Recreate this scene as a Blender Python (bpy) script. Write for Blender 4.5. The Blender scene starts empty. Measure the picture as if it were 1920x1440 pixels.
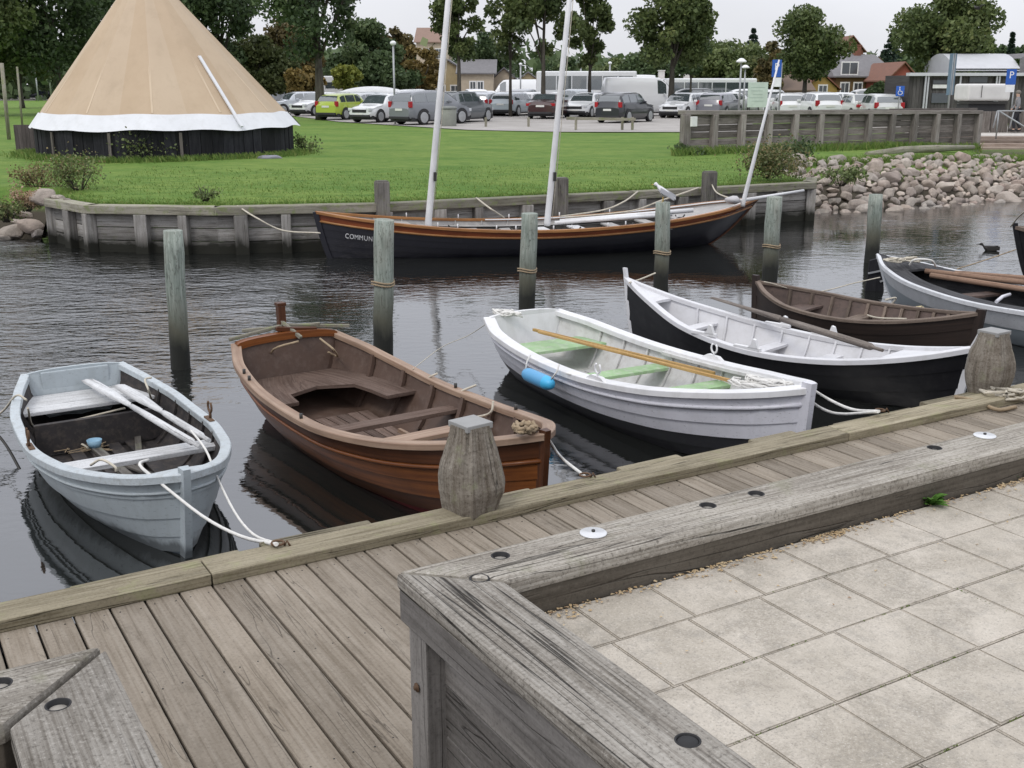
import bpy, bmesh, math, random
import numpy as np
from mathutils import Vector, Matrix
C = bpy.context.scene
COL = C.collection
R = math.radians
rnd = random.Random(7)
# ---------------------------------------------------------------- camera
CAMZ = 2.9
FPX, HY = 2070.0, 160.0                    # focal length and horizon row, for the 1920 x 1440 frame
PITCH = math.atan((720 - HY) / FPX)
cd = bpy.data.cameras.new("camera"); cam = bpy.data.objects.new("camera", cd); COL.objects.link(cam)
cam.location = (0, 0, CAMZ); cam.rotation_euler = (math.pi / 2 - PITCH, 0, 0)
cd.sensor_width = 36; cd.lens = 36 * FPX / 1920; cd.clip_start = .05; cd.clip_end = 2000
C.camera = cam
# ---------------------------------------------------------------- sky, sun, exposure
SUN_EL, SUN_AZ = 52, 215
w = bpy.data.worlds.new("World"); C.world = w; w.use_nodes = True
wn = w.node_tree; wn.nodes.clear()
def wnode(t, **k):
    n = wn.nodes.new(t)
    for a, b in k.items(): setattr(n, a, b)
    return n
sky = wnode('ShaderNodeTexSky', sky_type='NISHITA', sun_disc=False)
sky.sun_elevation = R(SUN_EL); sky.sun_rotation = R(SUN_AZ); sky.air_density = 1; sky.dust_density = 4; sky.ozone_density = 1
tc = wnode('ShaderNodeTexCoord'); sep = wnode('ShaderNodeSeparateXYZ')
wn.links.new(tc.outputs['Generated'], sep.inputs[0])
cr = wnode('ShaderNodeValToRGB')           # overcast deck: a little brighter overhead than at the horizon
cr.color_ramp.elements[0].position = 0.0; cr.color_ramp.elements[0].color = (10.6, 10.7, 11.2, 1)
cr.color_ramp.elements[1].position = 1.0; cr.color_ramp.elements[1].color = (18.5, 18.8, 19.8, 1)
e = cr.color_ramp.elements.new(.3); e.color = (14.0, 14.4, 15.8, 1)
wn.links.new(sep.outputs[2], cr.inputs[0])
nz = wnode('ShaderNodeTexNoise'); nz.inputs['Scale'].default_value = 2.2; nz.inputs['Detail'].default_value = 5
mp = wnode('ShaderNodeMapping'); mp.inputs['Scale'].default_value = (1, 1, 3.5)
wn.links.new(tc.outputs['Generated'], mp.inputs[0]); wn.links.new(mp.outputs[0], nz.inputs[0])
mr = wnode('ShaderNodeMapRange'); mr.inputs[1].default_value = .3; mr.inputs[2].default_value = .7; mr.inputs[3].default_value = .9; mr.inputs[4].default_value = 1.08
wn.links.new(nz.outputs[0], mr.inputs[0])
vm = wnode('ShaderNodeVectorMath', operation='SCALE'); wn.links.new(cr.outputs[0], vm.inputs[0]); wn.links.new(mr.outputs[0], vm.inputs['Scale'])
mx = wnode('ShaderNodeMixRGB'); mx.inputs[0].default_value = .86
wn.links.new(sky.outputs[0], mx.inputs[1]); wn.links.new(vm.outputs[0], mx.inputs[2])
bg = wnode('ShaderNodeBackground'); bg.inputs[1].default_value = .1
wn.links.new(mx.outputs[0], bg.inputs[0])
out = wnode('ShaderNodeOutputWorld'); wn.links.new(bg.outputs[0], out.inputs[0])
sl = bpy.data.lights.new("sun", 'SUN'); so = bpy.data.objects.new("sun", sl); COL.objects.link(so)
sl.energy = 1.1; sl.angle = R(14); sl.color = (1, .96, .9)
so.rotation_euler = (R(90 - SUN_EL), 0, R(180 - SUN_AZ))
so.location = (0, 0, 40)
C.view_settings.view_transform = 'Standard'; C.view_settings.look = 'None'; C.view_settings.exposure = -0.24; C.view_settings.gamma = 1
C.render.engine = 'CYCLES'; C.cycles.use_denoising = True; C.cycles.max_bounces = 6; C.cycles.transparent_max_bounces = 8
C.cycles.sample_clamp_indirect = 6; C.cycles.caustics_reflective = False; C.cycles.caustics_refractive = False

# ---------------------------------------------------------------- geometry helpers
def ray(px, py):
    cx, cy = (px - 960) / FPX, (720 - py) / FPX
    return Vector((cx, math.cos(PITCH) + cy * math.sin(PITCH), -math.sin(PITCH) + cy * math.cos(PITCH)))
def at(px, py, z):                           # the world point at height z seen in direction (px, py)
    r = ray(px, py); return Vector((0, 0, CAMZ)) + r * ((z - CAMZ) / r.z)
def aty(px, py, y):                          # the same at world depth y
    r = ray(px, py); return Vector((0, 0, CAMZ)) + r * (y / r.y)
AZ = R(59.1)
DA = Vector((math.sin(AZ), math.cos(AZ), 0)); DB = Vector((-math.cos(AZ), math.sin(AZ), 0))
DROT = math.pi / 2 - AZ                      # quay frame: local x along the quay, local y towards the water
def quay(a, b, z=0): return DA * a + DB * b + Vector((0, 0, z))

def tag(o, label=None, cat=None, group=None, kind=None):
    if label: o['label'] = label
    if cat: o['category'] = cat
    if group: o['group'] = group
    if kind: o['kind'] = kind
    return o
def empty(name, loc, rz=0, label=None, cat=None, group=None):
    o = bpy.data.objects.new(name, None); COL.objects.link(o); o.empty_display_size = .2
    o.location = loc; o.rotation_euler = (0, 0, rz)
    return tag(o, label, cat, group)
def copy_tree(o, parent=None):
    c = o.copy(); COL.objects.link(c)
    if parent: c.parent = parent
    for ch in list(o.children): copy_tree(ch, c)
    return c

class MB:
    """collects shapes into one mesh; uv is in metres, u along the grain"""
    def __init__(s): s.v = []; s.f = []; s.uv = []; s.mi = []; s.sm = []; s.tone = []; s.t = 0.5; s.m = 0
    def face(s, idx, uvs=None, smooth=False):
        s.f.append(tuple(idx)); s.mi.append(s.m); s.sm.append(smooth); s.tone.append(s.t)
        if uvs is None: uvs = [(s.v[i][0], s.v[i][1] + s.v[i][2]) for i in idx]
        s.uv.extend(uvs)
    def bm(s, b, mat=None, ax=0, smooth=False, off=None):
        """add a bmesh; uv planar by local face normal with u along axis ax"""
        off = off or (rnd.uniform(0, 40), rnd.uniform(0, 40))
        n0 = len(s.v); b.verts.index_update()
        for v in b.verts: s.v.append(tuple((mat @ v.co) if mat else v.co))
        o1, o2 = [i for i in range(3) if i != ax]
        for f in b.faces:
            n = f.normal; an = [abs(n[0]), abs(n[1]), abs(n[2])]; k = an.index(max(an))
            if k == ax: uvs = [(v.co[o1] * .3 + off[0], v.co[o2] + off[1]) for v in f.verts]
            elif k == o1: uvs = [(v.co[ax] + off[0], v.co[o2] + off[1] + 3) for v in f.verts]
            else: uvs = [(v.co[ax] + off[0], v.co[o1] + off[1]) for v in f.verts]
            s.face([n0 + v.index for v in f.verts], uvs, smooth)
        b.free(); return s
    def box(s, c, size, rot=None, bev=0.0, ax=None, seg=2):
        b = bmesh.new(); bmesh.ops.create_cube(b, size=1)
        for v in b.verts: v.co = Vector((v.co.x * size[0], v.co.y * size[1], v.co.z * size[2]))
        if bev: bmesh.ops.bevel(b, geom=list(b.edges), offset=bev, segments=seg, affect='EDGES', profile=.6)
        b.normal_update()
        M = Matrix.Translation(c)
        if rot is not None: M = M @ (rot if isinstance(rot, Matrix) else Matrix.Rotation(rot, 4, 'Z'))
        if ax is None: ax = list(size).index(max(size))
        return s.bm(b, M, ax)
    def beam(s, p, q, wd, ht, bev=0.0, up=(0, 0, 1)):
        """a box from p to q, wd across and ht along up"""
        p, q = Vector(p), Vector(q); d = q - p; L = d.length; x = d.normalized(); y = Vector(up).cross(x)
        if y.length < 1e-4: y = Vector((0, 1, 0)).cross(x)
        y.normalize(); z = x.cross(y)
        M = Matrix((x, y, z)).transposed().to_4x4()
        return s.box((p + q) / 2, (L, wd, ht), M, bev, 0)
    def prism(s, poly, z0, z1, bev=0.0, ax=0, rot=None):
        b = bmesh.new(); vs = [b.verts.new((x, y, z0)) for x, y in poly]; f = b.faces.new(vs)
        if f.normal.z > 0 or True:
            r = bmesh.ops.extrude_face_region(b, geom=[f]); bmesh.ops.translate(b, vec=(0, 0, z1 - z0), verts=[g for g in r['geom'] if isinstance(g, bmesh.types.BMVert)])
        bmesh.ops.recalc_face_normals(b, faces=list(b.faces))
        if bev: bmesh.ops.bevel(b, geom=list(b.edges), offset=bev, segments=2, affect='EDGES', profile=.6)
        b.normal_update(); return s.bm(b, rot, ax)
    def tube(s, pts, r, n=8, cap=True, smooth=True, r1=None):
        pts = [Vector(p) for p in pts]; m = len(pts)
        rs = r if isinstance(r, (list, tuple)) else [r + ((r1 if r1 is not None else r) - r) * i / max(1, m - 1) for i in range(m)]
        n0 = len(s.v); u = 0; us = []; o = rnd.uniform(0, 9)
        ref = Vector((0, 0, 1))
        for i, p in enumerate(pts):
            t = (pts[min(i + 1, m - 1)] - pts[max(i - 1, 0)]).normalized()
            if abs(t.dot(ref)) > .95: ref = Vector((1, 0, 0)) if abs(t.x) < .9 else Vector((0, 1, 0))
            a = t.cross(ref).normalized(); b = t.cross(a)
            if i: u += (p - pts[i - 1]).length
            us.append(u)
            for k in range(n):
                g = 2 * math.pi * k / n; s.v.append(tuple(p + (a * math.cos(g) + b * math.sin(g)) * rs[i]))
            ref = -b if False else ref
        for i in range(m - 1):
            for k in range(n):
                k2 = (k + 1) % n; w_ = 2 * math.pi * rs[i] / n
                s.face([n0 + i * n + k, n0 + i * n + k2, n0 + (i + 1) * n + k2, n0 + (i + 1) * n + k],
                       [(us[i] + o, k * w_), (us[i] + o, (k + 1) * w_), (us[i + 1] + o, (k + 1) * w_), (us[i + 1] + o, k * w_)], smooth)
        if cap:
            s.face([n0 + k for k in range(n)][::-1]); s.face([n0 + (m - 1) * n + k for k in range(n)])
        return s
    def lathe(s, prof, c=(0, 0, 0), n=24, smooth=True, ax='z'):
        n0 = len(s.v); m = len(prof)
        for r, z in prof:
            for k in range(n):
                g = 2 * math.pi * k / n
                p = (r * math.cos(g), r * math.sin(g), z)
                if ax == 'y': p = (p[0], p[2], p[1])
                if ax == 'x': p = (p[2], p[0], p[1])
                s.v.append((c[0] + p[0], c[1] + p[1], c[2] + p[2]))
        for i in range(m - 1):
            for k in range(n):
                k2 = (k + 1) % n
                s.face([n0 + i * n + k, n0 + i * n + k2, n0 + (i + 1) * n + k2, n0 + (i + 1) * n + k],
                       [(prof[i][1], k * .03), (prof[i][1], k * .03 + .03), (prof[i + 1][1], k * .03 + .03), (prof[i + 1][1], k * .03)], smooth)
        if prof[0][0] > 1e-5: s.face([n0 + k for k in range(n)][::-1])
        if prof[-1][0] > 1e-5: s.face([n0 + (m - 1) * n + k for k in range(n)])
        return s
    def ball(s, c, r, sub=2, jit=0.0, seed=0, ax=0):
        b = bmesh.new(); bmesh.ops.create_icosphere(b, subdivisions=sub, radius=1)
        q = random.Random(seed)
        for v in b.verts:
            j = 1 + q.uniform(-jit, jit); v.co = Vector((v.co.x * r[0] * j, v.co.y * r[1] * j, v.co.z * r[2] * j))
        b.normal_update(); return s.bm(b, Matrix.Translation(c), ax, True)
    def grid(s, P, smooth=True, flip=False, uv=None):
        """P[i][j] rows of points"""
        n0 = len(s.v); a, b = len(P), len(P[0])
        for row in P:
            for p in row: s.v.append(tuple(p))
        us = [[0.0] * b for _ in range(a)]; vs = [[0.0] * b for _ in range(a)]
        for i in range(a):
            for j in range(b):
                if i: us[i][j] = us[i - 1][j] + (Vector(P[i][j]) - Vector(P[i - 1][j])).length
                if j: vs[i][j] = vs[i][j - 1] + (Vector(P[i][j]) - Vector(P[i][j - 1])).length
        o1, o2 = rnd.uniform(0, 30), rnd.uniform(0, 30)
        for i in range(a - 1):
            for j in range(b - 1):
                q = [(i, j), (i + 1, j), (i + 1, j + 1), (i, j + 1)]
                if flip: q = q[::-1]
                s.face([n0 + x * b + y for x, y in q], [(us[x][y] + o1, vs[x][y] + o2) for x, y in q], smooth)
        return s
    def build(s, name, mats, parent=None, loc=None, rz=0):
        me = bpy.data.meshes.new(name); me.from_pydata(s.v, [], s.f)
        uvl = me.uv_layers.new(name="uv"); uvl.data.foreach_set("uv", np.array(s.uv, dtype=np.float32).ravel())
        me.polygons.foreach_set("use_smooth", s.sm); me.polygons.foreach_set("material_index", s.mi)
        at_ = me.attributes.new("tone", 'FLOAT', 'FACE'); at_.data.foreach_set("value", s.tone)
        for m_ in (mats if isinstance(mats, (list, tuple)) else [mats]): me.materials.append(m_)
        me.update()
        o = bpy.data.objects.new(name, me); COL.objects.link(o)
        if parent: o.parent = parent
        if loc is not None: o.location = loc
        if rz: o.rotation_euler = (0, 0, rz)
        return o

def cut(obj, cutter_mb):
    """drill real holes: boolean applied at once, the cutter is removed"""
    c = cutter_mb.build("cutter", obj.data.materials[0]); c.matrix_world = obj.matrix_world.copy()
    c.location = obj.location; c.rotation_euler = obj.rotation_euler
    md = obj.modifiers.new("b", 'BOOLEAN'); md.operation = 'DIFFERENCE'; md.object = c; md.solver = 'EXACT'
    bpy.context.view_layer.update()
    me = bpy.data.meshes.new_from_object(obj.evaluated_get(bpy.context.evaluated_depsgraph_get()))
    obj.modifiers.clear(); obj.data = me; bpy.data.objects.remove(c)

def text_mesh(txt, size, mat, name, M, parent=None, depth=.002):
    cu = bpy.data.curves.new(name, 'FONT'); cu.body = txt; cu.size = size; cu.extrude = depth; cu.align_x = 'CENTER'; cu.align_y = 'CENTER'
    t = bpy.data.objects.new(name, cu); COL.objects.link(t); bpy.context.view_layer.update()
    me = bpy.data.meshes.new_from_object(t.evaluated_get(bpy.context.evaluated_depsgraph_get()))
    bpy.data.objects.remove(t)
    me.transform(M); me.materials.clear(); me.materials.append(mat)
    o = bpy.data.objects.new(name, me); COL.objects.link(o)
    if parent: o.parent = parent
    return o

# ---------------------------------------------------------------- materials
class NT:
    def __init__(s, name):
        s.mat = bpy.data.materials.new(name); s.mat.use_nodes = True; s.t = s.mat.node_tree; s.t.nodes.clear()
        s.out = s.n('ShaderNodeOutputMaterial'); s.p = s.n('ShaderNodeBsdfPrincipled'); s.l(s.p.outputs[0], s.out.inputs[0])
        s.tc = s.n('ShaderNodeTexCoord')
    def n(s, ty, **k):
        q = s.t.nodes.new(ty)
        for a, b in k.items(): setattr(q, a, b)
        return q
    def l(s, a, b): s.t.links.new(a, b)
    def noise(s, scale, vec=(1, 1, 1), detail=4, rough=.55, src='Object', dist=0):
        m = s.n('ShaderNodeMapping'); m.inputs['Scale'].default_value = vec; s.l(s.n('ShaderNodeNewGeometry').outputs['Position'] if src == 'Geo' else s.tc.outputs[src], m.inputs[0])
        q = s.n('ShaderNodeTexNoise'); q.inputs['Scale'].default_value = scale; q.inputs['Detail'].default_value = detail
        q.inputs['Roughness'].default_value = rough; q.inputs['Distortion'].default_value = dist; s.l(m.outputs[0], q.inputs[0]); return q.outputs[0]
    def ramp(s, fac, stops):
        q = s.n('ShaderNodeValToRGB'); el = q.color_ramp.elements
        while len(el) < len(stops): el.new(.5)
        for e_, (p_, c_) in zip(el, stops):
            e_.position = p_; e_.color = (c_ if len(c_) == 4 else (*c_, 1)) if isinstance(c_, (tuple, list)) else (c_, c_, c_, 1)
        s.l(fac, q.inputs[0]); return q.outputs[0]
    def mix(s, fac, a, b, mode='MIX'):
        q = s.n('ShaderNodeMixRGB', blend_type=mode)
        for i, x in ((0, fac), (1, a), (2, b)):
            if isinstance(x, (int, float)): q.inputs[i].default_value = x if i == 0 else (x, x, x, 1)
            elif isinstance(x, tuple): q.inputs[i].default_value = (*x[:3], 1)
            else: s.l(x, q.inputs[i])
        return q.outputs[0]
    def math(s, op, a, b=0.0, clamp=False):
        q = s.n('ShaderNodeMath', operation=op); q.use_clamp = clamp
        for i, x in ((0, a), (1, b)):
            if isinstance(x, (int, float)): q.inputs[i].default_value = x
            else: s.l(x, q.inputs[i])
        return q.outputs[0]
    def attr(s, name='tone'):
        q = s.n('ShaderNodeAttribute'); q.attribute_name = name; return q.outputs['Fac']
    def col(s, x):
        if isinstance(x, tuple): s.p.inputs['Base Color'].default_value = (*x, 1)
        else: s.l(x, s.p.inputs['Base Color'])
    def rough(s, x):
        if isinstance(x, (int, float)): s.p.inputs['Roughness'].default_value = x
        else: s.l(x, s.p.inputs['Roughness'])
    def bump(s, h, strength=.4, dist=.01):
        q = s.n('ShaderNodeBump'); q.inputs['Strength'].default_value = strength; q.inputs['Distance'].default_value = dist
        s.l(h, q.inputs['Height']); s.l(q.outputs[0], s.p.inputs['Normal'])
    def spec(s, v): s.p.inputs['Specular IOR Level'].default_value = v

def sc(c, k): return tuple(min(1, x * k) for x in c)
def wood(name, base, dark, light, crack=.5, grain=60, mott=3.0, rough=.85, lichen=None, crackw=.012, tonev=.35, bumpd=.004, crackv=9, wear=.5, wet=None, wetc=(.022, .022, .017), speck=.3, ku=.55, kmask=(.45, .55)):
    """weathered timber: mottling, fine grain along u, wandering checks, per-board tone"""
    m = NT(name)
    g = m.noise(1, (1.6, grain, 1), 5, .65, 'UV'); big = m.noise(1, (mott * .5, mott * 1.6, 1), 5, .6, 'UV')
    blot = m.noise(1, (mott * 2.5, mott * 5, 1), 4, .65, 'UV')
    c = m.mix(m.ramp(big, [(.3, 0), (.7, 1)]), dark, base)
    c = m.mix(m.math('MULTIPLY', m.ramp(g, [(.42, 0), (.68, 1)]), wear), c, light)
    c = m.mix(m.math('MULTIPLY', m.ramp(blot, [(.52, 0), (.72, 1)]), .45), c, sc(dark, .75))
    c = m.mix(m.math('MULTIPLY', m.ramp(g, [(.3, 1), (.45, 0)]), .6), c, sc(dark, .6))
    t = m.math('ADD', m.math('MULTIPLY', m.attr(), tonev * 2), 1 - tonev)
    tv = m.n('ShaderNodeVectorMath', operation='SCALE'); m.l(c, tv.inputs[0]); m.l(t, tv.inputs['Scale']); c = tv.outputs[0]
    sk = m.noise(70, (1, 1, 1), 4, .75); c = m.mix(m.math('MULTIPLY', m.ramp(sk, [(.54, 0), (.64, 1)]), speck), c, sc(dark, .35)); c = m.mix(m.math('MULTIPLY', m.ramp(sk, [(.34, 1), (.44, 0)]), speck * .6), c, sc(light, 1.12))
    h = m.math('ADD', m.math('MULTIPLY', g, .35), m.math('MULTIPLY', sk, -.5 * speck))
    if crack:
        k = m.noise(1, (ku, crackv, 1), 3, .5, 'UV', .25)
        d = m.math('ABSOLUTE', m.math('SUBTRACT', k, .5))
        k2 = m.noise(1, (.9, 3, 1), 2, .5, 'UV')
        line = m.math('MULTIPLY', m.ramp(d, [(0, 1), (crackw, 0)]), m.ramp(k2, [(kmask[0], 0), (kmask[1], 1)]))
        c = m.mix(m.math('MULTIPLY', line, crack), c, sc(dark, .12)); h = m.math('SUBTRACT', h, m.math('MULTIPLY', line, 1.2))
    if lichen:
        ln = m.noise(7, (1, 1, 1), 6, .7); lm = m.ramp(ln, [(lichen[1], 0), (lichen[1] + .12, 1)])
        c = m.mix(m.math('MULTIPLY', lm, lichen[2]), c, lichen[0])
    if wet:
        sp = m.n('ShaderNodeSeparateXYZ'); m.l(m.tc.outputs['Object'], sp.inputs[0]); zz = m.math('ADD', sp.outputs[2], m.math('MULTIPLY', m.math('SUBTRACT', blot, .5), .35 if wetc[0] < .05 else .12)); wm = m.n('ShaderNodeMapRange'); wm.inputs[1].default_value = wet[0]; wm.inputs[2].default_value = wet[1]; wm.inputs[3].default_value = 1 if wetc[0] < .05 else .72; wm.inputs[4].default_value = 0; m.l(zz, wm.inputs[0]); c = m.mix(wm.outputs[0], c, wetc)
    m.col(c); m.rough(rough); m.spec(.25); m.bump(h, .8, bumpd); return m.mat
def paint(name, colr, rough=.45, var=.12, dirt=None, dirtamt=.3, scale=3, bump=.0, spec=.5, streak=False, fleck=None, wl=False):
    m = NT(name); n1 = m.noise(scale, (1, 1, 1), 6, .6)
    c = m.mix(m.ramp(n1, [(.3, 0), (.7, 1)]), sc(colr, 1 - var), sc(colr, 1 + var))
    if dirt:
        n2 = m.noise(scale * 2.3, (1, 1, .35) if streak else (1, 1, 1), 7, .7)
        c = m.mix(m.math('MULTIPLY', m.ramp(n2, [(.48, 0), (.68, 1)]), dirtamt), c, dirt)
    if fleck:
        n3 = m.noise(scale * 14, (1, 1, 1), 3, .6); c = m.mix(m.math('MULTIPLY', m.ramp(n3, [(.6, 0), (.66, 1)]), fleck[1]), c, fleck[0])
    if wl:
        sp = m.n('ShaderNodeSeparateXYZ'); m.l(m.tc.outputs['Object'], sp.inputs[0]); n4 = m.noise(9, (1, 1, .4), 5, .65); zz = m.math('ADD', sp.outputs[2], m.math('MULTIPLY', m.math('SUBTRACT', n4, .5), .16)); wm = m.n('ShaderNodeMapRange'); wm.inputs[1].default_value = .02 if wl is True else wl[0]; wm.inputs[2].default_value = .075 if wl is True else wl[1]; wm.inputs[3].default_value = .85; wm.inputs[4].default_value = 0; m.l(zz, wm.inputs[0]); c = m.mix(wm.outputs[0], c, (.045, .045, .03) if wl is True else (.07, .08, .085))
        n5 = m.noise(26, (1, 1, 3), 4, .7); c = m.mix(m.math('MULTIPLY', m.ramp(n5, [(.60, 0), (.65, 1)]), .55), c, sc(colr, .45))
    m.col(c); m.rough(m.ramp(n1, [(.2, max(0, rough - .08)), (.8, min(1, rough + .1))])); m.spec(spec)
    if bump: m.bump(m.noise(40, (1, 1, 1), 3), bump, .004)
    return m.mat
def plain(name, colr, rough=.6, metal=0, spec=.5):
    m = NT(name); n1 = m.noise(6, (1, 1, 1), 4); m.col(m.mix(m.ramp(n1, [(.3, 0), (.7, 1)]), sc(colr, .9), sc(colr, 1.08))); m.rough(rough); m.p.inputs['Metallic'].default_value = metal; m.spec(spec); return m.mat
def leafmat(name, a, b, c3=None, trans=.25, rough=.55):
    m = NT(name); t = m.attr(); stops = [(0, a), (.75, b)]
    if c3: stops.append((1, c3))
    c = m.ramp(t, stops)
    m.col(c); m.rough(rough); m.spec(.3)
    tr = m.n('ShaderNodeBsdfTranslucent'); m.l(c, tr.inputs[0]); ms = m.n('ShaderNodeMixShader'); ms.inputs[0].default_value = trans
    m.l(m.p.outputs[0], ms.inputs[1]); m.l(tr.outputs[0], ms.inputs[2]); m.l(ms.outputs[0], m.out.inputs[0]); return m.mat

M = {}
M['coping'] = wood('coping timber', (.36, .332, .288), (.15, .13, .105), (.54, .515, .465), crack=.95, grain=95, mott=3.2, crackw=.0075, crackv=15, bumpd=.006, speck=.6, lichen=((.20, .20, .13), .55, .4))
M['coping2'] = wood('cracked coping timber', (.31, .288, .255), (.14, .122, .10), (.48, .46, .42), crack=1, grain=95, mott=3.2, crackw=.013, crackv=13, bumpd=.008, speck=.55, ku=.3, kmask=(.36, .46))
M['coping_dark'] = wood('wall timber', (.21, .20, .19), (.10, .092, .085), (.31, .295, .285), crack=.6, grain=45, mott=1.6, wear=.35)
M['deck'] = wood('deck boards', (.280, .240, .192), (.175, .145, .110), (.365, .33, .28), crack=.5, grain=50, mott=2.2, tonev=.16, crackw=.004, bumpd=.003, wear=.4)
M['kerb'] = wood('kerb timber', (.27, .235, .165), (.14, .118, .075), (.38, .345, .26), crack=.8, grain=60, mott=2.5, lichen=((.25, .27, .12), .55, .35), crackv=14)
M['copelow'] = wood('shade-darkened lower timber', (.115, .10, .08), (.06, .05, .038), (.17, .15, .125), crack=.4, grain=60, mott=2, speck=.35, wear=.3)  # shade of the coping's side face is put into this dark wood colour
M['copewood'] = paint('weathered plug wood', (.30, .28, .25), .9, .15, scale=30)
M['bollard'] = wood('bollard timber', (.245, .22, .185), (.11, .088, .066), (.36, .335, .295), crack=.95, grain=40, mott=7, crackw=.012, speck=.55, wear=.35, lichen=((.23, .25, .14), .55, .4))
M['bulk'] = wood('bulkhead timber', (.20, .185, .17), (.09, .08, .07), (.34, .33, .30), crack=.5, grain=25, mott=1.0, lichen=((.16, .17, .10), .55, .5))
M['bulkw'] = wood('wet foot timber', (.33, .315, .295), (.17, .155, .14), (.50, .49, .47), crack=.5, grain=25, mott=1.0, lichen=((.17, .18, .11), .56, .45), wet=(.14, .36))
M['bulk_cap'] = wood('bulkhead cap', (.30, .28, .23), (.15, .14, .10), (.42, .40, .34), crack=.5, grain=25, mott=1.0, lichen=((.17, .22, .06), .52, .6))
M['retain'] = wood('retaining wall timber', (.21, .185, .165), (.11, .095, .085), (.34, .31, .29), crack=.4, grain=18, mott=.7)
M['retain_post'] = wood('retaining post timber', (.30, .27, .245), (.16, .14, .125), (.40, .38, .35), crack=.4, grain=18, mott=.9)
M['blackwood'] = wood('black boards', (.022, .022, .027), (.010, .010, .013), (.06, .06, .065), crack=.3, grain=14, mott=1.0, wear=.3, tonev=.5)
M['steel'] = plain('galvanised steel', (.52, .53, .54), .42, .7)
M['bolt'] = plain('dark bolt steel', (.05, .048, .045), .55, .5)
M['disc'] = plain('pale steel disc', (.66, .67, .68), .35, .3)
M['rust'] = plain('rusty iron', (.12, .07, .04), .8, .2)
M['rubber'] = plain('black rubber', (.012, .012, .013), .7)
M['glassd'] = plain('dark car glass', (.06, .075, .08), .06, 0, 1); M['glassd'].node_tree.nodes['Principled BSDF'].inputs['IOR'].default_value = 1.9
M['glassb'] = plain('window glass', (.06, .07, .08), .12, 0, .8)
M['rope'] = paint('pale rope', (.50, .46, .38), .9, .2, scale=20)
M['ropeb'] = paint('brown rope', (.30, .23, .15), .9, .25, scale=20)
M['ropew'] = paint('white rope', (.66, .65, .62), .85, .12, scale=20)
M['white'] = paint('white paint', (.70, .70, .71), .4, .06, (.42, .41, .38), .3, 3, streak=True)
M['trimw'] = plain('white trim', (.74, .74, .73), .5)
M['skin'] = plain('skin', (.5, .33, .25), .6)
# ================================================================ water
def water_mat():
    m = NT('harbour water'); m.col((.012, .013, .012)); m.rough(.03); m.p.inputs['IOR'].default_value = 2.55; m.spec(.5)
    geo = m.n('ShaderNodeNewGeometry'); mp_ = m.n('ShaderNodeMapping'); mp_.inputs['Rotation'].default_value = (0, 0, R(-12)); mp_.inputs['Scale'].default_value = (.75, 1.35, 1); m.l(geo.outputs['Position'], mp_.inputs[0])
    def nn(sc_, d, r=.5):
        q = m.n('ShaderNodeTexNoise'); q.inputs['Scale'].default_value = sc_; q.inputs['Detail'].default_value = d; q.inputs['Roughness'].default_value = r; m.l(mp_.outputs[0], q.inputs[0]); return q.outputs[0]
    a = nn(6.5, 3, .5); b = nn(1.6, 2); msk = m.n('ShaderNodeTexNoise'); msk.inputs['Scale'].default_value = .22; msk.inputs['Detail'].default_value = 3; m.l(geo.outputs['Position'], msk.inputs[0])
    sp = m.n('ShaderNodeSeparateXYZ'); m.l(geo.outputs['Position'], sp.inputs[0])
    calm = m.n('ShaderNodeMapRange'); calm.inputs[1].default_value = 6.5; calm.inputs[2].default_value = 11.5; calm.inputs[3].default_value = .07; calm.inputs[4].default_value = 1.0; m.l(sp.outputs[1], calm.inputs[0])
    k = m.math('MULTIPLY', calm.outputs[0], m.ramp(msk.outputs[0], [(.36, .18), (.62, 1.25)]))
    lf = m.n('ShaderNodeMapRange'); lf.inputs[1].default_value = -1.5; lf.inputs[2].default_value = -4.5; lf.inputs[3].default_value = .75; lf.inputs[4].default_value = 5.5; m.l(sp.outputs[0], lf.inputs[0]); k = m.math('MULTIPLY', k, lf.outputs[0])
    h = m.math('ADD', a, m.math('MULTIPLY', b, 1.3))
    q = m.n('ShaderNodeBump'); q.inputs['Distance'].default_value = .0085; q.inputs['Strength'].default_value = 1; m.l(m.math('MULTIPLY', h, k), q.inputs['Height']); m.l(q.outputs[0], m.p.inputs['Normal'])
    return m.mat
mb = MB(); mb.grid([[(x, y, 0) for y in (-60, -20, 0, 20, 60)] for x in (-160, -60, 0, 60, 160)], flip=False)
tag(mb.build('water', water_mat()), kind='structure')

# ================================================================ boardwalk, terraces
mb = MB(); pitch = .15; k0 = .749
for i in range(-48, 100):
    a0 = k0 + i * pitch; ac = a0 + pitch / 2
    b0 = .92 if .45 < ac < 1.36 else 2.93
    b1 = 4.74 + rnd.choice([0, 0, .0, .03, .05])
    mb.t = rnd.random(); mb.box((ac, (b0 + b1) / 2, .682 + rnd.uniform(-.0015, .0015)), (pitch - .011, b1 - b0, .036), bev=.003, ax=1, seg=1)
board = mb.build('boardwalk', M['deck'], loc=(0, 0, 0), rz=DROT); tag(board, kind='structure')
mb = MB()
for b_ in (1.2, 2.0, 3.1, 3.9, 4.62): mb.t = rnd.random(); mb.box((3.0, b_, .56), (21, .12, .2))
for i in range(-3, 8): mb.t = rnd.random(); mb.box((i * 1.9 + .8, 4.6, .0), (.2, .16, .92))
mb.build('deck_frame', M['blackwood'], parent=board)
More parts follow.
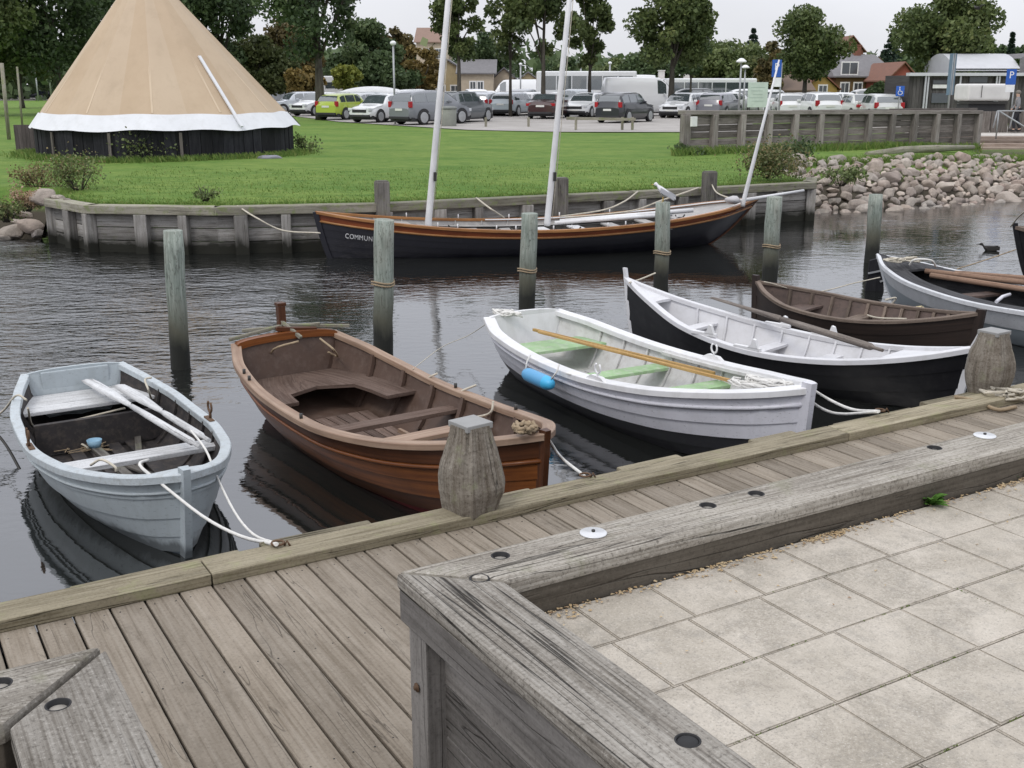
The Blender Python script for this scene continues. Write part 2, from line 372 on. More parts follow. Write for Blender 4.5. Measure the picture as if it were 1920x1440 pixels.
# edge kerb timber
mb = MB()
for i in range(-48, 100):
    a0 = k0 + i * pitch
    for b_ in (3.12, 3.88, 4.6, 2.0):
        if b_ < 2.5 and not (.45 < a0 + .07 < 1.36): continue
        for dx in (.035, .112):
            mb.lathe([(.0038, .7005), (.0032, .7017), (0, .7017)], (a0 + dx + rnd.uniform(-.006, .006), b_ + rnd.uniform(-.012, .012), 0), 8)
no = mb.build('nail_heads', M['bolt'], parent=board); no['kind'] = 'stuff'
kerb = empty('edge_timber', quay(0, 0), DROT, 'long greenish brown edge timber bounding the boardwalk above the water', 'edge timber')
mb = MB(); x = -7.2
while x < 14:
    L = rnd.choice([4.1, 3.6, 4.8]); mb.t = rnd.random()
    if x < 2.63 < x + L: pass
    mb.box((x + L / 2, 4.755, .728), (L - .006, .19, .056), bev=.006); x += L
mb.build('top_timber', M['kerb'], kerb)
mb = MB()
for i in range(-12, 24):
    L = rnd.uniform(.35, .8); a = i * .95 + rnd.uniform(-.2, .2) ; mb.t = rnd.random()
    wf = rnd.uniform(.10, .19); mb.box((a, 4.855 + wf / 2, .645), (L, wf, .13), rnd.uniform(-.02, .02), bev=.012); mb.build('fender_timber', M['kerb'], kerb); mb = MB()

# coping beams, mitred at the corners
ZT = 1.4
def coping(label, poly, ax, holes, discs, name='coping_timber', z0=1.232):
    root = empty(name, (0, 0, 0), DROT, label, 'coping timber')
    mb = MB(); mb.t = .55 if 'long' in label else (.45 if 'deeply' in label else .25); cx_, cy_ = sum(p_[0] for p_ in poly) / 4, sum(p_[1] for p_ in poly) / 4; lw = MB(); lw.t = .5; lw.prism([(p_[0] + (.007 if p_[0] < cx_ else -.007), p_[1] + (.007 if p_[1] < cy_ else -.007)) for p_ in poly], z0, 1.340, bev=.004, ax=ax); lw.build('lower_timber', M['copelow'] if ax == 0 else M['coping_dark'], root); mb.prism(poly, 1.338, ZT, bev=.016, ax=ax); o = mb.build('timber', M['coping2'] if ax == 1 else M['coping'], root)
    bpy.context.view_layer.update()
    # real counterbored holes
    o.parent = None; o.rotation_euler = (0, 0, DROT); bpy.context.view_layer.update()
    for (a, b) in holes:
        k = MB(); k.lathe([(.0322, ZT - .035), (.0322, ZT + .05)], (a, b, 0), 28, False); cut(o, k)
    o.parent = root; o.rotation_euler = (0, 0, 0)
    for (a, b) in holes:
        k = MB(); k.lathe([(.021, 0), (.021, .004), (.019, .0055), (.0, .0055)], (a, b, ZT - .034), 24); k.lathe([(.009, .0), (.009, .014), (.0, .014)], (a, b, ZT - .030), 6, False)
        k.build('bolt', M['steel'], root)
        k = MB(); k.lathe([(.0325, 0), (.0325, .0345), (.0295, .036), (.027, .034), (.027, 0)], (a, b, ZT - .0345), 28); k.build('hole_shade_ring', M['rubber'], root)  # black ring added to paint in the shadow round the hole wall
        k = MB(); k.lathe([(.0255, 0), (.0255, .020), (.023, .0225), (0, .0235)] if (a, b) != (1.543, 1.766) else [(.0268, 0), (.0268, .030), (.024, .034), (0, .0345)], (a - .002, b - .003, ZT - .0345), 26); k.build('plug', M['copewood'] if (a, b) != (1.543, 1.766) else M['rubber'], root)
    for (a, b) in discs:
        k = MB(); k.lathe([(.048, 0), (.048, .003), (.046, .0045), (.011, .0045), (.010, .0065), (.0, .0065)], (a, b, ZT + .0006), 28)
        k.build('washer_disc', M['disc'], root)
        k = MB(); k.lathe([(.007, 0), (.007, .008), (0, .008)], (a, b, ZT + .006), 6, False); k.build('bolt', M['bolt'], root)
    return root
G = .003
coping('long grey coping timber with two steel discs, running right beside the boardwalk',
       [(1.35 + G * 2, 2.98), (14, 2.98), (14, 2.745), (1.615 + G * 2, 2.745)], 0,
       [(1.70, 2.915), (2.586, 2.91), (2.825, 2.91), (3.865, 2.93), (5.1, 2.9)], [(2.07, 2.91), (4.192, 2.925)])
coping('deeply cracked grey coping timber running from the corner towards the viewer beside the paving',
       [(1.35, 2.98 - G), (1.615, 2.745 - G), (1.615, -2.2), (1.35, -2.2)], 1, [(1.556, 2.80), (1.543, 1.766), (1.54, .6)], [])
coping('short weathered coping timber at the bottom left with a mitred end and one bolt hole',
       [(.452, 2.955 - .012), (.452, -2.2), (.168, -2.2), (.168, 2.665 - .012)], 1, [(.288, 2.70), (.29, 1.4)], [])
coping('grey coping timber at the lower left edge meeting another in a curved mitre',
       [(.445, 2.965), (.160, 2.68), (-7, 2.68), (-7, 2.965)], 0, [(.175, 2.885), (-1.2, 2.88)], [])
# iron dog recess at the corner joint
# walls below the coping
def wallpanels(label, p0, p1, inward, name='terrace_wall', posts=()):
    """planked wall from p0 to p1 (quay coordinates) below the coping, posts standing proud"""
    root = empty(name, (0, 0, 0), DROT, label, 'retaining wall')
    p0, p1 = Vector((*p0, 0)), Vector((*p1, 0)); d = (p1 - p0).normalized(); n = Vector((*inward, 0))
    mb = MB(); z = .5
    for k in range(4):
        mb.t = rnd.random(); mb.beam(p0 + n * .09 + Vector((0, 0, z + .09)), p1 + n * .09 + Vector((0, 0, z + .09)), .05, .178, bev=.004); z += .183
    mb.build('planking', M['coping_dark'], root)
    L = (p1 - p0).length
    for t in posts:
        mb = MB(); mb.t = rnd.random(); q = p0 + d * t + n * .035
        mb.box(q + Vector((0, 0, .865)), (.12, .075, .73) if abs(d.x) > .5 else (.075, .12, .73), bev=.006); o = mb.build('wall_post', M['coping_dark'], root)
        k = MB(); fx = q - n * .042 + Vector((0, 0, 1.03))
        k.lathe([(.016, 0), (.016, .003), (.008, .003), (.008, .010), (0, .010)], (0, 0, 0), 14)
        Mx = Matrix.Translation(fx) @ (-n).to_track_quat('Z', 'Y').to_matrix().to_4x4(); k.v = [tuple(Mx @ Vector(v)) for v in k.v]
        k.build('bolt', M['rust'], o)
    return root
wallpanels('grey planked side wall below the corner coping timber, with an upright post and bolt', (1.375, 2.955), (1.375, -2.1), (1, 0), posts=(.075, 1.4, 2.7))
wallpanels('planked wall under the long right coping timber, facing the boardwalk', (1.47, 2.945), (14, 2.945), (0, -1), posts=(1.3, 2.7, 4.1, 5.5, 6.9, 8.3))
wallpanels('planked wall under the lower left coping timber, facing the boardwalk', (-7, 2.94), (.40, 2.94), (0, -1), posts=(.9, 2.3, 3.7, 5.1, 6.5))
wallpanels('planked side wall under the bottom left coping timber, facing the steps', (.43, 2.85), (.43, -2.1), (-1, 0), posts=(.2, 1.5, 2.8))
# steps down to the boardwalk
mb = MB()
for k in range(3):
    mb.t = rnd.random(); mb.box((.905, .78 - k * .34, .70 + .18 * (k + 1) - .06), (.86, .36, .10), bev=.006, ax=0); mb.box((.905, .93 - k * .34, .70 + .18 * k + .02), (.86, .04, .2), ax=0)
tag(mb.build('wooden_steps', M['deck'], rz=DROT), 'wooden steps from the terrace down to the boardwalk', 'steps')

# paving
def pave_mat():
    m = NT('concrete pavers')
    big = m.noise(2.2, (1, 1, 1), 5, .6); fine = m.noise(150, (1, 1, 1), 2, .7); mid = m.noise(18, (1, 1, 1), 6, .7)
    c = m.mix(m.ramp(big, [(.35, 0), (.65, 1)]), (.425, .385, .325), (.54, .495, .43))
    t = m.attr(); c = m.mix(m.math('MULTIPLY', t, .35), c, (.37, .335, .28))
    st = m.noise(3.2, (1, 1, 1), 8, .72, dist=.6); gr = m.noise(60, (1, 1, 1), 5, .8); c = m.mix(m.math('MULTIPLY', m.math('MULTIPLY', m.ramp(st, [(.44, 0), (.60, 1)]), m.ramp(gr, [(.38, .25), (.56, 1)])), .65), c, (.25, .225, .185))
    c = m.mix(m.math('MULTIPLY', m.ramp(mid, [(.50, 0), (.72, 1)]), .5), c, (.25, .235, .21))
    c = m.mix(m.math('MULTIPLY', m.ramp(fine, [(.55, 0), (.68, 1)]), .45), c, (.16, .15, .14))
    c = m.mix(m.math('MULTIPLY', m.ramp(fine, [(.30, 1), (.40, 0)]), .4), c, (.68, .65, .60))
    m.col(c); m.rough(.92); m.spec(.2); m.bump(m.math('ADD', fine, mid), .5, .0025); return m.mat
PV = pave_mat()
joint = NT('joint sand'); jn = joint.noise(9, (1, 1, 1), 6, .7); joint.col(joint.ramp(jn, [(.40, (.11, .09, .065)), (.55, (.20, .165, .12)), (.68, (.12, .15, .05))])); joint.rough(1); joint = joint.mat
def paving(name, a0, a1, b0, b1):
    mb = MB(); P = .3025; A0, B0 = 2.76, 2.475
    na0, na1 = int((a0 - A0) / P) - 1, int((a1 - A0) / P) + 1; nb0 = int((b0 - B0) / P) - 2
    for i in range(na0, na1 + 1):
        for j in range(nb0, 2):
            ro_ = .022 * math.sin(j * 2.3 + 1) + .006 * math.sin(j * 5.1); x0, x1 = max(a0, A0 + i * P + ro_), min(a1, A0 + (i + 1) * P + ro_); y0, y1 = max(b0, B0 + j * P), min(b1, B0 + (j + 1) * P)
            if x1 - x0 < .03 or y1 - y0 < .03: continue
            mb.t = rnd.random(); g = .0024
            b_ = bmesh.new(); bmesh.ops.create_cube(b_, size=1)
            for v in b_.verts: v.co = Vector((v.co.x * (x1 - x0 - 2 * g), v.co.y * (y1 - y0 - 2 * g), v.co.z * .05))
            bmesh.ops.bevel(b_, geom=[e_ for e_ in b_.edges if all(v.co.z > 0 for v in e_.verts)], offset=.004, segments=2, affect='EDGES')
            b_.normal_update()
            Mx = Matrix.Translation(((x0 + x1) / 2 + rnd.uniform(-.001, .001), (y0 + y1) / 2 + rnd.uniform(-.001, .001), 1.225 + rnd.uniform(-.002, .002))) @ Matrix.Rotation(rnd.uniform(-.006, .006), 4, 'X') @ Matrix.Rotation(rnd.uniform(-.004, .004), 4, 'Z')
            mb.bm(b_, Mx, 0)
    o = mb.build(name, PV, rz=DROT); tag(o, kind='structure')
    j = MB(); j.box(((a0 + a1) / 2, (b0 + b1) / 2, 1.14), (a1 - a0, b1 - b0, .20)); jo = j.build('joint_sand', joint, o)
    return o
paving('paving', 1.618, 13.6, -2, 2.742)
paving('terrace_paving', -6.8, .163, -2, 2.677)
# fallen petals along the coping, moss in the joints
pm = leafmat('dry petals', (.36, .25, .13), (.58, .46, .29), (.26, .16, .09), .1, .9)
mb = MB()
def petal(a, b, z, s):
    mb.t = rnd.random(); g = rnd.uniform(0, 6.28); n0 = len(mb.v); tl = rnd.uniform(-.5, .5)
    for k in range(5):
        t = 2 * math.pi * k / 5; x, y = s * math.cos(t), s * .6 * math.sin(t)
        mb.v.append((a + x * math.cos(g) - y * math.sin(g), b + x * math.sin(g) + y * math.cos(g), z + .002 + abs(y * tl) + rnd.uniform(0, .004)))
    mb.face(range(n0, n0 + 5), [(0, 0)] * 5)
for i in range(1700):
    a = 1.66 + 3.9 * rnd.random() ** 1.3; dens = max(0, math.sin(a * 3.1 + 1) * math.sin(a * 7.7 + .6) + .25 * math.sin(a * 19))
    if rnd.random() > .22 + dens: continue
    petal(a, 2.742 - abs(rnd.gauss(0, .026)) - .004, 1.2505, rnd.uniform(.004, .010))
for i in range(60): petal(rnd.uniform(1.7, 4.5), 2.74 - rnd.uniform(0, .6) ** 1.5, 1.2505, rnd.uniform(.003, .007))
for i in range(60): petal(.1 - rnd.random() ** 2 * .5, 2.66 - rnd.random() ** 2 * .3, 1.2505, rnd.uniform(.004, .009))
tag(mb.build('fallen_leaves', pm, rz=DROT), 'dry orange petals and leaf scraps along the foot of the long coping', 'fallen leaves', kind='stuff')
moss = leafmat('moss', (.06, .09, .02), (.14, .18, .05), None, .1, .95)
mb = MB()
for (x0, y0, x1, y1, n) in ((2.46, 2.475, 6, 2.475, 80), (2.0, 2.172, 4.4, 2.172, 220), (1.75, 1.869, 3.9, 1.869, 320), (3.06, 2.172, 3.06, 1.869, 40), (2.2, 1.566, 3.2, 1.566, 200)):
    for i in range(n):
        t = rnd.random(); d = .5 + .5 * math.sin(t * 23)
        if rnd.random() > d: continue
        x, y = x0 + (x1 - x0) * t, y0 + (y1 - y0) * t; mb.t = rnd.random(); s = rnd.uniform(.002, .006); n0 = len(mb.v)
        for k in range(4): mb.v.append((x + s * rnd.uniform(-1, 1), y + s * rnd.uniform(-1, 1), 1.2475 + rnd.uniform(0, .006)))
        mb.face(range(n0, n0 + 4), [(0, 0)] * 4)
tag(mb.build('moss', moss, rz=DROT), 'moss growing in the paving joints', 'moss', kind='stuff')
def weed(px, py, z, s, label, n=30, mat=None):
    p = at(px, py, z); mb = MB(); q = random.Random(int(px))
    for i in range(n):
        g = q.uniform(0, 6.28); L = s * q.uniform(.5, 1); el = q.uniform(.4, 1.4); mb.t = q.random(); wd = L * .17; rows = []
        for k in range(5):
            t = k / 4; r = L * t * math.cos(el * (1 - t * .5)); h = L * t * math.sin(el) * (1 - .45 * t * t); ww = wd * math.sin(math.pi * (t * .9 + .08)) * (1 + .5 * (k % 2))
            rows.append([(r * math.cos(g) - ww * math.sin(g), r * math.sin(g) + ww * math.cos(g), h), (r * math.cos(g), r * math.sin(g), h - ww * .3), (r * math.cos(g) + ww * math.sin(g), r * math.sin(g) - ww * math.cos(g), h)])
        mb.grid(rows, smooth=True)
    o = mb.build('weed', mat or leafmat('weed leaves', (.05, .13, .02), (.12, .26, .05), None, .3), loc=p); tag(o, label, 'weed'); return o
weed(1745, 946, 1.25, .085, 'small green weed growing at the foot of the long coping timber'); weed(1903, 892, 1.25, .07, 'green weed at the right picture edge under the coping', 22)

# bollards on the boardwalk
def pchip_(xs_, ys_, x_): return float(np.interp(x_, xs_, ys_))
def bollard(px, py, h, label, seed, rz):
    q = random.Random(seed); p = at(px, py, .70); root = empty('mooring_bollard', (p.x, p.y, .66), rz, label, 'bollard')
    mb = MB(); mb.t = .5; rows = []; prof = [(0, .104), (.10, .112), (.22, .127), (.36, .137), (.48, .137), (.66, .123), (.82, .100), (.93, .086), (.985, .083)]
    prof = [(t_ / 20, pchip_([p_[0] for p_ in prof], [p_[1] for p_ in prof], t_ / 20)) for t_ in range(20)] + [(.985, prof[-1][1])]; lump = [(q.uniform(0, 6.28), q.uniform(.1, .75), q.uniform(-.012, .012)) for _ in range(14)]; jit = [[q.uniform(-.002, .002) + sum(a_ * math.exp(-((t_ - h_) / .09) ** 2) * max(0, math.cos(2 * math.pi * k / 16 - g_)) ** 3 for g_, h_, a_ in lump) for k in range(16)] for t_, r_ in prof]
    for r_i, (t, r) in enumerate(prof):
        row = []
        for k in range(16):
            g = 2 * math.pi * k / 16 + math.pi / 16; c_, s_ = math.cos(g), math.sin(g); e_ = 9
            rr = r * 1.04 / ((abs(c_) ** e_ + abs(s_) ** e_) ** (1 / e_)); rr = min(rr, r * 1.27) + jit[r_i][k] * (1 if t < .8 else .25)
            row.append((rr * c_, rr * s_, t * (h + .04)))
        rows.append(row + [row[0]])
    U = [list(c_) for c_ in zip(*rows)]
    n0 = len(mb.v)
    for r_i, row in enumerate(rows):
        for k, p_ in enumerate(row): mb.v.append(p_)
    for i in range(len(rows) - 1):
        for k in range(16): mb.face([n0 + i * 17 + k, n0 + i * 17 + k + 1, n0 + (i + 1) * 17 + k + 1, n0 + (i + 1) * 17 + k], [(rows[i][0][2] + seed, k * .06), (rows[i][0][2] + seed, k * .06 + .06), (rows[i + 1][0][2] + seed, k * .06 + .06), (rows[i + 1][0][2] + seed, k * .06)], False)
    mb.face([n0 + (len(rows) - 1) * 17 + k for k in range(16)]); mb.build('post', M['bollard'], root)
    mb = MB(); r = .083; pts = [(-r, -r), (r, -r), (r, r), (-r, r)]; mb.prism(pts, h * .985 + .022, h + .048, bev=.004); mb.build('metal_cap', plain('zinc cap', (.30, .30, .295), .7, .2), root)
    return root
bollard(884, 968, .52, 'carved grey timber bollard with a metal cap standing in front of the brown varnished boat', 3, DROT + R(8))
bollard(1851, 737, .47, 'mossy timber bollard with a zinc cap at the right end of the boardwalk', 5, DROT + R(3))

# ================================================================ ground on the far side
shore = [(-400, 26, 0), (-90, 24, 0), (-30, 21.9, 0), (-14, 21.6, 0), (-9.2, 21.2, 0), (-8.75, 21.2, 1), (-7.6, 20.0, 1), (-5, 19.75, 1), (-2.4, 20.3, 1), (2.4, 22.6, 1), (6.55, 24.85, 1), (6.9, 25.9, 0), (9, 26.7, 0), (13, 28.9, 0), (18, 31.5, 0), (30, 38, 0), (90, 60, 0), (400, 90, 0)]
xs = sorted(set([s_[0] for s_ in shore] + list(np.arange(-30, 30, .8).round(2)) + list(range(-90, 91, 6))))
def sh_y(x): return float(np.interp(x, [s_[0] for s_ in shore], [s_[1] for s_ in shore]))
def sh_w(x): return float(np.interp(x, [s_[0] for s_ in shore], [s_[2] for s_ in shore]))
def gz(x, y):                                     # ground height
    d = y - sh_y(x); w_ = sh_w(x); run = 1.6 if x < 0 else 3.2
    bank = -.35 + 1.2 * min(1, max(0, d / run)) ** .8
    z = max(bank, .82 if w_ > .5 else -1) if d >= 0 else -.35
    return z - .42 * min(1, max(0, (x - 14.9 - min(1.3, max(0, (y - 37.5) * .9))) / .4)) * min(1, max(0, (45.2 - y) / .5)) * min(1, max(0, (y - 35) / 2.5)) - .16 * min(1, max(0, (x - 12) / 3)) * min(1, max(0, (42.5 - y) / 2)) * (1 if d > .3 else 0) * min(1, max(0, d - 1) / 2) + min(.11, max(0, d) * .012) + (.02 * math.sin(x * .7) * math.sin(y * .5) if 1 < d < 24 else 0)
offs = [0, .15, .4, .8, 1.2, 1.6, 2.2, 3.2, 4.2, 5.2, 6.4] + [7 + .5 * k_ for k_ in range(20)] + [18, 22, 27, 34, 45, 70, 120, 250, 600, 1200]
def grass_mat():
    m = NT('lawn'); geo = m.tc
    a = m.noise(.35, (1, 1.8, 1), 6, .65, dist=.5); b = m.noise(2.0, (1, 2.6, 1), 7, .72); f = m.noise(38, (1, 1, 1), 4, .7)
    c = m.mix(m.ramp(a, [(.35, 0), (.65, 1)]), (.115, .205, .040), (.215, .29, .070))
    c = m.mix(m.math('MULTIPLY', m.ramp(b, [(.46, 0), (.66, 1)]), .85), c, (.075, .150, .030))
    c = m.mix(m.math('MULTIPLY', m.ramp(b, [(.28, 1), (.44, 0)]), .6), c, (.26, .31, .10))
    c = m.mix(m.math('MULTIPLY', m.ramp(f, [(.40, 0), (.66, 1)]), .4), c, (.06, .15, .025))
    # bare earth low on the banks
    sp = m.n('ShaderNodeSeparateXYZ'); m.l(m.tc.outputs['Object'], sp.inputs[0]); c = m.mix(m.ramp(sp.outputs[2], [(.45, 1), (.62, 0)]), c, (.07, .06, .045))
    m.col(c); m.rough(.9); m.spec(.15); m.bump(m.math('ADD', f, b), .9, .03); return m.mat
mb = MB(); mb.grid([[(x, sh_y(x) + o, gz(x, sh_y(x) + o)) for o in offs] for x in xs]); 
tag(mb.build('ground', grass_mat()), kind='structure')
# gravel lot (one sheet a little above the lawn)
def lot_mat():
    m = NT('gravel lot'); a = m.noise(.6, (1, 1, 1), 6, .6); f = m.noise(30, (1, 1, 1), 3, .7)
    c = m.mix(m.ramp(a, [(.3, 0), (.7, 1)]), (.34, .32, .30), (.46, .44, .42)); c = m.mix(m.math('MULTIPLY', m.ramp(f, [(.4, 0), (.7, 1)]), .4), c, (.2, .19, .18)); m.col(c); m.rough(.95); m.spec(.1); return m.mat
LM = lot_mat()
lotpts = [(-200, 150), (-40, 150), (-18, 83), (-9.5, 62), (-2.0, 50.5), (2, 48.2), (7, 47.6), (12, 46.2), (40, 44), (120, 50)]
mb = MB(); mb.grid([[(x, y + o, gz(x, y) + .03) for o in (0, 20, 60, 140)] for x, y in lotpts]); tag(mb.build('parking_lot', LM), kind='structure')
mb = MB(); mb.prism([(16.3, 44.6), (40, 44.6), (40, 56), (17, 56)], .93, .985)
tag(mb.build('plaza_paving', paint('pale plaza slabs', (.52, .49, .45), .9, .1, scale=1)), kind='structure')
# short grass and tufts
gm = leafmat('grass blades', (.095, .170, .036), (.17, .26, .060), (.30, .32, .11), .35, .6)
def blades(name, n, pick, hmin, hmax, mat, label, wd=.012):
    mb = MB(); vs = []; fs = []; tn = []
    for i in range(n):
        x, y = pick(); z = gz(x, y) - .01; h = rnd.uniform(hmin, hmax); g = rnd.uniform(0, 6.28); lx, ly = rnd.gauss(0, .35) * h, rnd.gauss(0, .35) * h; ww = wd * rnd.uniform(.6, 1.3)
        k = len(vs); vs += [(x - ww * math.cos(g), y - ww * math.sin(g), z), (x + ww * math.cos(g), y + ww * math.sin(g), z), (x + lx * .4 + ww * .5, y + ly * .4, z + h * .6), (x + lx, y + ly, z + h)]
        fs += [(k, k + 1, k + 2), (k, k + 2, k + 3)]; t = rnd.random(); tn += [t, t]
    mb.v = vs; mb.f = fs; mb.tone = tn; mb.uv = [(0, 0)] * (3 * len(fs)); mb.sm = [False] * len(fs); mb.mi = [0] * len(fs)
    return tag(mb.build(name, mat), label, 'grass', kind='stuff')
def pk1():
    x = rnd.uniform(-9, 7); return x, sh_y(x) + .25 + 7 * rnd.random() ** 3
blades('grass', 22000, pk1, .02, .07, gm, 'short green lawn grass behind the timber bulkhead')
TX, TY, TR = -10.22, 33.6, 3.66
def pk2():
    g = rnd.uniform(-math.pi, 0); r = TR + .1 + abs(rnd.gauss(0, .25)); return TX + r * math.cos(g) * 1.02, TY + r * math.sin(g)
blades('tall_grass', 6000, pk2, .05, .20, gm, 'tall unmown grass round the foot of the tent', .018)
def pk3():
    x = rnd.uniform(4.6, 16.2); y = 33 + (x - 5.05) * .574; return x, y - .2 - abs(rnd.gauss(0, .35))
blades('wall_grass', 5000, pk3, .08, .28, gm, 'rough grass at the foot of the long retaining wall', .018)
def pk4():
    x = rnd.uniform(6.5, 17); return x, sh_y(x) + 3.1 + abs(rnd.gauss(0, .5))
blades('bank_grass', 9000, pk4, .05, .2, gm, 'rough grass above the stone bank', .018)

# ================================================================ timber bulkhead
BP = [(-8.85, 21.35), (-8.72, 21.0), (-7.55, 19.82), (-5.2, 19.52), (-2.4, 20.08), (2.4, 22.38), (6.62, 24.66), (6.95, 25.9)]
bulk = empty('timber_bulkhead', (-5.2, 19.52, 0), 0, 'long curving grey timber bulkhead holding up the lawn beyond the water', 'bulkhead')
OB = Vector((-5.2, 19.52, 0))
mb = MB(); mc = MB()
for i in range(len(BP) - 1):
    p, q = Vector((*BP[i], 0)) - OB, Vector((*BP[i + 1], 0)) - OB; d = (q - p).normalized(); n = Vector((-d.y, d.x, 0))
    for k, z in enumerate((-.15, .09, .33, .57)): mb.t = rnd.random(); mb.beam(p + n * .1 + Vector((0, 0, z)), q + n * .1 + Vector((0, 0, z)), .08, .225, bev=.008)
    mc.t = rnd.random(); mc.beam(p + n * .05 - d * .04 + Vector((0, 0, .77)), q + n * .05 + d * .04 + Vector((0, 0, .77)), .30, .15, bev=.015)
mb.build('planking', M['bulkw'], bulk); mc.build('cap_beam', M['bulk_cap'], bulk)
def along(s_):
    for i in range(len(BP) - 1):
        p, q = Vector((*BP[i], 0)), Vector((*BP[i + 1], 0)); L = (q - p).length
        if s_ <= L or i == len(BP) - 2: return p + (q - p).normalized() * s_, math.atan2((q - p).y, (q - p).x)
        s_ -= L
s_ = .2; i = 0
while s_ < 17.5:
    p, g = along(s_); mb = MB(); mb.t = rnd.random(); mb.box((0, 0, .28), (.24 if i % 2 else .17, .2, .83), bev=.02)
    o = mb.build('pile', M['bulkw'], bulk, loc=(p.x - OB.x - .0, p.y - OB.y - .0, 0), rz=g); s_ += 1.02 if i % 2 == 0 else .78; i += 1
for (px, pyt, wd, lab) in ((717, 340, .24, 'left mooring post of the bulkhead, behind the sharp end of the longboat'), (1050, 334, .27, 'thick mooring post beside the middle mast, rising from the bulkhead'), (1328, 322, .26, 'mooring post at the right part of the bulkhead near the leaning mast')):
    x = at(px, 385, .84).x; y = float(np.interp(x, [b_[0] for b_ in BP[2:]], [b_[1] for b_ in BP[2:]])) - .1; p = aty(px, 385, y); zt = aty(px, pyt, y).z
    mb = MB(); mb.t = rnd.random(); mb.box((0, 0, (zt - .3) / 2), (wd, .2, zt + .3), bev=.02); mb.box((0, 0, zt + .005), (wd - .04, .16, .02))
    tag(mb.build('mooring_post', M['bulk'], loc=(p.x, y, 0), rz=.42), lab, 'mooring post')

# ================================================================ mooring piles in the water
def pile_mat():
    m = NT('green pile'); g = m.noise(6, (6, 6, .5), 6, .65, 'Geo'); b = m.noise(3, (1, 1, .4), 5, .6, 'Geo'); ck = m.noise(5, (5, 5, .35), 3, .5, 'Geo', .3); fl = m.noise(30, (1, 1, .6), 4, .75, 'Geo')
    c = m.mix(m.ramp(g, [(.35, 0), (.65, 1)]), (.17, .205, .175), (.36, .40, .355)); c = m.mix(m.math('MULTIPLY', m.ramp(b, [(.5, 0), (.7, 1)]), .6), c, (.27, .26, .22))
    sp = m.n('ShaderNodeSeparateXYZ'); m.l(m.tc.outputs['Object'], sp.inputs[0]); zz = m.math('ADD', sp.outputs[2], m.math('MULTIPLY', m.math('SUBTRACT', b, .5), .5))
    c = m.mix(m.math('MULTIPLY', m.ramp(fl, [(.56, 0), (.66, 1)]), .6), c, (.085, .09, .07)); c = m.mix(m.math('MULTIPLY', m.ramp(m.math('ABSOLUTE', m.math('SUBTRACT', ck, .5)), [(0, 1), (.012, 0)]), .85), c, (.03, .03, .025))
    c = m.mix(m.ramp(zz, [(.42, 1), (.85, 0)]), c, (.095, .095, .07)); c = m.mix(m.ramp(zz, [(.22, 1), (.42, 0)]), c, (.014, .015, .012))
    m.col(c); m.rough(.85); m.bump(g, .7, .015); return m.mat
PM = pile_mat()
piles = [(337, 690, 323, 432, 36, 'green wooden pile standing alone left, behind the grey dinghy', 0), (715, 662, 720, 412, 38, 'stout green wooden pile between the brown boat and the white boat', 0), (985, 585, 993, 400, 32, 'green pile in front of the middle mast of the longboat', 0), (1240, 545, 1243, 379, 28, 'green pile with the seagull on its top', 0), (1442, 530, 1452, 369, 29, 'pale green pile just right of the leaning mast', 0), (1634, 492, 1643, 364, 26, 'green pile rightmost of the row, before the stone bank', 0)]
PILE = []
for i, (bx, by, tx, ty, wd, lab, _) in enumerate(piles):
    p = at(bx, by, 0); top = aty(tx, ty, p.y + .0); r = wd / 2 * math.hypot(p.y, CAMZ) / FPX * .98; PILE.append((p, top, r))
    mb = MB(); mb.t = .5; q = random.Random(i); n = 9
    pts = [Vector((0, 0, -.5)) + (Vector((top.x - p.x, 0, top.z + .5))) * (k / n) + Vector((q.uniform(-1, 1), q.uniform(-1, 1), 0)) * .006 for k in range(n + 1)]
    mb.tube(pts, [r * q.uniform(.97, 1.03) for _ in pts][:-1] + [r * .96], 14, True, True)
    root = empty('mooring_pile', (p.x, p.y, 0), 0, lab, 'mooring pile', 'green piles standing in the water'); mb.build('pile_shaft', PM, root)
    mb = MB(); zr = .55 if i != 1 else .78
    for k in range(2): mb.tube([(pts[-1].x * zr / top.z + (r + .012) * math.cos(t), (r + .012) * math.sin(t), zr + .03 * k + .012 * math.sin(2 * t)) for t in np.linspace(0, 6.2832, 20)], .011, 6)
    if i in (1, 2, 3, 4): mb.build('rope_turns', M['ropeb'], root)

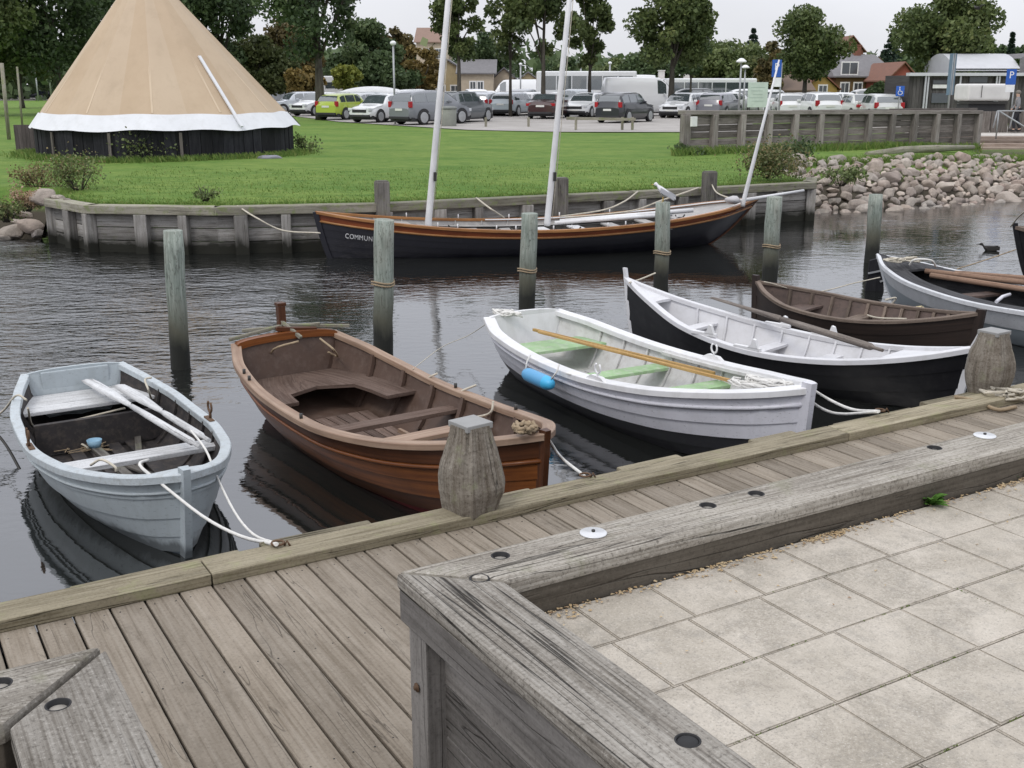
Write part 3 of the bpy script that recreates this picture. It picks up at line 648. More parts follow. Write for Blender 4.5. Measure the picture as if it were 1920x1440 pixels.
# ================================================================ stones
def rock_mesh(seed):
    q = random.Random(seed); b = bmesh.new(); bmesh.ops.create_icosphere(b, subdivisions=3, radius=1)
    pl = [(Vector((q.gauss(0, 1), q.gauss(0, 1), q.gauss(0, 1))).normalized(), q.uniform(.52, .86)) for _ in range(12)]
    sx, sy, sz = q.uniform(.85, 1.25), q.uniform(.7, 1), q.uniform(.55, .8)
    for v in b.verts:
        c_ = v.co.copy()
        for n_, d_ in pl:
            e_ = c_.dot(n_) - d_
            if e_ > 0: c_ -= n_ * e_ * .95
        v.co = Vector((c_.x * sx, c_.y * sy, c_.z * sz))
    b.normal_update(); m_ = MB(); m_.bm(b, None, 0, True); return m_
def rock_mat():
    m = NT('boulder'); oi = m.n('ShaderNodeObjectInfo'); a = m.noise(2.2, (1, 1, 1), 7, .65); f = m.noise(14, (1, 1, 1), 4, .7)
    c = m.ramp(oi.outputs['Random'], [(0, (.52, .46, .40)), (.2, (.66, .55, .46)), (.38, (.46, .39, .35)), (.55, (.74, .65, .56)), (.7, (.64, .50, .43)), (.85, (.56, .51, .46)), (1, (.78, .69, .60))])
    c = m.mix(m.math('MULTIPLY', m.ramp(a, [(.4, 0), (.65, 1)]), .3), c, (.26, .22, .195)); c = m.mix(m.math('MULTIPLY', m.ramp(f, [(.5, 0), (.7, 1)]), .2), c, (.16, .14, .125))
    m.col(c); m.rough(.9); m.spec(.2); m.bump(m.math('ADD', a, f), .8, .12); return m.mat
RM = rock_mat()
def rock_stuff_mat():
    m = NT('small boulders'); a = m.noise(2.2, (1, 1, 1), 7, .65)
    c = m.ramp(m.attr(), [(0, (.36, .32, .28)), (.3, (.50, .42, .35)), (.6, (.34, .29, .26)), (1, (.56, .49, .42))]); c = m.mix(m.math('MULTIPLY', m.ramp(a, [(.4, 0), (.65, 1)]), .3), c, (.26, .22, .195)); m.col(c); m.rough(.9); m.spec(.2); return m.mat
RMS = [rock_mesh(k) for k in range(9)]; rock_data = []
cand = []; q = random.Random(11); cells = {}
tries = 0
while len(cand) < 900 and tries < 60000:
    tries += 1
    x = 6.9 + (q.random() ** .8) * 15.5; d = q.uniform(-.25, 3.5); y = sh_y(x) + d; r = q.choice([.11, .14, .17, .2, .2, .24, .33]) * q.uniform(.8, 1.15)
    if x < 7.5 and d < .0: continue
    if d > 2.9 and q.random() < .6: continue
    ok = True; ci, cj = int(x / .7), int(y / .7)
    for ii in (-1, 0, 1):
        for jj in (-1, 0, 1):
            for (x2, y2, r2) in cells.get((ci + ii, cj + jj), ()):
                if (x2 - x) ** 2 + (y2 - y) ** 2 < ((r + r2) * .74) ** 2: ok = False
    if ok: cells.setdefault((ci, cj), []).append((x, y, r)); cand.append((x, y, r))
def vis(c_): return (960 + FPX * c_[0] / (c_[1] * 1.0)) < 1990
cand.sort(key=lambda c_: -(c_[2] / c_[1]) * (1 if vis(c_) else .01))
st = MB()
for i, (x, y, r) in enumerate(cand):
    z = max(gz(x, y), -.12) + r * .28
    if i < 300:
        k = i % 9
        if i < 9:
            o = RMS[k].build('boulder', RM); rock_data.append(o.data)
        else: o = bpy.data.objects.new('boulder', rock_data[k]); COL.objects.link(o)
        o.location = (x, y, z); o.rotation_euler = (q.uniform(-.4, .4), q.uniform(-.4, .4), q.uniform(0, 6.28)); o.scale = (r, r, r)
        tag(o, 'rounded pinkish grey boulder piled on the bank right of the bulkhead', 'boulder', 'boulders of the stone bank')
    else:
        Mx = Matrix.Translation((x, y, z)) @ Matrix.Rotation(q.uniform(0, 6.28), 4, 'Z') @ Matrix.Scale(r, 4); src = RMS[i % 9]; n0 = len(st.v); st.t = q.random()
        st.v += [tuple(Mx @ Vector(v)) for v in src.v]; st.f += [tuple(n0 + j for j in f_) for f_ in src.f]; st.uv += src.uv; st.mi += src.mi; st.sm += src.sm; st.tone += [st.t] * len(src.f)
tag(st.build('small_boulders', rock_stuff_mat()), 'the smaller and farther boulders of the stone bank', 'boulders', 'boulders of the stone bank', 'stuff')
for (px, py, wpx, lab) in ((228, 762 / 3, 0, ''),):
    pass
lb = [(45, 402, 26, 'rounded beige stone among the dry plants of the left bank'), (112, 392, 20, 'upright tan stone behind the end of the bulkhead'), (8, 447, 24, 'small pale stone in the water at the left picture edge'), (75, 440, 26, 'long low pale stone just above the water at the left'), (85, 405, 44, 'squarish tan boulder at the left end of the bulkhead'), (62, 426, 46, 'flat pale stone at the waterline left of the bulkhead'), (110, 425, 22, 'grey boulder touching the end of the bulkhead'), (95, 375, 24, 'brown boulder below the left bank shrubs'), (20, 434, 50, 'low flat stone at the waterline by the left picture edge'), (90, 448, 20, 'dark wet stone in the water left of the bulkhead'), (35, 418, 18, 'small tan stone under the dry shrub'), (128, 404, 14, 'small rounded stone against the first bulkhead pile')]
for i, (px, py, wp, lab) in enumerate(lb):
    r_ = ray(px, py + wp * .12); yy = 20.0
    while yy < 27 and CAMZ + r_.z * yy / r_.y > max(gz(r_.x * yy / r_.y, yy), .0): yy += .03
    p = Vector((r_.x * yy / r_.y, yy, max(gz(r_.x * yy / r_.y, yy), 0) + .03)); r = wp / 2 * p.y / FPX * 1.25
    o = bpy.data.objects.new('shore_stone', rock_data[(i * 2 + 1) % 9]); COL.objects.link(o); o.location = p; o.scale = (r * 1.1, r, r * .8); o.rotation_euler = (.1, .2, i * 1.3); tag(o, lab, 'stone')
# driftwood log in front of the wall
p, q2 = at(1625, 290, .92), at(1825, 276, .95); mb = MB(); mb.tube([p, p.lerp(q2, .3) + Vector((0, 0, .05)), p.lerp(q2, .6) + Vector((0, 0, .04)), q2], [.09, .13, .12, .07], 9); 
tag(mb.build('driftwood_log', M['bulk_cap']), 'long bleached log lying on the grass before the retaining wall', 'log')
# ================================================================ boats
KS = [0, .12, .3, .5, .7, .86, .95, 1]
def pchip(xs, ys, x):
    h = [xs[i + 1] - xs[i] for i in range(len(xs) - 1)]; d = [(ys[i + 1] - ys[i]) / h[i] for i in range(len(h))]; m = [0] * len(xs)
    for i in range(1, len(xs) - 1):
        if d[i - 1] * d[i] > 0: m[i] = 2 * d[i - 1] * d[i] / (d[i - 1] + d[i])
    m[0] = d[0]; m[-1] = d[-1]
    i = max(0, min(len(xs) - 2, sum(1 for q_ in xs[1:-1] if q_ <= x))); t = (x - xs[i]) / h[i]
    return ys[i] * (2 * t**3 - 3 * t**2 + 1) + h[i] * m[i] * (t**3 - 2 * t**2 + t) + ys[i + 1] * (-2 * t**3 + 3 * t**2) + h[i] * m[i + 1] * (t**3 - t**2)
class Boat:
    def __init__(s, name, label, cat, S, B, hb, z, group=None, rs=.03, rb=.10, draft=.22, flare=.3, fz=.35, dbl=False, n=7, lap=.011, floor=.05, power=1.0):
        s.S, s.Bw = Vector((*S, 0)), Vector((*B, 0)); s.L = (s.Bw - s.S).length; s.hb = list(hb) + [0.0]
        if dbl: s.hb[0] = 0.0
        s.z = z; s.rs, s.rb, s.draft, s.fl, s.fz, s.dbl, s.n, s.lap, s.floor, s.pw = rs, rb, draft, flare, fz, dbl, n, lap, floor, power
        d = s.Bw - s.S; s.rz = math.atan2(d.y, d.x)
        s.root = empty(name, s.S, s.rz, label, cat, group)
        s.inv = Matrix.Rotation(-s.rz, 4, 'Z') @ Matrix.Translation(-s.S)
    def hbw(s, u): return pchip(KS, s.hb, u)
    def zs(s, u): a, b, c = s.z; return a * 2 * (u - .5) * (u - 1) + b * 4 * u * (1 - u) + c * 2 * u * (u - .5)
    def loc(s, px, py, z): return s.inv @ at(px, py, z)
    def pt(s, u, t, side, off=0.0):
        xt = s.L * u; xb = s.L * (s.rs + u * (1 - s.rs - s.rb)); x = xb + (xt - xb) * t ** .75
        hb, zt = s.hbw(u), s.zs(u); kz = -s.draft * (1 - .35 * abs(2 * u - 1) ** 3)
        fl = s.fl + (1 - s.fl) * .75 * abs(2 * u - 1) ** 4 * (1 if (u > .5 or s.dbl) else .2)
        th = math.pi / 2 * t
        y = hb * ((1 - fl) * math.sin(th) + fl * t); z = kz + (zt - kz) * ((1 - s.fz) * (1 - math.cos(th)) + s.fz * t)
        if off:
            dy = hb * ((1 - fl) * math.cos(th) * math.pi / 2 + fl); dz = (zt - kz) * ((1 - s.fz) * math.sin(th) * math.pi / 2 + s.fz); q_ = math.hypot(dy, dz) or 1
            y += off * dz / q_; z -= off * dy / q_
            if off < 0: y = max(y, 0)
        return Vector((x, side * y, z))
    def hull(s, mats, strake_mats=None, inner=None, nst=40, low=None):
        us = [i / nst for i in range(nst + 1)]
        mb = MB(); edges = [(k / s.n) ** .95 for k in range(s.n + 1)]
        for side in (-1, 1):
            for k in range(s.n):
                mb.m = strake_mats[k] if strake_mats else 0; mb.t = rnd.uniform(.35, .65); t0, t1 = edges[k], edges[k + 1]
                rows = [[s.pt(u, t0 + (t1 - t0) * j / 3, side, s.lap * (1 - j / 3) + .002) for j in range(4)] for u in us]
                mb.grid(rows, True, flip=(side > 0))
                if k:
                    rows = [[s.pt(u, t0, side, -.004), s.pt(u, t0, side, s.lap + .002)] for u in us]; mb.grid(rows, False, flip=(side > 0))
        o = mb.build('hull', mats, s.root)
        if inner:
            mb = MB(); mb.t = .5
            for side in (-1, 1):
                rows = []
                for u in us:
                    row = []
                    for k in range(s.n * 2 + 1):
                        p = s.pt(u, (k / (s.n * 2)), side, -.018 - (.006 if k % 2 else 0)); fz = s.floor + .10 * abs(2 * u - 1) ** 4
                        if p.z < fz: p.z = fz
                        row.append(p)
                    rows.append(row)
                mb.grid(rows, True, flip=(side < 0))
            if low: mb.mi = [1 if sum(mb.v[j][2] for j in f_) / 4 < s.floor + .07 else 0 for f_ in mb.f]
            mb.build('lining', [inner, low] if low else inner, s.root)
        return o
    def rail(s, mat, wout=.022, win=.05, th=.035, up=.008, u0=0, u1=1, name='gunwale', nst=48):
        for side in (-1, 1):
            mb = MB(); mb.t = rnd.uniform(.3, .7); rows = []
            for i in range(nst + 1):
                u = u0 + (u1 - u0) * i / nst; c = s.pt(u, 1, side); a, b = s.pt(max(0, u - .01), 1, side), s.pt(min(1, u + .01), 1, side); d = (b - a); d.z = 0; d.normalize(); n = Vector((-d.y, d.x, 0)) * side
                if n.y * side < 0: n = -n
                o_, i_ = c + n * wout, c - n * win
                if i_.y * side < 0: i_.y = 0
                z1, z0 = c.z + up, c.z + up - th
                rows.append([Vector((o_.x, o_.y, z0)), Vector((o_.x, o_.y, z1 - .006)), Vector((o_.x, o_.y, z1)) - n * .006, Vector((i_.x, i_.y, z1)) + n * .004, Vector((i_.x, i_.y, z1 - .006)), Vector((i_.x, i_.y, z0)), Vector((o_.x, o_.y, z0))])
            mb.grid(rows, False, flip=(side > 0)); mb.build(name, mat, s.root)
    def rub(s, mat, t=.93, r=.014, name='rub_strake'):
        for side in (-1, 1):
            mb = MB(); mb.tube([s.pt(u / 30, t, side, .012) for u in range(31)], r, 6); mb.build(name, mat, s.root)
    def transom(s, mat, th=.035, top=.03, name='transom'):
        mb = MB(); mb.t = .5; L = [s.pt(0, t / 12, -1) for t in range(12, -1, -1)]; Rr = [s.pt(0, t / 12, 1) for t in range(1, 13)]
        ring = L + Rr; W = s.hbw(0)
        crown = [Vector((ring[-1].x, W * math.cos(math.pi * k / 8), ring[-1].z + top * math.sin(math.pi * k / 8))) for k in range(1, 8)]
        ring = ring + crown; n0 = len(mb.v)
        for p in ring: mb.v.append((p.x + .004, p.y, p.z))
        for p in ring: mb.v.append((p.x + th, p.y, p.z))
        N = len(ring); uv = [(p.y + 5, p.z) for p in ring]
        mb.face([n0 + i for i in range(N)], uv); mb.face([n0 + N + i for i in range(N)][::-1], uv[::-1])
        for i in range(N): mb.face([n0 + i, n0 + N + i, n0 + N + (i + 1) % N, n0 + (i + 1) % N])
        return mb.build(name, mat, s.root)
    def stem(s, mat, up=.07, wd=.055, dp=.07, end=1, name='stem', rake=0.0, head=None):
        mb = MB(); mb.t = .5; u = end; sg = 1 if end else -1; pts = [s.pt(u, t / 10, 1) for t in range(11)]
        top = pts[-1] + Vector((sg * (up * rake + .004), 0, up)); rows = []
        P_ = pts + [top]
        for p in P_:
            rows.append([Vector((p.x - sg * .03, -wd / 2, p.z)), Vector((p.x + sg * (dp - .03), -wd / 2 * .7, p.z)), Vector((p.x + sg * (dp - .03), wd / 2 * .7, p.z)), Vector((p.x - sg * .03, wd / 2, p.z)), Vector((p.x - sg * .03, -wd / 2, p.z))])
        mb.grid(rows, False); n0 = len(mb.v) - 5; mb.face([n0, n0 + 1, n0 + 2, n0 + 3]); return mb.build(name, mat, s.root)
    def thwart(s, u, wd, mat, dz=-.12, th=.03, name='thwart', u2=None, full=1.0):
        """a seat right across at u; follows the hull sides"""
        z = s.zs(u) + dz; mb = MB(); mb.t = rnd.uniform(.3, .7)
        def half(x_u):
            best = 0
            for k in range(40):
                p = s.pt(x_u, k / 39, 1, -.02)
                if p.z >= z: return p.y
            return s.hbw(x_u)
        ua, ub = u - wd / 2 / s.L, u + wd / 2 / s.L; ya, yb = half(max(0, ua)) * full, half(min(1, ub)) * full; xa, xb = ua * s.L, ub * s.L
        mb.prism([(xa, -ya), (xb, -yb), (xb, yb), (xa, ya)], z - th, z, bev=.004, ax=1); return mb.build(name, mat, s.root)
    def ribs(s, mat, us, t0=.3, wd=.022, dp=.018, name='rib'):
        for u in us:
            for side in (-1, 1):
                mb = MB(); mb.t = rnd.random(); pts = [s.pt(u, t0 + (0.97 - t0) * k / 8, side, -.026) for k in range(9)]; pts = [p for p in pts if p.z > s.floor - .02]
                rows = [[p + Vector((-wd / 2, 0, 0)), p + Vector((-wd / 2, -side * dp, .004)), p + Vector((wd / 2, -side * dp, .004)), p + Vector((wd / 2, 0, 0))] for p in pts]
                mb.grid(rows, False, flip=(side > 0)); mb.build(name, mat, s.root)
    def floorboards(s, mat, us, n=5, z=.075, gap=.012, name='floorboards', wfrac=.62):
        mb = MB(); u0, u1 = us
        def hw(u):
            for k in range(40):
                p = s.pt(u, k / 39, 1, -.03)
                if p.z >= z: return p.y
            return .1
        for i in range(n):
            f0, f1 = -1 + 2 * i / n, -1 + 2 * (i + 1) / n; mb.t = rnd.random()
            a0, a1 = hw(u0) * wfrac, hw(u1) * wfrac; x0, x1 = u0 * s.L, u1 * s.L; mb.prism([(x0, f0 * a0 + gap / 2), (x1, f0 * a1 + gap / 2), (x1, f1 * a1 - gap / 2), (x0, f1 * a0 - gap / 2)], z - .015, z, ax=0)
        return mb.build(name, mat, s.root)
    def breasthook(s, mat, u0=.92, name='breasthook', end=1, dz=.0):
        mb = MB(); us = [u0 + (1 - u0) * k / 6 for k in range(7)] if end else [u0 * (1 - k / 6) for k in range(7)]
        A = [s.pt(u, 1, -1) for u in us]; B_ = [s.pt(u, 1, 1) for u in us]; mb.t = .5
        rows = [[Vector((a.x, a.y * .96, a.z + dz - .002)), Vector((a.x, 0, a.z + dz + .008)), Vector((b.x, b.y * .96, b.z + dz - .002))] for a, b in zip(A, B_)]
        mb.grid(rows, False, flip=not end); mb.grid([[p - Vector((0, 0, .03)) for p in r_] for r_ in rows], False, flip=bool(end))
        mb.grid([[rows[0][j], rows[0][j] - Vector((0, 0, .03))] for j in range(3)], False, flip=True); return mb.build(name, mat, s.root)
    def kid(s, mb, name, mat, parent=None): return mb.build(name, mat, parent or s.root)

def oar(label, p, q, mat, wd=.12, r=.02, grp=None, flat=True, name='oar', bl=.75):
    """p: handle end, q: blade end (world)"""
    p, q = Vector(p), Vector(q); d = q - p; L = d.length; root = empty(name, p, math.atan2(d.y, d.x), label, 'oar', grp); el = math.asin(d.z / L)
    E_ = Matrix.Rotation(-el, 4, 'Y')
    mb = MB(); mb.t = .5; mb.tube([E_ @ Vector((x, 0, 0)) for x in (0, .12, .16, L * .4, L - bl)], [.016, .016, r, r, r * .8], 10); mb.build('shaft', mat, root)
    mb = MB(); mb.t = .5; rows = []
    for k in range(9):
        t = k / 8; x = L - bl + bl * t; w_ = r * .8 + (wd / 2 - r * .8) * min(1, t * 2.2) ** .8; h_ = r * .8 * (1 - t) + .008
        if k == 8: w_ *= .85
        rows.append([E_ @ Vector((x, -w_, 0)), E_ @ Vector((x, 0, h_)), E_ @ Vector((x, w_, 0)), E_ @ Vector((x, 0, -h_)), E_ @ Vector((x, -w_, 0))])
    mb.grid(rows, True); n0 = len(mb.v) - 5; mb.face([n0, n0 + 1, n0 + 2, n0 + 3]); mb.build('blade', mat, root)
    return root
def rope(label, pts, r=.009, mat=None, sag=0.0, name='mooring_rope', wob=0.0, parent=None, n=24, cat='rope'):
    """a rope through world points; sag hangs each span"""
    pts = [Vector(p) for p in pts]; out_ = []
    if len(pts) == 2:
        for k in range(n + 1): t = k / n; p = pts[0].lerp(pts[1], t); p.z -= sag * 4 * t * (1 - t); out_.append(p)
    else:                                            # Catmull-Rom
        e_ = [pts[0] * 2 - pts[1]] + pts + [pts[-1] * 2 - pts[-2]]; m = max(3, n // (len(pts) - 1))
        for i in range(1, len(e_) - 2):
            for k in range(m):
                t = k / m; a, b, c, d = e_[i - 1:i + 3]; out_.append(.5 * ((2 * b) + (c - a) * t + (2 * a - 5 * b + 4 * c - d) * t * t + (3 * b - a - 3 * c + d) * t**3))
        out_.append(pts[-1])
    if wob:
        for k in range(1, len(out_) - 1): out_[k] = out_[k] + Vector((rnd.uniform(-wob, wob), rnd.uniform(-wob, wob), rnd.uniform(-wob, wob) * .5))
    mb = MB(); mb.tube(out_, r, 6)
    if parent:                                       # a part of a boat: bring to its local frame
        mb.v = [tuple(parent.inv @ Vector(v)) for v in mb.v]; return mb.build(name, mat or M['rope'], parent.root)
    o = mb.build(name, mat or M['rope']); return tag(o, label, cat)
def coil(label, c, r0, n, r=.009, mat=None, name='rope_coil', squash=.6, jit=.02):
    q = random.Random(int(c[0] * 100)); pts = []
    for k in range(n * 14):
        t = k / 14 * 2 * math.pi; rr = r0 * (1 + .25 * math.sin(t * .37)) ; pts.append(Vector(c) + Vector((rr * math.cos(t) + q.uniform(-jit, jit) + .3 * r0 * math.sin(t * .21), rr * squash * math.sin(t) + q.uniform(-jit, jit), .012 * k / 14 + .01 + .03 * abs(math.sin(t * .6)))))
    mb = MB(); mb.tube(pts, r, 6); return tag(mb.build(name, mat or M['rope']), label, 'rope')

# ---- 1 pale blue grey dinghy
m_grey = paint('pale blue grey paint', (.385, .43, .455), .45, .06, (.26, .28, .28), .35, 4, streak=True, wl=(.05, .11))
m_greyin = paint('dark dinghy inside', (.030, .026, .026), .8, .35, (.10, .08, .065), .6, 7, bump=.5)
m_gbot = paint('dark blue grey bottom', (.10, .125, .145), .5, .1, (.05, .06, .05), .4, 5)
m_grail = paint('grey rail paint', (.45, .495, .52), .45, .08, (.26, .26, .24), .5, 11, fleck=((.25, .24, .22), .6))
m_wwood = wood('whitewashed wood', (.62, .63, .64), (.42, .42, .42), (.78, .79, .80), crack=.5, grain=40, mott=3, tonev=.08, wear=.5)
b = Boat('dinghy', 'pale blue grey clinker dinghy with two white oars across it', 'boat', (-3.819, 9.318), (-2.019, 6.428), [.40, .525, .635, .655, .569, .40, .235], [.517, .40, .585], rs=.05, rb=.06, draft=.2, n=6, flare=.12)
B1 = b; b.hull([m_grey, m_gbot], [1, 1, 0, 0, 0, 0], m_greyin); b.rail(m_grail, .03, .045, .05, .01); b.transom(m_grey, .04, .035); b.stem(m_grey, .045, .065, .085, 1)
b.rub(m_grey, .88, .012); b.breasthook(m_grail, .93)
b.thwart(.10, .52, m_wwood, -.13, .03, 'stern_seat'); b.thwart(.60, .20, m_wwood, -.10, .035, 'thwart')
b.ribs(m_greyin, [.2, .3, .4, .5, .6, .75, .85], .35)
b.floorboards(m_greyin, (.2, .62), 4, .09, .05, wfrac=.7)
mb = MB(); mb.t = .2; mb.box((1.5, -.05, .11), (1.1, .07, .025), .08, .004); mb.box((1.3, .2, .105), (.9, .05, .02), -.22, .004); mb.box((1.62, -.3, .11), (.5, .06, .02), .5, .004); mb.box((1.9, .1, .12), (.6, .05, .02), .3, .004); b.kid(mb, 'loose_slats', M['bulk'])
mb = MB(); mb.box((.93, -.0, .20), (.05, 1.0, .25), 0, .004, 0); b.kid(mb, 'seat_riser', m_greyin)
mb = MB(); mb.t = .4; mb.box((.05, 0, .44), (.03, .56, .18), 0, .01); b.kid(mb, 'stern_pad', m_grey)
for side in (-1, 1):
    for u in (.52,):
        p = b.pt(u, 1, side); mb = MB(); mb.box(p + Vector((0, -side * .01, .014)), (.16, .04, .014), 0, .004); mb.tube([p + Vector((0, 0, .02)), p + Vector((0, 0, .07))], .011, 8); mb.tube([p + Vector((.045 * math.cos(g), 0, .11 + .045 * math.sin(g))) for g in np.linspace(R(50), R(-230), 11)], .009, 6); b.kid(mb, 'rowlock', M['rust'])
oar('white oar lying aslant in the grey dinghy, nearer the left rail', at(376, 838, .52), at(163, 712, .43), m_wwood, .12, .026, None, bl=1.2)
oar('white oar lying aslant in the grey dinghy, nearer the right rail', at(392, 826, .52), at(222, 722, .43), m_wwood, .12, .026, None, bl=1.2)
cl = at(68, 660 / 1, .1)
mb = MB(); p = at(178, 838, .12); mb.lathe([(.045, 0), (.06, .06), (.058, .06), (.044, .005)], (0, 0, 0), 16, True); tag(mb.build('bailer', paint('pale blue plastic', (.25, .42, .55), .5), loc=p), 'small pale blue bailer lying in the grey dinghy', 'bailer')
rope('white painter from the bow of the grey dinghy to the boardwalk edge', [at(278, 862, .52), at(262, 872, .60), at(300, 905, .53), at(380, 968, .45), at(450, 1005, .52), at(518, 1021, .78)], .010, M['ropew'])
rope('thin rope from the right rail of the grey dinghy down to the same ring', [at(352, 800, .50), at(385, 842, .56), at(405, 890, .45), at(440, 960, .40), at(475, 1002, .52), at(520, 1020, .78)], .008, M['ropew'])
rope('rope leading off left from the rail of the grey dinghy', [at(50, 750, .48), at(30, 742, .5), at(0, 775, .3), at(-60, 800, .15)], .009)
rope('dark chain hanging into the water left of the grey dinghy', [at(-30, 790, .3), at(8, 830, .15), at(40, 885, -.02)], .012, M['bolt'], name='chain', cat='chain')
rope('', [at(52, 765, .46), at(66, 800, .2), at(130, 790, .22), at(235, 765, .30)], .009, name='rope', parent=b)
rope('', [at(100, 800, .2), at(104, 822, .13), at(150, 832, .12), at(165, 840, .12)], .009, name='rope', parent=b)
rope('', [at(170, 872, .44), at(190, 862, .5), at(215, 875, .48), at(218, 884, .45)], .009, name='rope', parent=b)
rope('', [at(285, 752, .3), at(278, 730, .5), at(272, 712, .50), at(284, 708, .5)], .009, name='rope', parent=b)
mb = MB()
for k in range(40): p = b.inv @ at(100 + rnd.uniform(0, 90), 815 + rnd.uniform(0, 35), .10); g = rnd.uniform(0, 3.1); mb.beam(p, p + Vector((math.cos(g) * .12, math.sin(g) * .12, .01)), .006, .006)
b.kid(mb, 'twigs', M['ropeb'])

# ---- 2 varnished brown boat
def varnish(name, a, c, r=.28): 
    m = NT(name); g = m.noise(1, (1.2, 34, 1), 5, .6, 'UV'); q_ = m.noise(2.2, (1, 1, 1), 5, .65); k = m.mix(m.ramp(g, [(.35, 0), (.68, 1)]), a, c); k = m.mix(m.math('MULTIPLY', m.ramp(q_, [(.42, 0), (.68, 1)]), .45), k, sc(a, .55)); m.col(k); m.rough(r); m.bump(g, .2, .002); m.spec(.35); return m.mat
v_or = varnish('orange varnish', (.125, .040, .012), (.235, .080, .021), .35); v_br = varnish('brown varnish', (.055, .020, .009), (.105, .038, .015), .4); v_red = paint('dark red bottom', (.13, .018, .02), .5, .15)
v_rail = varnish('worn rail varnish', (.25, .16, .11), (.39, .285, .21), .55); v_in = paint('dull purple brown paint', (.085, .052, .038), .6, .15, (.145, .105, .085), .5, 5, bump=.2)
v_seat = wood('brown painted seat', (.13, .088, .070), (.078, .05, .038), (.225, .175, .15), crack=.3, grain=30, mott=3, wear=.4)
b = Boat('rowing_boat', 'varnished reddish brown clinker boat behind the carved bollard', 'boat', (-2.09, 9.95), (.21, 6.645), [.49, .64, .71, .713, .62, .43, .19], [.65, .46, .775], rs=.05, rb=.03, draft=.26, n=8, flare=.25)
B2 = b; b.hull([v_red, v_or, v_br], [0, 0, 0, 0, 2, 1, 1, 2], v_in); b.rail(v_rail, .035, .055, .045, .012); b.transom(v_in, .05, .05); b.stem(v_br, .03, .06, .06, 1); b.rub(v_or, .86, .016); b.breasthook(v_rail, .95)
b.ribs(v_in, [.14, .26, .38, .5, .62, .73, .83, .91], .35, .045, .035)
# horseshoe stern bench
z = .33; mb = MB(); mb.t = .5
def hw(B_, u, z_):
    for k in range(60):
        p = B_.pt(u, k / 59, 1, -.02)
        if p.z >= z_: return p.y
    return B_.hbw(u)
us = [.03 + .38 * k / 12 for k in range(13)]
for side in (-1, 1):
    rows = [[Vector((u * b.L, side * (hw(b, u, z)), z)), Vector((u * b.L, side * max(.0, (hw(b, u, z) - (.30 if u > .17 else .8))), z))] for u in (us[:10] if side > 0 else us[:8])]
    mb.grid(rows, False, flip=(side > 0)); mb.grid([[p - Vector((0, 0, .03)) for p in r_] for r_ in rows], False, flip=(side < 0)); mb.grid([[r_[1], r_[1] - Vector((0, 0, .03))] for r_ in rows], False, flip=(side > 0)); mb.grid([[p, p - Vector((0, 0, .03))] for p in rows[-1]], False, flip=(side < 0))
b.kid(mb, 'stern_bench', v_seat)
mb = MB(); W_ = b.hbw(0); rows = [[Vector((-.01, W_ * math.cos(math.pi * k / 10), b.zs(0) + .012 + .05 * math.sin(math.pi * k / 10))), Vector((.075, W_ * math.cos(math.pi * k / 10), b.zs(0) + .012 + .05 * math.sin(math.pi * k / 10))), Vector((.075, W_ * math.cos(math.pi * k / 10), b.zs(0) - .05 + .05 * math.sin(math.pi * k / 10)))] for k in range(11)]; mb.grid(rows, False, flip=True); b.kid(mb, 'transom_cap', v_or)
b.thwart(.465, .15, v_seat, -.13, .035); b.thwart(.605, .16, v_rail, -.13, .035); b.thwart(.84, .20, v_rail, -.14, .035)
b.floorboards(v_seat, (.22, .95), 7, .11, .012, wfrac=.75)
mb = MB(); mb.t = .5; mb.beam((b.L * .62, 0, .13), (b.L * .93, 0, .15), .09, .04, .005); mb.beam((b.L * .4, -.28, .125), (b.L * .85, -.25, .13), .03, .03); mb.beam((b.L * .4, .28, .125), (b.L * .85, .25, .13), .03, .03); b.kid(mb, 'keelson', v_rail)
mb = MB(); mb.t = .6; mb.beam((-.10, .02, .25), (-.13, .02, .93), .07, .075, .008); mb.beam((-.02, -.08, .74), (.02, .30, .70), .05, .04, .006); mb.box((-.13, .02, .945), (.085, .085, .03), 0, .006); b.kid(mb, 'rudder_post', v_br)
mb = MB(); mb.t = .4
for a_, c_ in (((-.30, -.30, .70), (.0, .35, .74)), ((-.05, -.52, .69), (-.10, .05, .75)), ((-.10, .0, .75), (.07, .62, .70)), ((-.13, .0, .80), (.12, .1, .66))): mb.beam(a_, c_, .035, .03, .006)
b.kid(mb, 'stern_bracket', M['bulk_cap'])
for u, sd in ((.16, -1), (.47, -1), (.45, 1), (.7, 1), (.2, -1)):
    p = b.pt(u, 1, sd); mb = MB(); mb.tube([p + Vector((0, 0, 0)), p + Vector((0, 0, .05))], .014, 8); b.kid(mb, 'thole_pin', M['bolt'])
for pp in ([(560, 640, .66), (513, 655, .6), (515, 680, .36), (560, 690, .34), (590, 678, .36), (540, 672, .36)], [(505, 645, .62), (512, 668, .45), (530, 683, .36), (580, 685, .36)], [(600, 635, .64), (625, 655, .6), (632, 668, .45), (615, 660, .5)],
           [(820, 700, .52), (802, 712, .45), (800, 748, .25), (796, 762, .15), (812, 755, .16)], [(893, 722, .52), (862, 735, .45), (838, 752, .25), (833, 760, .2)], [(925, 752, .55), (918, 775, .45), (880, 783, .3), (860, 778, .2)]):
    rope('', [at(*q_) for q_ in pp], .010, M['ropeb'] if pp[0][0] < 700 else M['rope'], name='rope', parent=b)
mb = MB(); c0 = b.inv @ at(985, 805, .80)
for k in range(9): t = rnd.uniform(0, 6.28); mb.tube([c0 + Vector((rnd.uniform(-.03, .03) + .05 * math.cos(t + q_), .07 * math.sin(t + q_), rnd.uniform(-.01, .04))) for q_ in np.linspace(0, 4, 9)], .012, 6)
b.kid(mb, 'rope_lashing', M['ropeb'])
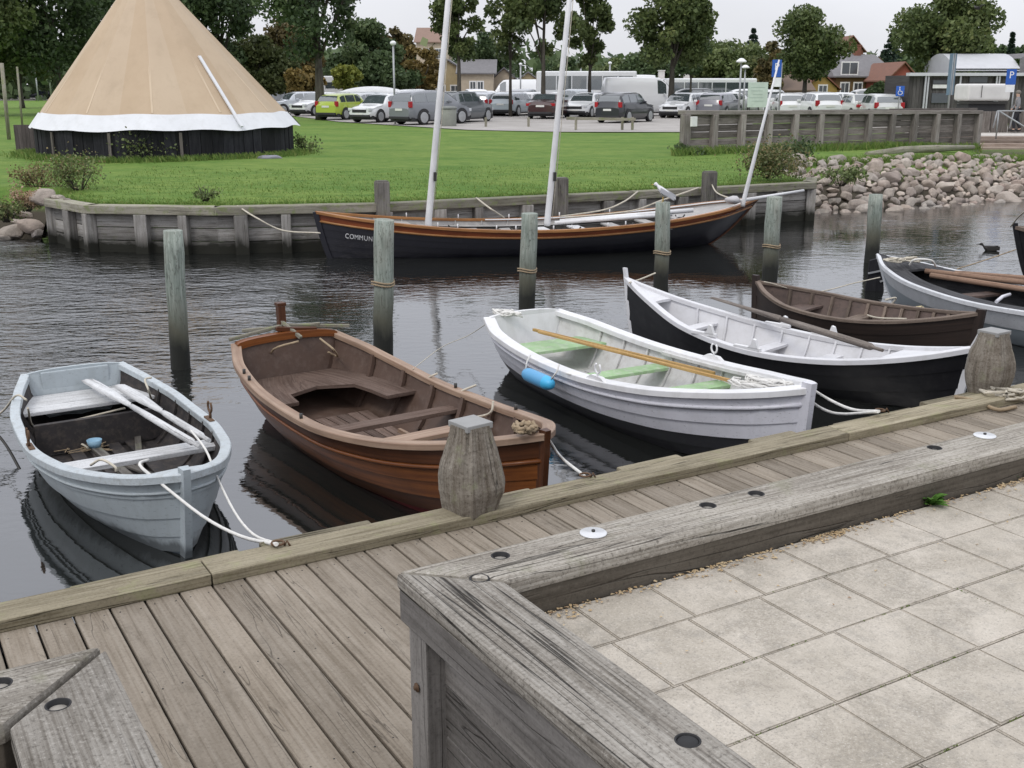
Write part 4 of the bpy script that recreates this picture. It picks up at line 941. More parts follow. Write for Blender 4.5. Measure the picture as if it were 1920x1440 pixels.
rope('pale rope from the stem of the brown boat to the boardwalk edge', [at(1022, 812, .74), at(1050, 855, .55), at(1096, 893, .76)], .010, M['ropew'])
rope('faint line from the far rail of the brown boat towards the white boat', [at(774, 692, .5), at(830, 650, .25), at(880, 628, .22), at(925, 598, .55)], .004, M['rope'], name='line')

# ---- 3 white clinker boat with pale green thwarts
m_w2 = paint('cool white hull paint', (.62, .62, .67), .38, .05, (.42, .42, .44), .3, 4, streak=True, wl=True); m_win = paint('worn white inside', (.56, .56, .55), .6, .1, (.36, .33, .30), .5, 5, bump=.2)
m_grn = paint('pale green paint', (.30, .46, .24), .6, .12, (.5, .52, .46), .7, 6); m_ylw = wood('yellow varnished spar', (.50, .31, .12), (.34, .20, .07), (.62, .45, .22), crack=.1, grain=50)
b = Boat('white_rowing_boat', 'white clinker boat with pale green thwarts and a blue fender', 'boat', (.119, 11.497), (2.179, 7.844), [.44, .60, .665, .69, .62, .43, .25], [.557, .455, .744], rs=.05, rb=.03, draft=.26, n=9, lap=.014)
m_w2b = paint('black lower strakes', (.012, .012, .016), .5, .2, (.03, .035, .03), .4, 6)  # plain black for the strakes below the white ones
B3 = b; b.hull([m_w2, m_w2b], [1, 1, 1, 1, 1, 1, 0, 0, 0], m_win); b.rail(M['white'], .035, .085, .05, .014); b.transom(M['white'], .05, .05); b.stem(m_w2, .05, .075, .09, 1); b.rub(m_w2, .90, .018); b.breasthook(M['white'], .86, dz=-.01)
b.ribs(m_win, [.15, .24, .33, .42, .51, .6, .69, .78], .35)
b.thwart(.13, .42, m_grn, -.16, .03, 'stern_seat'); b.thwart(.40, .2, m_grn, -.15, .03); b.thwart(.615, .2, m_grn, -.15, .03); b.thwart(.80, .2, m_win, -.16, .03); b.floorboards(m_win, (.2, .85), 6, .10, .014, wfrac=.75)
mb = MB(); mb.t = .5; mb.beam(b.inv @ at(1010, 622, .50), b.inv @ at(1378, 716, .50), .030, .028, .006); b.kid(mb, 'yellow_spar', m_ylw)
mb = MB(); mb.t = .3; mb.beam(b.inv @ at(1000, 618, .45), b.inv @ at(1340, 700, .42), .03, .03, .006); b.kid(mb, 'yellow_spar', m_ylw)
for side in (-1, 1):                                                # worn side decks
    mb = MB(); mb.t = .5; rows = []
    for k in range(21):
        u = .40 + .5 * k / 20; p = b.pt(u, 1, side); rows.append([p + Vector((0, -side * .045, .004)), p + Vector((0, -side * .115, -.012)), p + Vector((0, -side * .115, -.04))])
    mb.grid(rows, False, flip=(side > 0)); b.kid(mb, 'side_deck', m_win)
for u, sd in ((.55, 1), (.58, -1)):
    p = b.pt(u, 1, sd); mb = MB(); rows_ = [(p.x - .14, .014), (p.x - .07, .05), (p.x + .07, .05), (p.x + .14, .014)]
    for yy in (-.02, .02): pass
    n0 = len(mb.v)
    for yy in (-.02, .02):
        for x_, z_ in [(p.x - .15, 0)] + rows_ + [(p.x + .15, 0)]: mb.v.append((x_, p.y + yy, p.z + z_))
    mb.face([n0 + k for k in range(6)]); mb.face([n0 + 6 + k for k in range(6)][::-1])
    for k in range(5): mb.face([n0 + k, n0 + 6 + k, n0 + 7 + k, n0 + k + 1])
    mb.tube([p + Vector((.04 * math.cos(g), 0, .115 + .045 * math.sin(g))) for g in np.linspace(R(55), R(-235), 11)], .009, 6); mb.tube([p + Vector((0, 0, .04)), p + Vector((0, 0, .08))], .01, 6)
    b.kid(mb, 'rowlock', M['white'])
for k in range(3):                                                   # tangle of white line on the bow and stern
    mb = MB(); c0 = b.inv @ at((1440, 1410, 950)[k], (722, 728, 592)[k], (.66, .62, .57)[k])
    for j in range(6): t = rnd.uniform(0, 6.28); mb.tube([c0 + Vector((.16 * math.cos(t + q_) * rnd.uniform(.7, 1.1) + rnd.uniform(-.03, .03), .09 * math.sin(1.3 * (t + q_)), .03 + .02 * math.sin(3 * q_))) for q_ in np.linspace(0, 5, 14)], .009, 6)
    b.kid(mb, 'rope_tangle', M['ropew'])
rope('', [at(1062, 700, .47), at(1180, 728, .40), at(1300, 742, .5), at(1420, 735, .62)], .008, M['ropew'], name='rope', parent=b)
# fender
fp, fq = at(985, 697, .36), at(1033, 718, .34); mb = MB(); d = fq - fp; L = d.length; mb.lathe([(.0, -.02), (.03, -.02), (.045, .0), (.062, .04), (.065, .08), (.065, L - .08), (.062, L - .04), (.045, L), (.03, L + .02), (0, L + .02)], (0, 0, 0), 18, True, 'x')
fo = empty('fender', fp + Vector((0, -.06, 0)), math.atan2(d.y, d.x), 'blue and pale blue fender hung along the near side of the white boat', 'fender'); mb.v = [tuple(Matrix.Rotation(-math.asin(d.z / L), 4, 'Y') @ Vector(v)) for v in mb.v]
for i, f_ in enumerate(mb.f): mb.mi[i] = 1 if sum(mb.v[j][0] for j in f_) / len(f_) > L * .62 else 0
mb.build('fender_body', [paint('mid blue vinyl', (.10, .33, .58), .4, .06), paint('light blue vinyl', (.06, .42, .72), .4, .06)], fo)
mb = MB(); mb.tube([(.0, 0, .03), (-.03, .04, .1), (-.02, .07, .16)], .008, 6); mb.tube([(L, 0, .03), (L + .03, .04, .1), (L + .02, .07, .16)], .008, 6); mb.build('fender_line', M['ropew'], fo)
rope('white mooring rope, upper of the two from the bow of the white boat', [at(1520, 728, .72), at(1560, 752, .62), at(1600, 768, .66), at(1648, 771, .79)], .011, M['ropew'])
rope('white mooring rope, lower of the two from the bow of the white boat', [at(1505, 742, .66), at(1545, 768, .52), at(1580, 776, .60), at(1646, 772, .80)], .011, M['ropew'])

# ---- 4 black and white double ender
m_blk = paint('black hull paint', (.007, .007, .009), .45, .2, (.03, .03, .03), .3, 4, spec=.3); m_wi = paint('white boat inside', (.64, .64, .66), .5, .06, (.45, .44, .42), .3, 4); m_oar = wood('grey brown oar', (.22, .19, .165), (.12, .10, .09), (.32, .29, .26), crack=.4, grain=50)
b = Boat('double_ended_boat', 'long slender black hulled boat, white inside, with a dark oar along its far rail', 'boat', (1.285, 12.374), (4.121, 9.594), [0, .20, .46, .56, .48, .30, .14], [.80, .38, .64], rs=.06, rb=.06, draft=.2, n=5, dbl=True, flare=.45)
B4 = b; b.hull([m_blk], None, m_wi, low=m_oar); b.rail(m_wi, .02, .05, .05, .012); b.stem(m_wi, .15, .05, .07, 1, rake=.4); b.stem(m_wi, .02, .035, .05, 0, 'sternpost'); b.stem(m_wi, .11, .038, .045, 0, 'stern_head', rake=.15)
for e_, u0 in ((1, .80), (0, .13)):
    b.breasthook(m_wi, u0, 'end_deck', e_, dz=-.02)
for u in (.24, .445, .61): b.thwart(u, .15, m_wi, -.14, .03)
b.ribs(m_wi, [.2, .28, .36, .44, .52, .6, .68, .76], .35)
b.floorboards(m_oar, (.18, .75), 3, .10, .04, wfrac=.8)
for k, (u, sd) in enumerate(((.36, -1), (.50, -1), (.42, 1), (.56, 1))):
    p = b.pt(u, 1, sd); mb = MB(); mb.box(p + Vector((0, -sd * .01, .025)), (.30, .045, .035), 0, .006); n0 = len(mb.v)
    for yy in (-.018, .018):
        for x_, z_ in ((.02, .04), (.13, .04), (.10, .12), (.07, .13), (.05, .07)): mb.v.append((p.x + x_, p.y + yy, p.z + z_))
    mb.face([n0 + k_ for k_ in range(5)][::-1]); mb.face([n0 + 5 + k_ for k_ in range(5)])
    for k_ in range(5): mb.face([n0 + k_, n0 + (k_ + 1) % 5, n0 + 5 + (k_ + 1) % 5, n0 + 5 + k_])
    b.kid(mb, 'rowlock', M['white'])
oar('grey brown oar resting on the far rail of the black and white boat', at(1655, 657, .56), at(1335, 558, .56), m_oar, .11, .034, bl=1.3)
oar('dark oar lying inside the black and white boat, left of its thwarts', at(1500, 640, .20), at(1240, 575, .42), m_oar, .09, .02, bl=.8)
oar('second dark oar on the floor of the black and white boat', at(1480, 645, .20), at(1310, 600, .24), m_blk, .09, .02, bl=.6)
rope('thin rope from the high left stem of the black boat to the seagull pile', [at(1180, 530, .78), at(1200, 524, .7), at(1229, 512, .75)], .010, M['rope'])
# ---- 5 small dark brown boat
m_db = varnish('dark tarred brown', (.018, .012, .010), (.036, .023, .018), .55); m_di = paint('dull reddish inside', (.12, .085, .072), .7, .2, (.05, .04, .035), .6, 6, bump=.4); m_dr = wood('worn brown rail', (.20, .155, .125), (.10, .075, .06), (.32, .26, .215), crack=.4, grain=40)
b = Boat('brown_rowing_boat', 'dark brown double ended boat with bare ribs and ropes lying inside', 'boat', (2.98, 13.32), (4.90, 11.36), [0, .30, .55, .60, .50, .28, .12], [.60, .43, .60], rs=.02, rb=.05, draft=.25, n=6, dbl=True)
B5 = b; b.hull([m_db], None, m_di); b.rail(m_dr, .02, .04, .035, .01); b.stem(m_db, .04, .07, .09, 1); b.stem(m_db, .07, .07, .08, 0, 'sternpost'); b.ribs(m_dr, [.12, .2, .28, .36, .44, .52, .6, .68, .76, .84, .91], .3, .035, .03)
b.thwart(.2, .25, m_di, -.16, .03, 'stern_seat'); b.thwart(.44, .16, m_dr, -.15, .03); b.thwart(.66, .14, m_dr, -.15, .03); b.floorboards(m_dr, (.15, .85), 4, .11, .03, wfrac=.8); b.breasthook(m_dr, .93)
for pp in ([(1545, 575, .3), (1600, 580, .25), (1640, 595, .3), (1700, 598, .35)], [(1640, 570, .4), (1632, 585, .3), (1618, 596, .2)], [(1660, 562, .45), (1680, 560, .45), (1650, 590, .25)]): rope('', [at(*q_) for q_ in pp], .011, M['rope'], name='rope', parent=b)
coil('loop of pale rope lying in the dark brown boat', at(1626, 583, .30), .07, 3, .012, M['rope']); coil('small heap of yellowish rope toward the right end of the dark brown boat', at(1722, 586, .33), .05, 3, .011, paint('yellow rope', (.55, .47, .28), .9))
rope('slack line between the dark brown boat and the pile behind it', [at(1433, 528, .66), at(1520, 548, .4), at(1605, 530, .45), at(1650, 520, .5)], .007, M['rope'], name='line')
# ---- 6 grey white boat with black decking
m_gw = paint('dull white paint', (.60, .615, .64), .45, .05, (.36, .37, .37), .3, 3, streak=True, wl=True); m_gl = paint('light grey blue bottom paint', (.30, .34, .37), .45, .05); m_deck = wood('black deck planks', (.05, .05, .055), (.028, .028, .03), (.12, .12, .125), crack=.3, grain=25, mott=2)
b = Boat('decked_boat', 'grey white hulled boat with a black decked rim and timber spars inside', 'boat', (5.09, 15.30), (6.9, 10.9), [0, .36, .63, .70, .60, .48, .25], [.63, .44, .59], rs=.16, rb=.05, draft=.25, n=4, dbl=True, lap=.006, flare=.5)
B6 = b; b.hull([m_gl, m_gw], [0, 0, 0, 1], m_deck); b.rail(m_gw, .02, .03, .05, .012); b.rail(m_deck, -.03, .26, .025, .006, name='side_deck'); b.stem(m_gw, .0, .05, .05, 0, 'sternpost'); b.stem(m_gw, .1, .06, .07, 1)
b.breasthook(m_deck, .17, 'stern_deck', 0, dz=.012); b.thwart(.35, .2, m_di, -.12); b.thwart(.6, .2, m_di, -.12)
m_spar = wood('reddish spar', (.30, .19, .13), (.18, .11, .08), (.42, .30, .22), crack=.2)
for i, (a_, c_) in enumerate((((1735, 508, .52), (2010, 540, .50)), ((1745, 516, .50), (2010, 556, .47)), ((1790, 512, .52), (2010, 528, .52)))):
    mb = MB(); p, q_ = at(*a_), at(*c_); mb.tube([p, q_], .035, 10); tag(mb.build('spar', m_spar), ('reddish wooden spar lying uppermost along the grey white boat', 'lowest of the wooden spars lying in the grey white boat', 'far wooden spar lying in the grey white boat')[i], 'spar')
mb = MB(); mb.tube([at(1868, 566, .50), at(1880, 556, .54), at(1893, 552, .52)], .02, 8); tag(mb.build('cleat', m_w2), 'small white cleat on the black side deck of the decked boat', 'cleat')
for k in range(2): coil(('tangled pale rope on the pointed deck of the grey white boat', 'second rope tangle beside the first on the black pointed deck')[k], at((1672, 1705)[k], (494, 492)[k], .62), .10, 3, .012, M['rope'], jit=.03)
rope('arched bent rope standing above the deck of the grey white boat', [at(1705, 497, .60), at(1715, 487, .68), at(1745, 488, .68), at(1755, 500, .58)], .014, M['ropew'])
# rudder plank leaning by the pile
mb = MB(); mb.t = .3; p = at(1640, 545, .0); zt = aty(1640, 484, p.y).z
x0, x1 = at(1621, 545, 0).x - p.x, at(1676, 555, 0).x - p.x; mb.v = []
M6 = [(x0, -.1), (x1, -.1), (x1 - .02, .04), (at(1649, 545, 0).x - p.x, zt * .9), (at(1640, 545, 0).x - p.x, zt), (at(1626, 545, 0).x - p.x, zt * .93)]
n0 = 0
for yy in (-.03, .03):
    for x_, z_ in M6: mb.v.append((x_, yy, z_))
N = len(M6); mb.face([k for k in range(N)], [(z_, x_) for x_, z_ in M6]); mb.face([N + k for k in range(N)][::-1], [(z_, x_) for x_, z_ in M6][::-1])
for k in range(N): mb.face([k, N + k, N + (k + 1) % N, (k + 1) % N])
ro = mb.build('rudder', M['blackwood'], loc=p); tag(ro, 'black wooden rudder blade standing at the pointed end of the grey white boat', 'rudder')
k_ = MB(); k_.beam((x0 + .02, -.045, zt * .55), (.16, -.045, zt * .68), .03, .02); k_.beam((.05, -.045, .14), (.2, -.045, .2), .03, .02); k_.build('iron_strap', M['steel'], ro)
# ---- 7 black boat at the right edge
m_rb = paint('red bottom paint', (.22, .03, .045), .5, .1)
Sx = at(1902, 500, .0)
b = Boat('black_boat', 'black boat with a red bottom cut off by the right picture edge', 'boat', (7.55, 16.6), (12.3, 15.2), [0, .45, .85, .95, .8, .5, .2], [.86, .62, .85], rs=.10, rb=.06, draft=.3, n=6, dbl=True)
B7 = b; b.hull([m_rb, m_blk], [0, 0, 1, 1, 1, 1], v_in); b.rail(m_dr, .03, .06, .05, .012); b.stem(m_blk, .05, .08, .07, 0, 'sternpost'); b.stem(m_blk, .1, .09, .1, 1); b.breasthook(m_dr, .10, 'stern_deck', 0, dz=-.01); b.thwart(.4, .3, m_dr); b.thwart(.7, .3, m_dr)
rope('dark line from the black boat slanting down to the grey white boat', [at(1905, 468, .75), at(1840, 490, .6), at(1795, 504, .62)], .008, M['ropeb'])
rope('pale line rising out of the black boat at the right picture edge', [at(1895, 425, 1.0), at(1915, 402, 1.3), at(1960, 370, 1.7)], .010, M['rope'])

# ---- longboat
m_nv = paint('blue black hull', (.008, .008, .014), .45, .2, (.025, .025, .03), .3, 2, streak=True); m_grd = paint('grey longboat deck', (.33, .32, .31), .7, .15, (.5, .48, .44), .5, 3)
m_lred = varnish('reddish varnish', (.15, .035, .014), (.27, .075, .025), .35); m_lor = varnish('orange rail varnish', (.27, .115, .038), (.42, .21, .08), .4)
b = Boat('longboat', 'long blue black sailing boat with varnished sheer planks and three bare masts', 'boat', (4.670, 21.12), (-3.368, 19.10), [0, .62, .90, .95, .80, .50, .24], [.85, .47, .80], rs=.20, rb=.045, draft=.30, n=9, dbl=True, lap=.010, flare=.35)
B8 = b; b.hull([m_nv, m_lred, v_red], [2, 0, 0, 0, 0, 0, 0, 0, 1], m_grd, nst=60); b.rail(m_lor, .035, .05, .045, .015); b.rub(m_lor, .885, .022); b.stem(m_nv, .0, .09, .09, 1); b.stem(v_br, .0, .07, .06, 0, 'sternpost'); b.rail(M['white'], -.05, .085, .02, .01, .05, .62, name='inner_rail')
b.breasthook(m_grd, .80, 'fore_deck', 1, dz=-.06); b.breasthook(m_grd, .22, 'aft_deck', 0, dz=-.06)
for u in (.26, .34, .42, .50, .58, .66, .74): b.thwart(u, .22, m_grd if u not in (.42, .5) else M['white'], -.13, .03)
for side in (-1, 1):                                                 # side benches
    mb = MB(); rows = [[b.pt(u_, 1, side) + Vector((0, -side * .05, -.10)), b.pt(u_, 1, side) + Vector((0, -side * .30, -.10))] for u_ in [.22 + .56 * k / 20 for k in range(21)]]; mb.grid(rows, False, flip=(side > 0)); mb.grid([[p - Vector((0, 0, .03)) for p in r_] for r_ in rows], False, flip=(side < 0)); b.kid(mb, 'side_bench', m_grd)
b.ribs(m_grd, [k / 16 for k in range(3, 15)], .5)
def mast(base, top, r0, r1, name, ye):
    P0 = at(*base); P1 = aty(top[0], top[1], P0.y + ye); d = P1 - P0; P2 = P0 + d * (1 if top[1] > 20 else 1.7)
    mb = MB(); mb.tube([b.inv @ (P0 - Vector((0, 0, .5 if r0 > .06 else .05))), b.inv @ P0, b.inv @ (P0 + d * .5), b.inv @ P2], [r0, r0, (r0 + r1) / 2, r1 * .8], 14); return b.kid(mb, name, M['white'])
mast((803, 418, .50), (840, 5), .062, .048, 'mast', 0); mast((1026, 418, .50), (1067, 5), .058, .046, 'mast', 0)
for (bx_, tx_) in (((803, 418, .50), (840, 5)), ((1026, 418, .50), (1067, 5))):
    P0 = at(*bx_); P1 = aty(tx_[0], tx_[1], P0.y); d9 = P1 - P0; mb = MB(); mb.tube([b.inv @ (P0 + Vector((.09, -.05, .1))), b.inv @ (P0 + d9 * .5 + Vector((.075, -.03, 0))), b.inv @ (P0 + d9 * 1.65 + Vector((.05, 0, 0)))], .007, 5); b.kid(mb, 'halyard', M['rope']); mb = MB(); c9 = b.inv @ (P0 + d9 * .22 + Vector((.05, -.06, 0))); mb.box(c9, (.05, .05, .16), 0, .01); b.kid(mb, 'cleat', M['bolt'])
mast((1393, 382, .80), (1461, 112), .042, .018, 'mizzen_mast', 0)
mb = MB(); mb.tube([b.inv @ at(1385, 377, .84), b.inv @ aty(1507, 357, at(1385, 377, .84).y + .8)], [.035, .022], 10); b.kid(mb, 'boomkin', M['white'])
mb = MB(); mb.tube([b.inv @ at(1050, 415, .56), b.inv @ at(1300, 394, .78)], .04, 10); mb.tube([b.inv @ at(1040, 418, .56), b.inv @ at(1260, 402, .70)], .035, 10); b.kid(mb, 'spar', M['white'])
mb = MB(); c0 = b.inv @ at(1378, 378, .84); mb.ball(c0 + Vector((.05, 0, .03)), (.14, .12, .08), 2, .15, 3); b.kid(mb, 'sail_bundle', paint('pale folded canvas', (.50, .49, .50), .9, .1))
for (px, py) in ((850, 427), (965, 431), (1080, 431), (1180, 423), (1275, 408)):
    mb = MB(); p = b.inv @ at(px, py, .46 if px < 1200 else .6); p.y += -.0; mb.tube([p + Vector((-.09, 0, .05)), p + Vector((-.05, 0, -.0)), p + Vector((.05, 0, -.0)), p + Vector((.09, 0, .05))], .014, 6); b.kid(mb, 'fairlead', M['bolt'])
for k in range(16):
    u = .2 + .6 * k / 15; mb = MB(); p = b.pt(u, 1, 1 if k % 3 else -1); mb.tube([p, p + Vector((0, 0, .09))], .012, 6); b.kid(mb, 'thole_pin', M['white'])
# name in white letters on the near side of the pointed end
def hullframe(bt, u, t, side):
    p = bt.pt(u, t, side, bt.lap + .006); du = (bt.pt(min(1, u + .02), t, side) - bt.pt(u - .02, t, side)).normalized(); dt = (bt.pt(u, t + .04, side) - bt.pt(u, t - .04, side)).normalized(); return p, du, dt
sd = 1
pa = at(650, 431, .78); 
tx = "COMMUNI"; u_s = .905
near = -1 if ((Matrix.Rotation(B8.rz, 4, 'Z') @ Vector((0, -1, 0))).y < 0) else 1
M['letters'] = plain('white lettering', (.75, .75, .75), .5)
for i, ch in enumerate(tx):
    u_ = .947 - i * .0098; p, du, dt = hullframe(b, u_, .74, near); x_ = -du; z_ = dt; n_ = x_.cross(z_).normalized(); z_ = n_.cross(x_)
    Mx = Matrix((x_, z_, n_)).transposed().to_4x4(); Mx = Matrix.Translation(p + n_ * .004) @ Mx @ Matrix.Scale(.8, 4, (1, 0, 0)); text_mesh(ch, .125, M['letters'], 'letter', Mx, b.root, .002)
for lab, pp, mt in (('grey rope drooping from the bulkhead to the left end of the longboat', [(445, 386, .84), (480, 408, .70), (530, 432, .48), (600, 437, .5)], M['rope']), ('short rope from the bulkhead cap down into the longboat between the two tall masts', [(893, 371, .86), (918, 390, .82), (945, 408, .60)], M['rope']), ('rope from the bulkhead cap slanting left onto the longboat, right of the middle mast', [(1196, 359, .86), (1170, 378, .84), (1130, 394, .72), (1050, 406, .60)], M['rope']), ('rope from the right mooring post slanting to the middle of the longboat', [(1310, 352, .95), (1240, 376, .92), (1180, 396, .72), (1060, 408, .60)], M['rope']), ('rope hanging from the right mooring post to the leaning mast', [(1334, 345, .95), (1345, 362, .85), (1375, 374, .86)], M['rope'])):
    rope(lab, [at(*q_) for q_ in pp], .015, mt)
# ropes on the boardwalk
coil('heap of pale rope beside the mossy bollard', at(1893, 752, .71), .10, 5, .011, M['rope'], jit=.05)
rope('brown rope stretched round the foot of the mossy bollard', [at(1790, 744, .77), at(1830, 752, .74), at(1870, 768, .72), at(1905, 763, .72)], .014, M['ropeb'])
mb = MB(); 
for (px, py) in ((521, 1021), (1097, 893), (1650, 771)):
    mb = MB(); p = at(px, py, .762); mb.tube([p + Vector((.03 * math.cos(g), .03 * math.sin(g), .008)) for g in np.linspace(0, 6.28, 16)], .006, 6); mb.tube([p + Vector((.03, 0, -.01)), p + Vector((.045, 0, .02)), p + Vector((.06, 0, -.01))], .006, 6)
    tag(mb.build('mooring_ring', M['rust']), {521: 'rusty ring on the boardwalk edge holding the grey dinghy ropes', 1097: 'rusty ring on the edge timber holding the brown boat rope', 1650: 'rusty ring on the edge timber where the white boat ropes end'}[px], 'ring')
# ================================================================ tent
m_canvas = NT('tan canvas'); n_ = m_canvas.noise(.5, (1, 1, 1), 5, .6); c_ = m_canvas.mix(m_canvas.ramp(n_, [(.3, 0), (.7, 1)]), (.43, .325, .225), (.50, .39, .28)); c_ = m_canvas.mix(m_canvas.math('MULTIPLY', m_canvas.attr(), .55), c_, (.56, .47, .37)); ns_ = m_canvas.noise(3, (1, 1, .25), 6, .7); c_ = m_canvas.mix(m_canvas.math('MULTIPLY', m_canvas.ramp(ns_, [(.5, 0), (.75, 1)]), .25), c_, (.30, .23, .16)); wv = m_canvas.noise(60, (1, 1, 1), 2)
m_canvas.col(c_); m_canvas.rough(.85); m_canvas.spec(.15); m_canvas.bump(wv, .2, .01); m_canvas = m_canvas.mat
m_skirt = paint('white skirt canvas', (.68, .69, .72), .8, .05, (.5, .5, .5), .3, 2); m_seam = paint('pale canvas seam', (.55, .44, .32), .85, .05)
apz = aty(293, -69, TY).z; tent = empty('tipi_tent', (TX, TY, .9), 0, 'large tan conical tent with a white skirt above a black plank wall', 'tent')
NS = 12; zb = 1.80 - .9; AP = Vector((-.35, 0, apz - .9))
def ring(r, z, sagk=0.0, n=96, wav=0.0):
    out_ = []
    for k in range(n + 1):
        g = 2 * math.pi * k / n + .2; f = abs(((k * NS / n) % 1) - .5) * 2      # 1 at the ridges, 0 between
        rr = r * (1 - .034 * (1 - f ** 1.5)); out_.append(Vector((rr * math.cos(g), rr * math.sin(g), z + wav * math.sin(k * NS * 2 * math.pi / n / 2 * .9 + 1) * .5 + wav * .6 * math.sin(k * .83) + sagk * (1 - f))))
    return out_
def cone(t, wav=0.0, rr=TR + .12): return [p.lerp(AP + (p - Vector((0, 0, p.z))) * .012, t) for p in ring(rr, zb, 0, 96, wav)]
mb = MB(); mb.t = .5; mb.grid([cone(t) for t in (.06, .2, .35, .55, .75, .9, 1.0)], True, flip=False)
pt_ = [rnd.choice([0, .1, .25, .5, .8]) for _ in range(24)]
mb.tone = [pt_[((k % 96) // 4) % 24] for k in range(len(mb.f))]
mb.build('canvas', m_canvas, tent)
mb = MB(); mb.grid([[p + Vector((p.x, p.y, 0)).normalized() * .045 for p in cone(t, w_)] for t, w_ in ((-.014, .035), (.015, .03), (.04, .025), (.078, .025))], True); mb.build('skirt', m_skirt, tent)
for k in range(NS):
    g = 2 * math.pi * (k + .0) / NS + .2; p = Vector(((TR + .12) * math.cos(g), (TR + .12) * math.sin(g), zb)); a_, c_ = p.lerp(AP, .085), p.lerp(AP, .99); nn_ = Vector((math.cos(g), math.sin(g), .5)).normalized()
    mb = MB(); mb.beam(a_ - nn_ * .004, c_ - nn_ * .0, .05, .025, up=nn_); mb.build('seam', m_seam, tent)
g = R(-42); p = Vector(((TR + .12) * math.cos(g), (TR + .12) * math.sin(g), zb)); nn_ = Vector((math.cos(g), math.sin(g), .6)).normalized()
mb = MB(); mb.beam(p.lerp(AP, .0) + nn_ * .02, p.lerp(AP, .42) + nn_ * .02, .09, .04, up=nn_); mb.build('door_flap', m_skirt, tent)
mb = MB()
for k in range(72):
    g = 2 * math.pi * (k + .5) / 72; r = TR * (1 - .012 * (1 - (abs(((k + .5) / 6) % 1 - .5) * 2) ** 2)); mb.t = rnd.random()
    mb.box((r * math.cos(g), r * math.sin(g), .40 + rnd.uniform(-.01, .01)), (.05, 2 * math.pi * TR / 72 - .012, .95), g, .004, 2)
mb.build('plank_wall', M['blackwood'], tent)
for g in (R(-128), R(-97), R(-68)):
    mb = MB(); mb.t = .1; mb.box(((TR + .02) * math.cos(g), (TR + .05) * math.sin(g), .36), (.05, .08, .85), g, .006, 2); mb.build('wall_post', M['retain'], tent)
for k in range(5):
    g = k * 1.3; mb = MB(); mb.tube([AP + Vector((-.25 * math.cos(g), -.25 * math.sin(g), -.4)), AP + Vector((.45 * math.cos(g), .45 * math.sin(g), .9))], .05, 8); mb.build('tent_pole', M['bulk_cap'], tent)
mb = MB(); 
for k in range(7): mb.t = rnd.random(); mb.box((k * .135, 0, .38), (.13, .04, .86 + rnd.uniform(-.01, .01)), 0, .004, 2)
p = at(24, 285, .95); tag(mb.build('wooden_screen', wood('grey brown boards', (.085, .07, .07), (.05, .042, .042), (.13, .11, .11), crack=.2, grain=14), loc=(p.x, p.y + .4, .93), rz=-.25), 'low dark plank screen standing against the left side of the tent', 'screen')
p = at(505, 298, .95); mb = MB(); mb.ball((0, 0, .02), (.34, .2, .09), 2, .15, 4); tag(mb.build('tarpaulin', paint('grey plastic sheet', (.20, .20, .24), .5, .2), loc=p), 'small crumpled grey sheet lying at the foot of the tent wall', 'sheet')

# ================================================================ foliage
def leaf_quads(cs, s, seed, tone=(0, 1), up=0.0):
    """numpy leaf-clump quads at centres cs"""
    rg = np.random.default_rng(seed); n = len(cs); a = rg.normal(size=(n, 3)); a /= np.linalg.norm(a, axis=1)[:, None]; b_ = rg.normal(size=(n, 3)); b_ -= a * (a * b_).sum(1)[:, None]; b_ /= np.linalg.norm(b_, axis=1)[:, None]
    sz = s * rg.uniform(.5, 1.25, (n, 1)); a = a * sz; b_ = b_ * sz * rg.uniform(.5, .9, (n, 1)); V = np.stack([cs - a, cs - b_ * .8 + a * .1, cs + a, cs + b_], 1).reshape(-1, 3)
    return V
def leaf_obj(name, V, tones, mat, parent, loc=None):
    n = len(V) // 4; me = bpy.data.meshes.new(name); me.vertices.add(len(V)); me.vertices.foreach_set("co", V.astype(np.float32).ravel()); me.loops.add(4 * n); me.loops.foreach_set("vertex_index", np.arange(4 * n, dtype=np.int32)); me.polygons.add(n); me.polygons.foreach_set("loop_start", np.arange(0, 4 * n, 4, dtype=np.int32))
    try: me.polygons.foreach_set("loop_total", np.full(n, 4, dtype=np.int32))
    except Exception: pass
    a_ = me.attributes.new("tone", 'FLOAT', 'FACE'); a_.data.foreach_set("value", tones.astype(np.float32)); me.materials.append(mat); me.update(calc_edges=True); me.validate()
    o = bpy.data.objects.new(name, me); COL.objects.link(o)
    if parent: o.parent = parent
    if loc is not None: o.location = loc
    return o
LEAF = {
 'tan': leafmat('tan autumn leaves', (.13, .11, .045), (.26, .21, .10), (.34, .29, .16), .25),
 'dark': leafmat('dark green leaves', (.040, .068, .030), (.105, .152, .062), (.18, .215, .095)),
 'lime': leafmat('linden leaves', (.052, .082, .030), (.135, .172, .058), (.23, .25, .095)),
 'orange': leafmat('autumn leaves', (.11, .092, .032), (.24, .17, .055), (.32, .24, .085)),
 'rust': leafmat('rusty leaves', (.075, .068, .030), (.16, .125, .05), (.24, .18, .075)),
 'olive': leafmat('olive leaves', (.055, .075, .028), (.13, .15, .055), (.20, .20, .08)),
 'fresh': leafmat('light green leaves', (.080, .118, .044), (.175, .215, .082), (.25, .28, .12)),
 'yellow': leafmat('yellow green leaves', (.10, .13, .025), (.24, .26, .05), (.32, .30, .08)),
 'blue': leafmat('conifer needles', (.016, .032, .022), (.04, .065, .045)),
 'straw': leafmat('dry seed heads', (.35, .24, .15), (.55, .40, .28), (.62, .50, .38), .3, .9),
 'brown': leafmat('brown stems', (.10, .065, .035), (.22, .14, .07), (.30, .2, .1), .2, .9)}
m_bark = wood('bark', (.085, .075, .06), (.045, .04, .033), (.14, .13, .11), crack=.3, grain=8, mott=1)
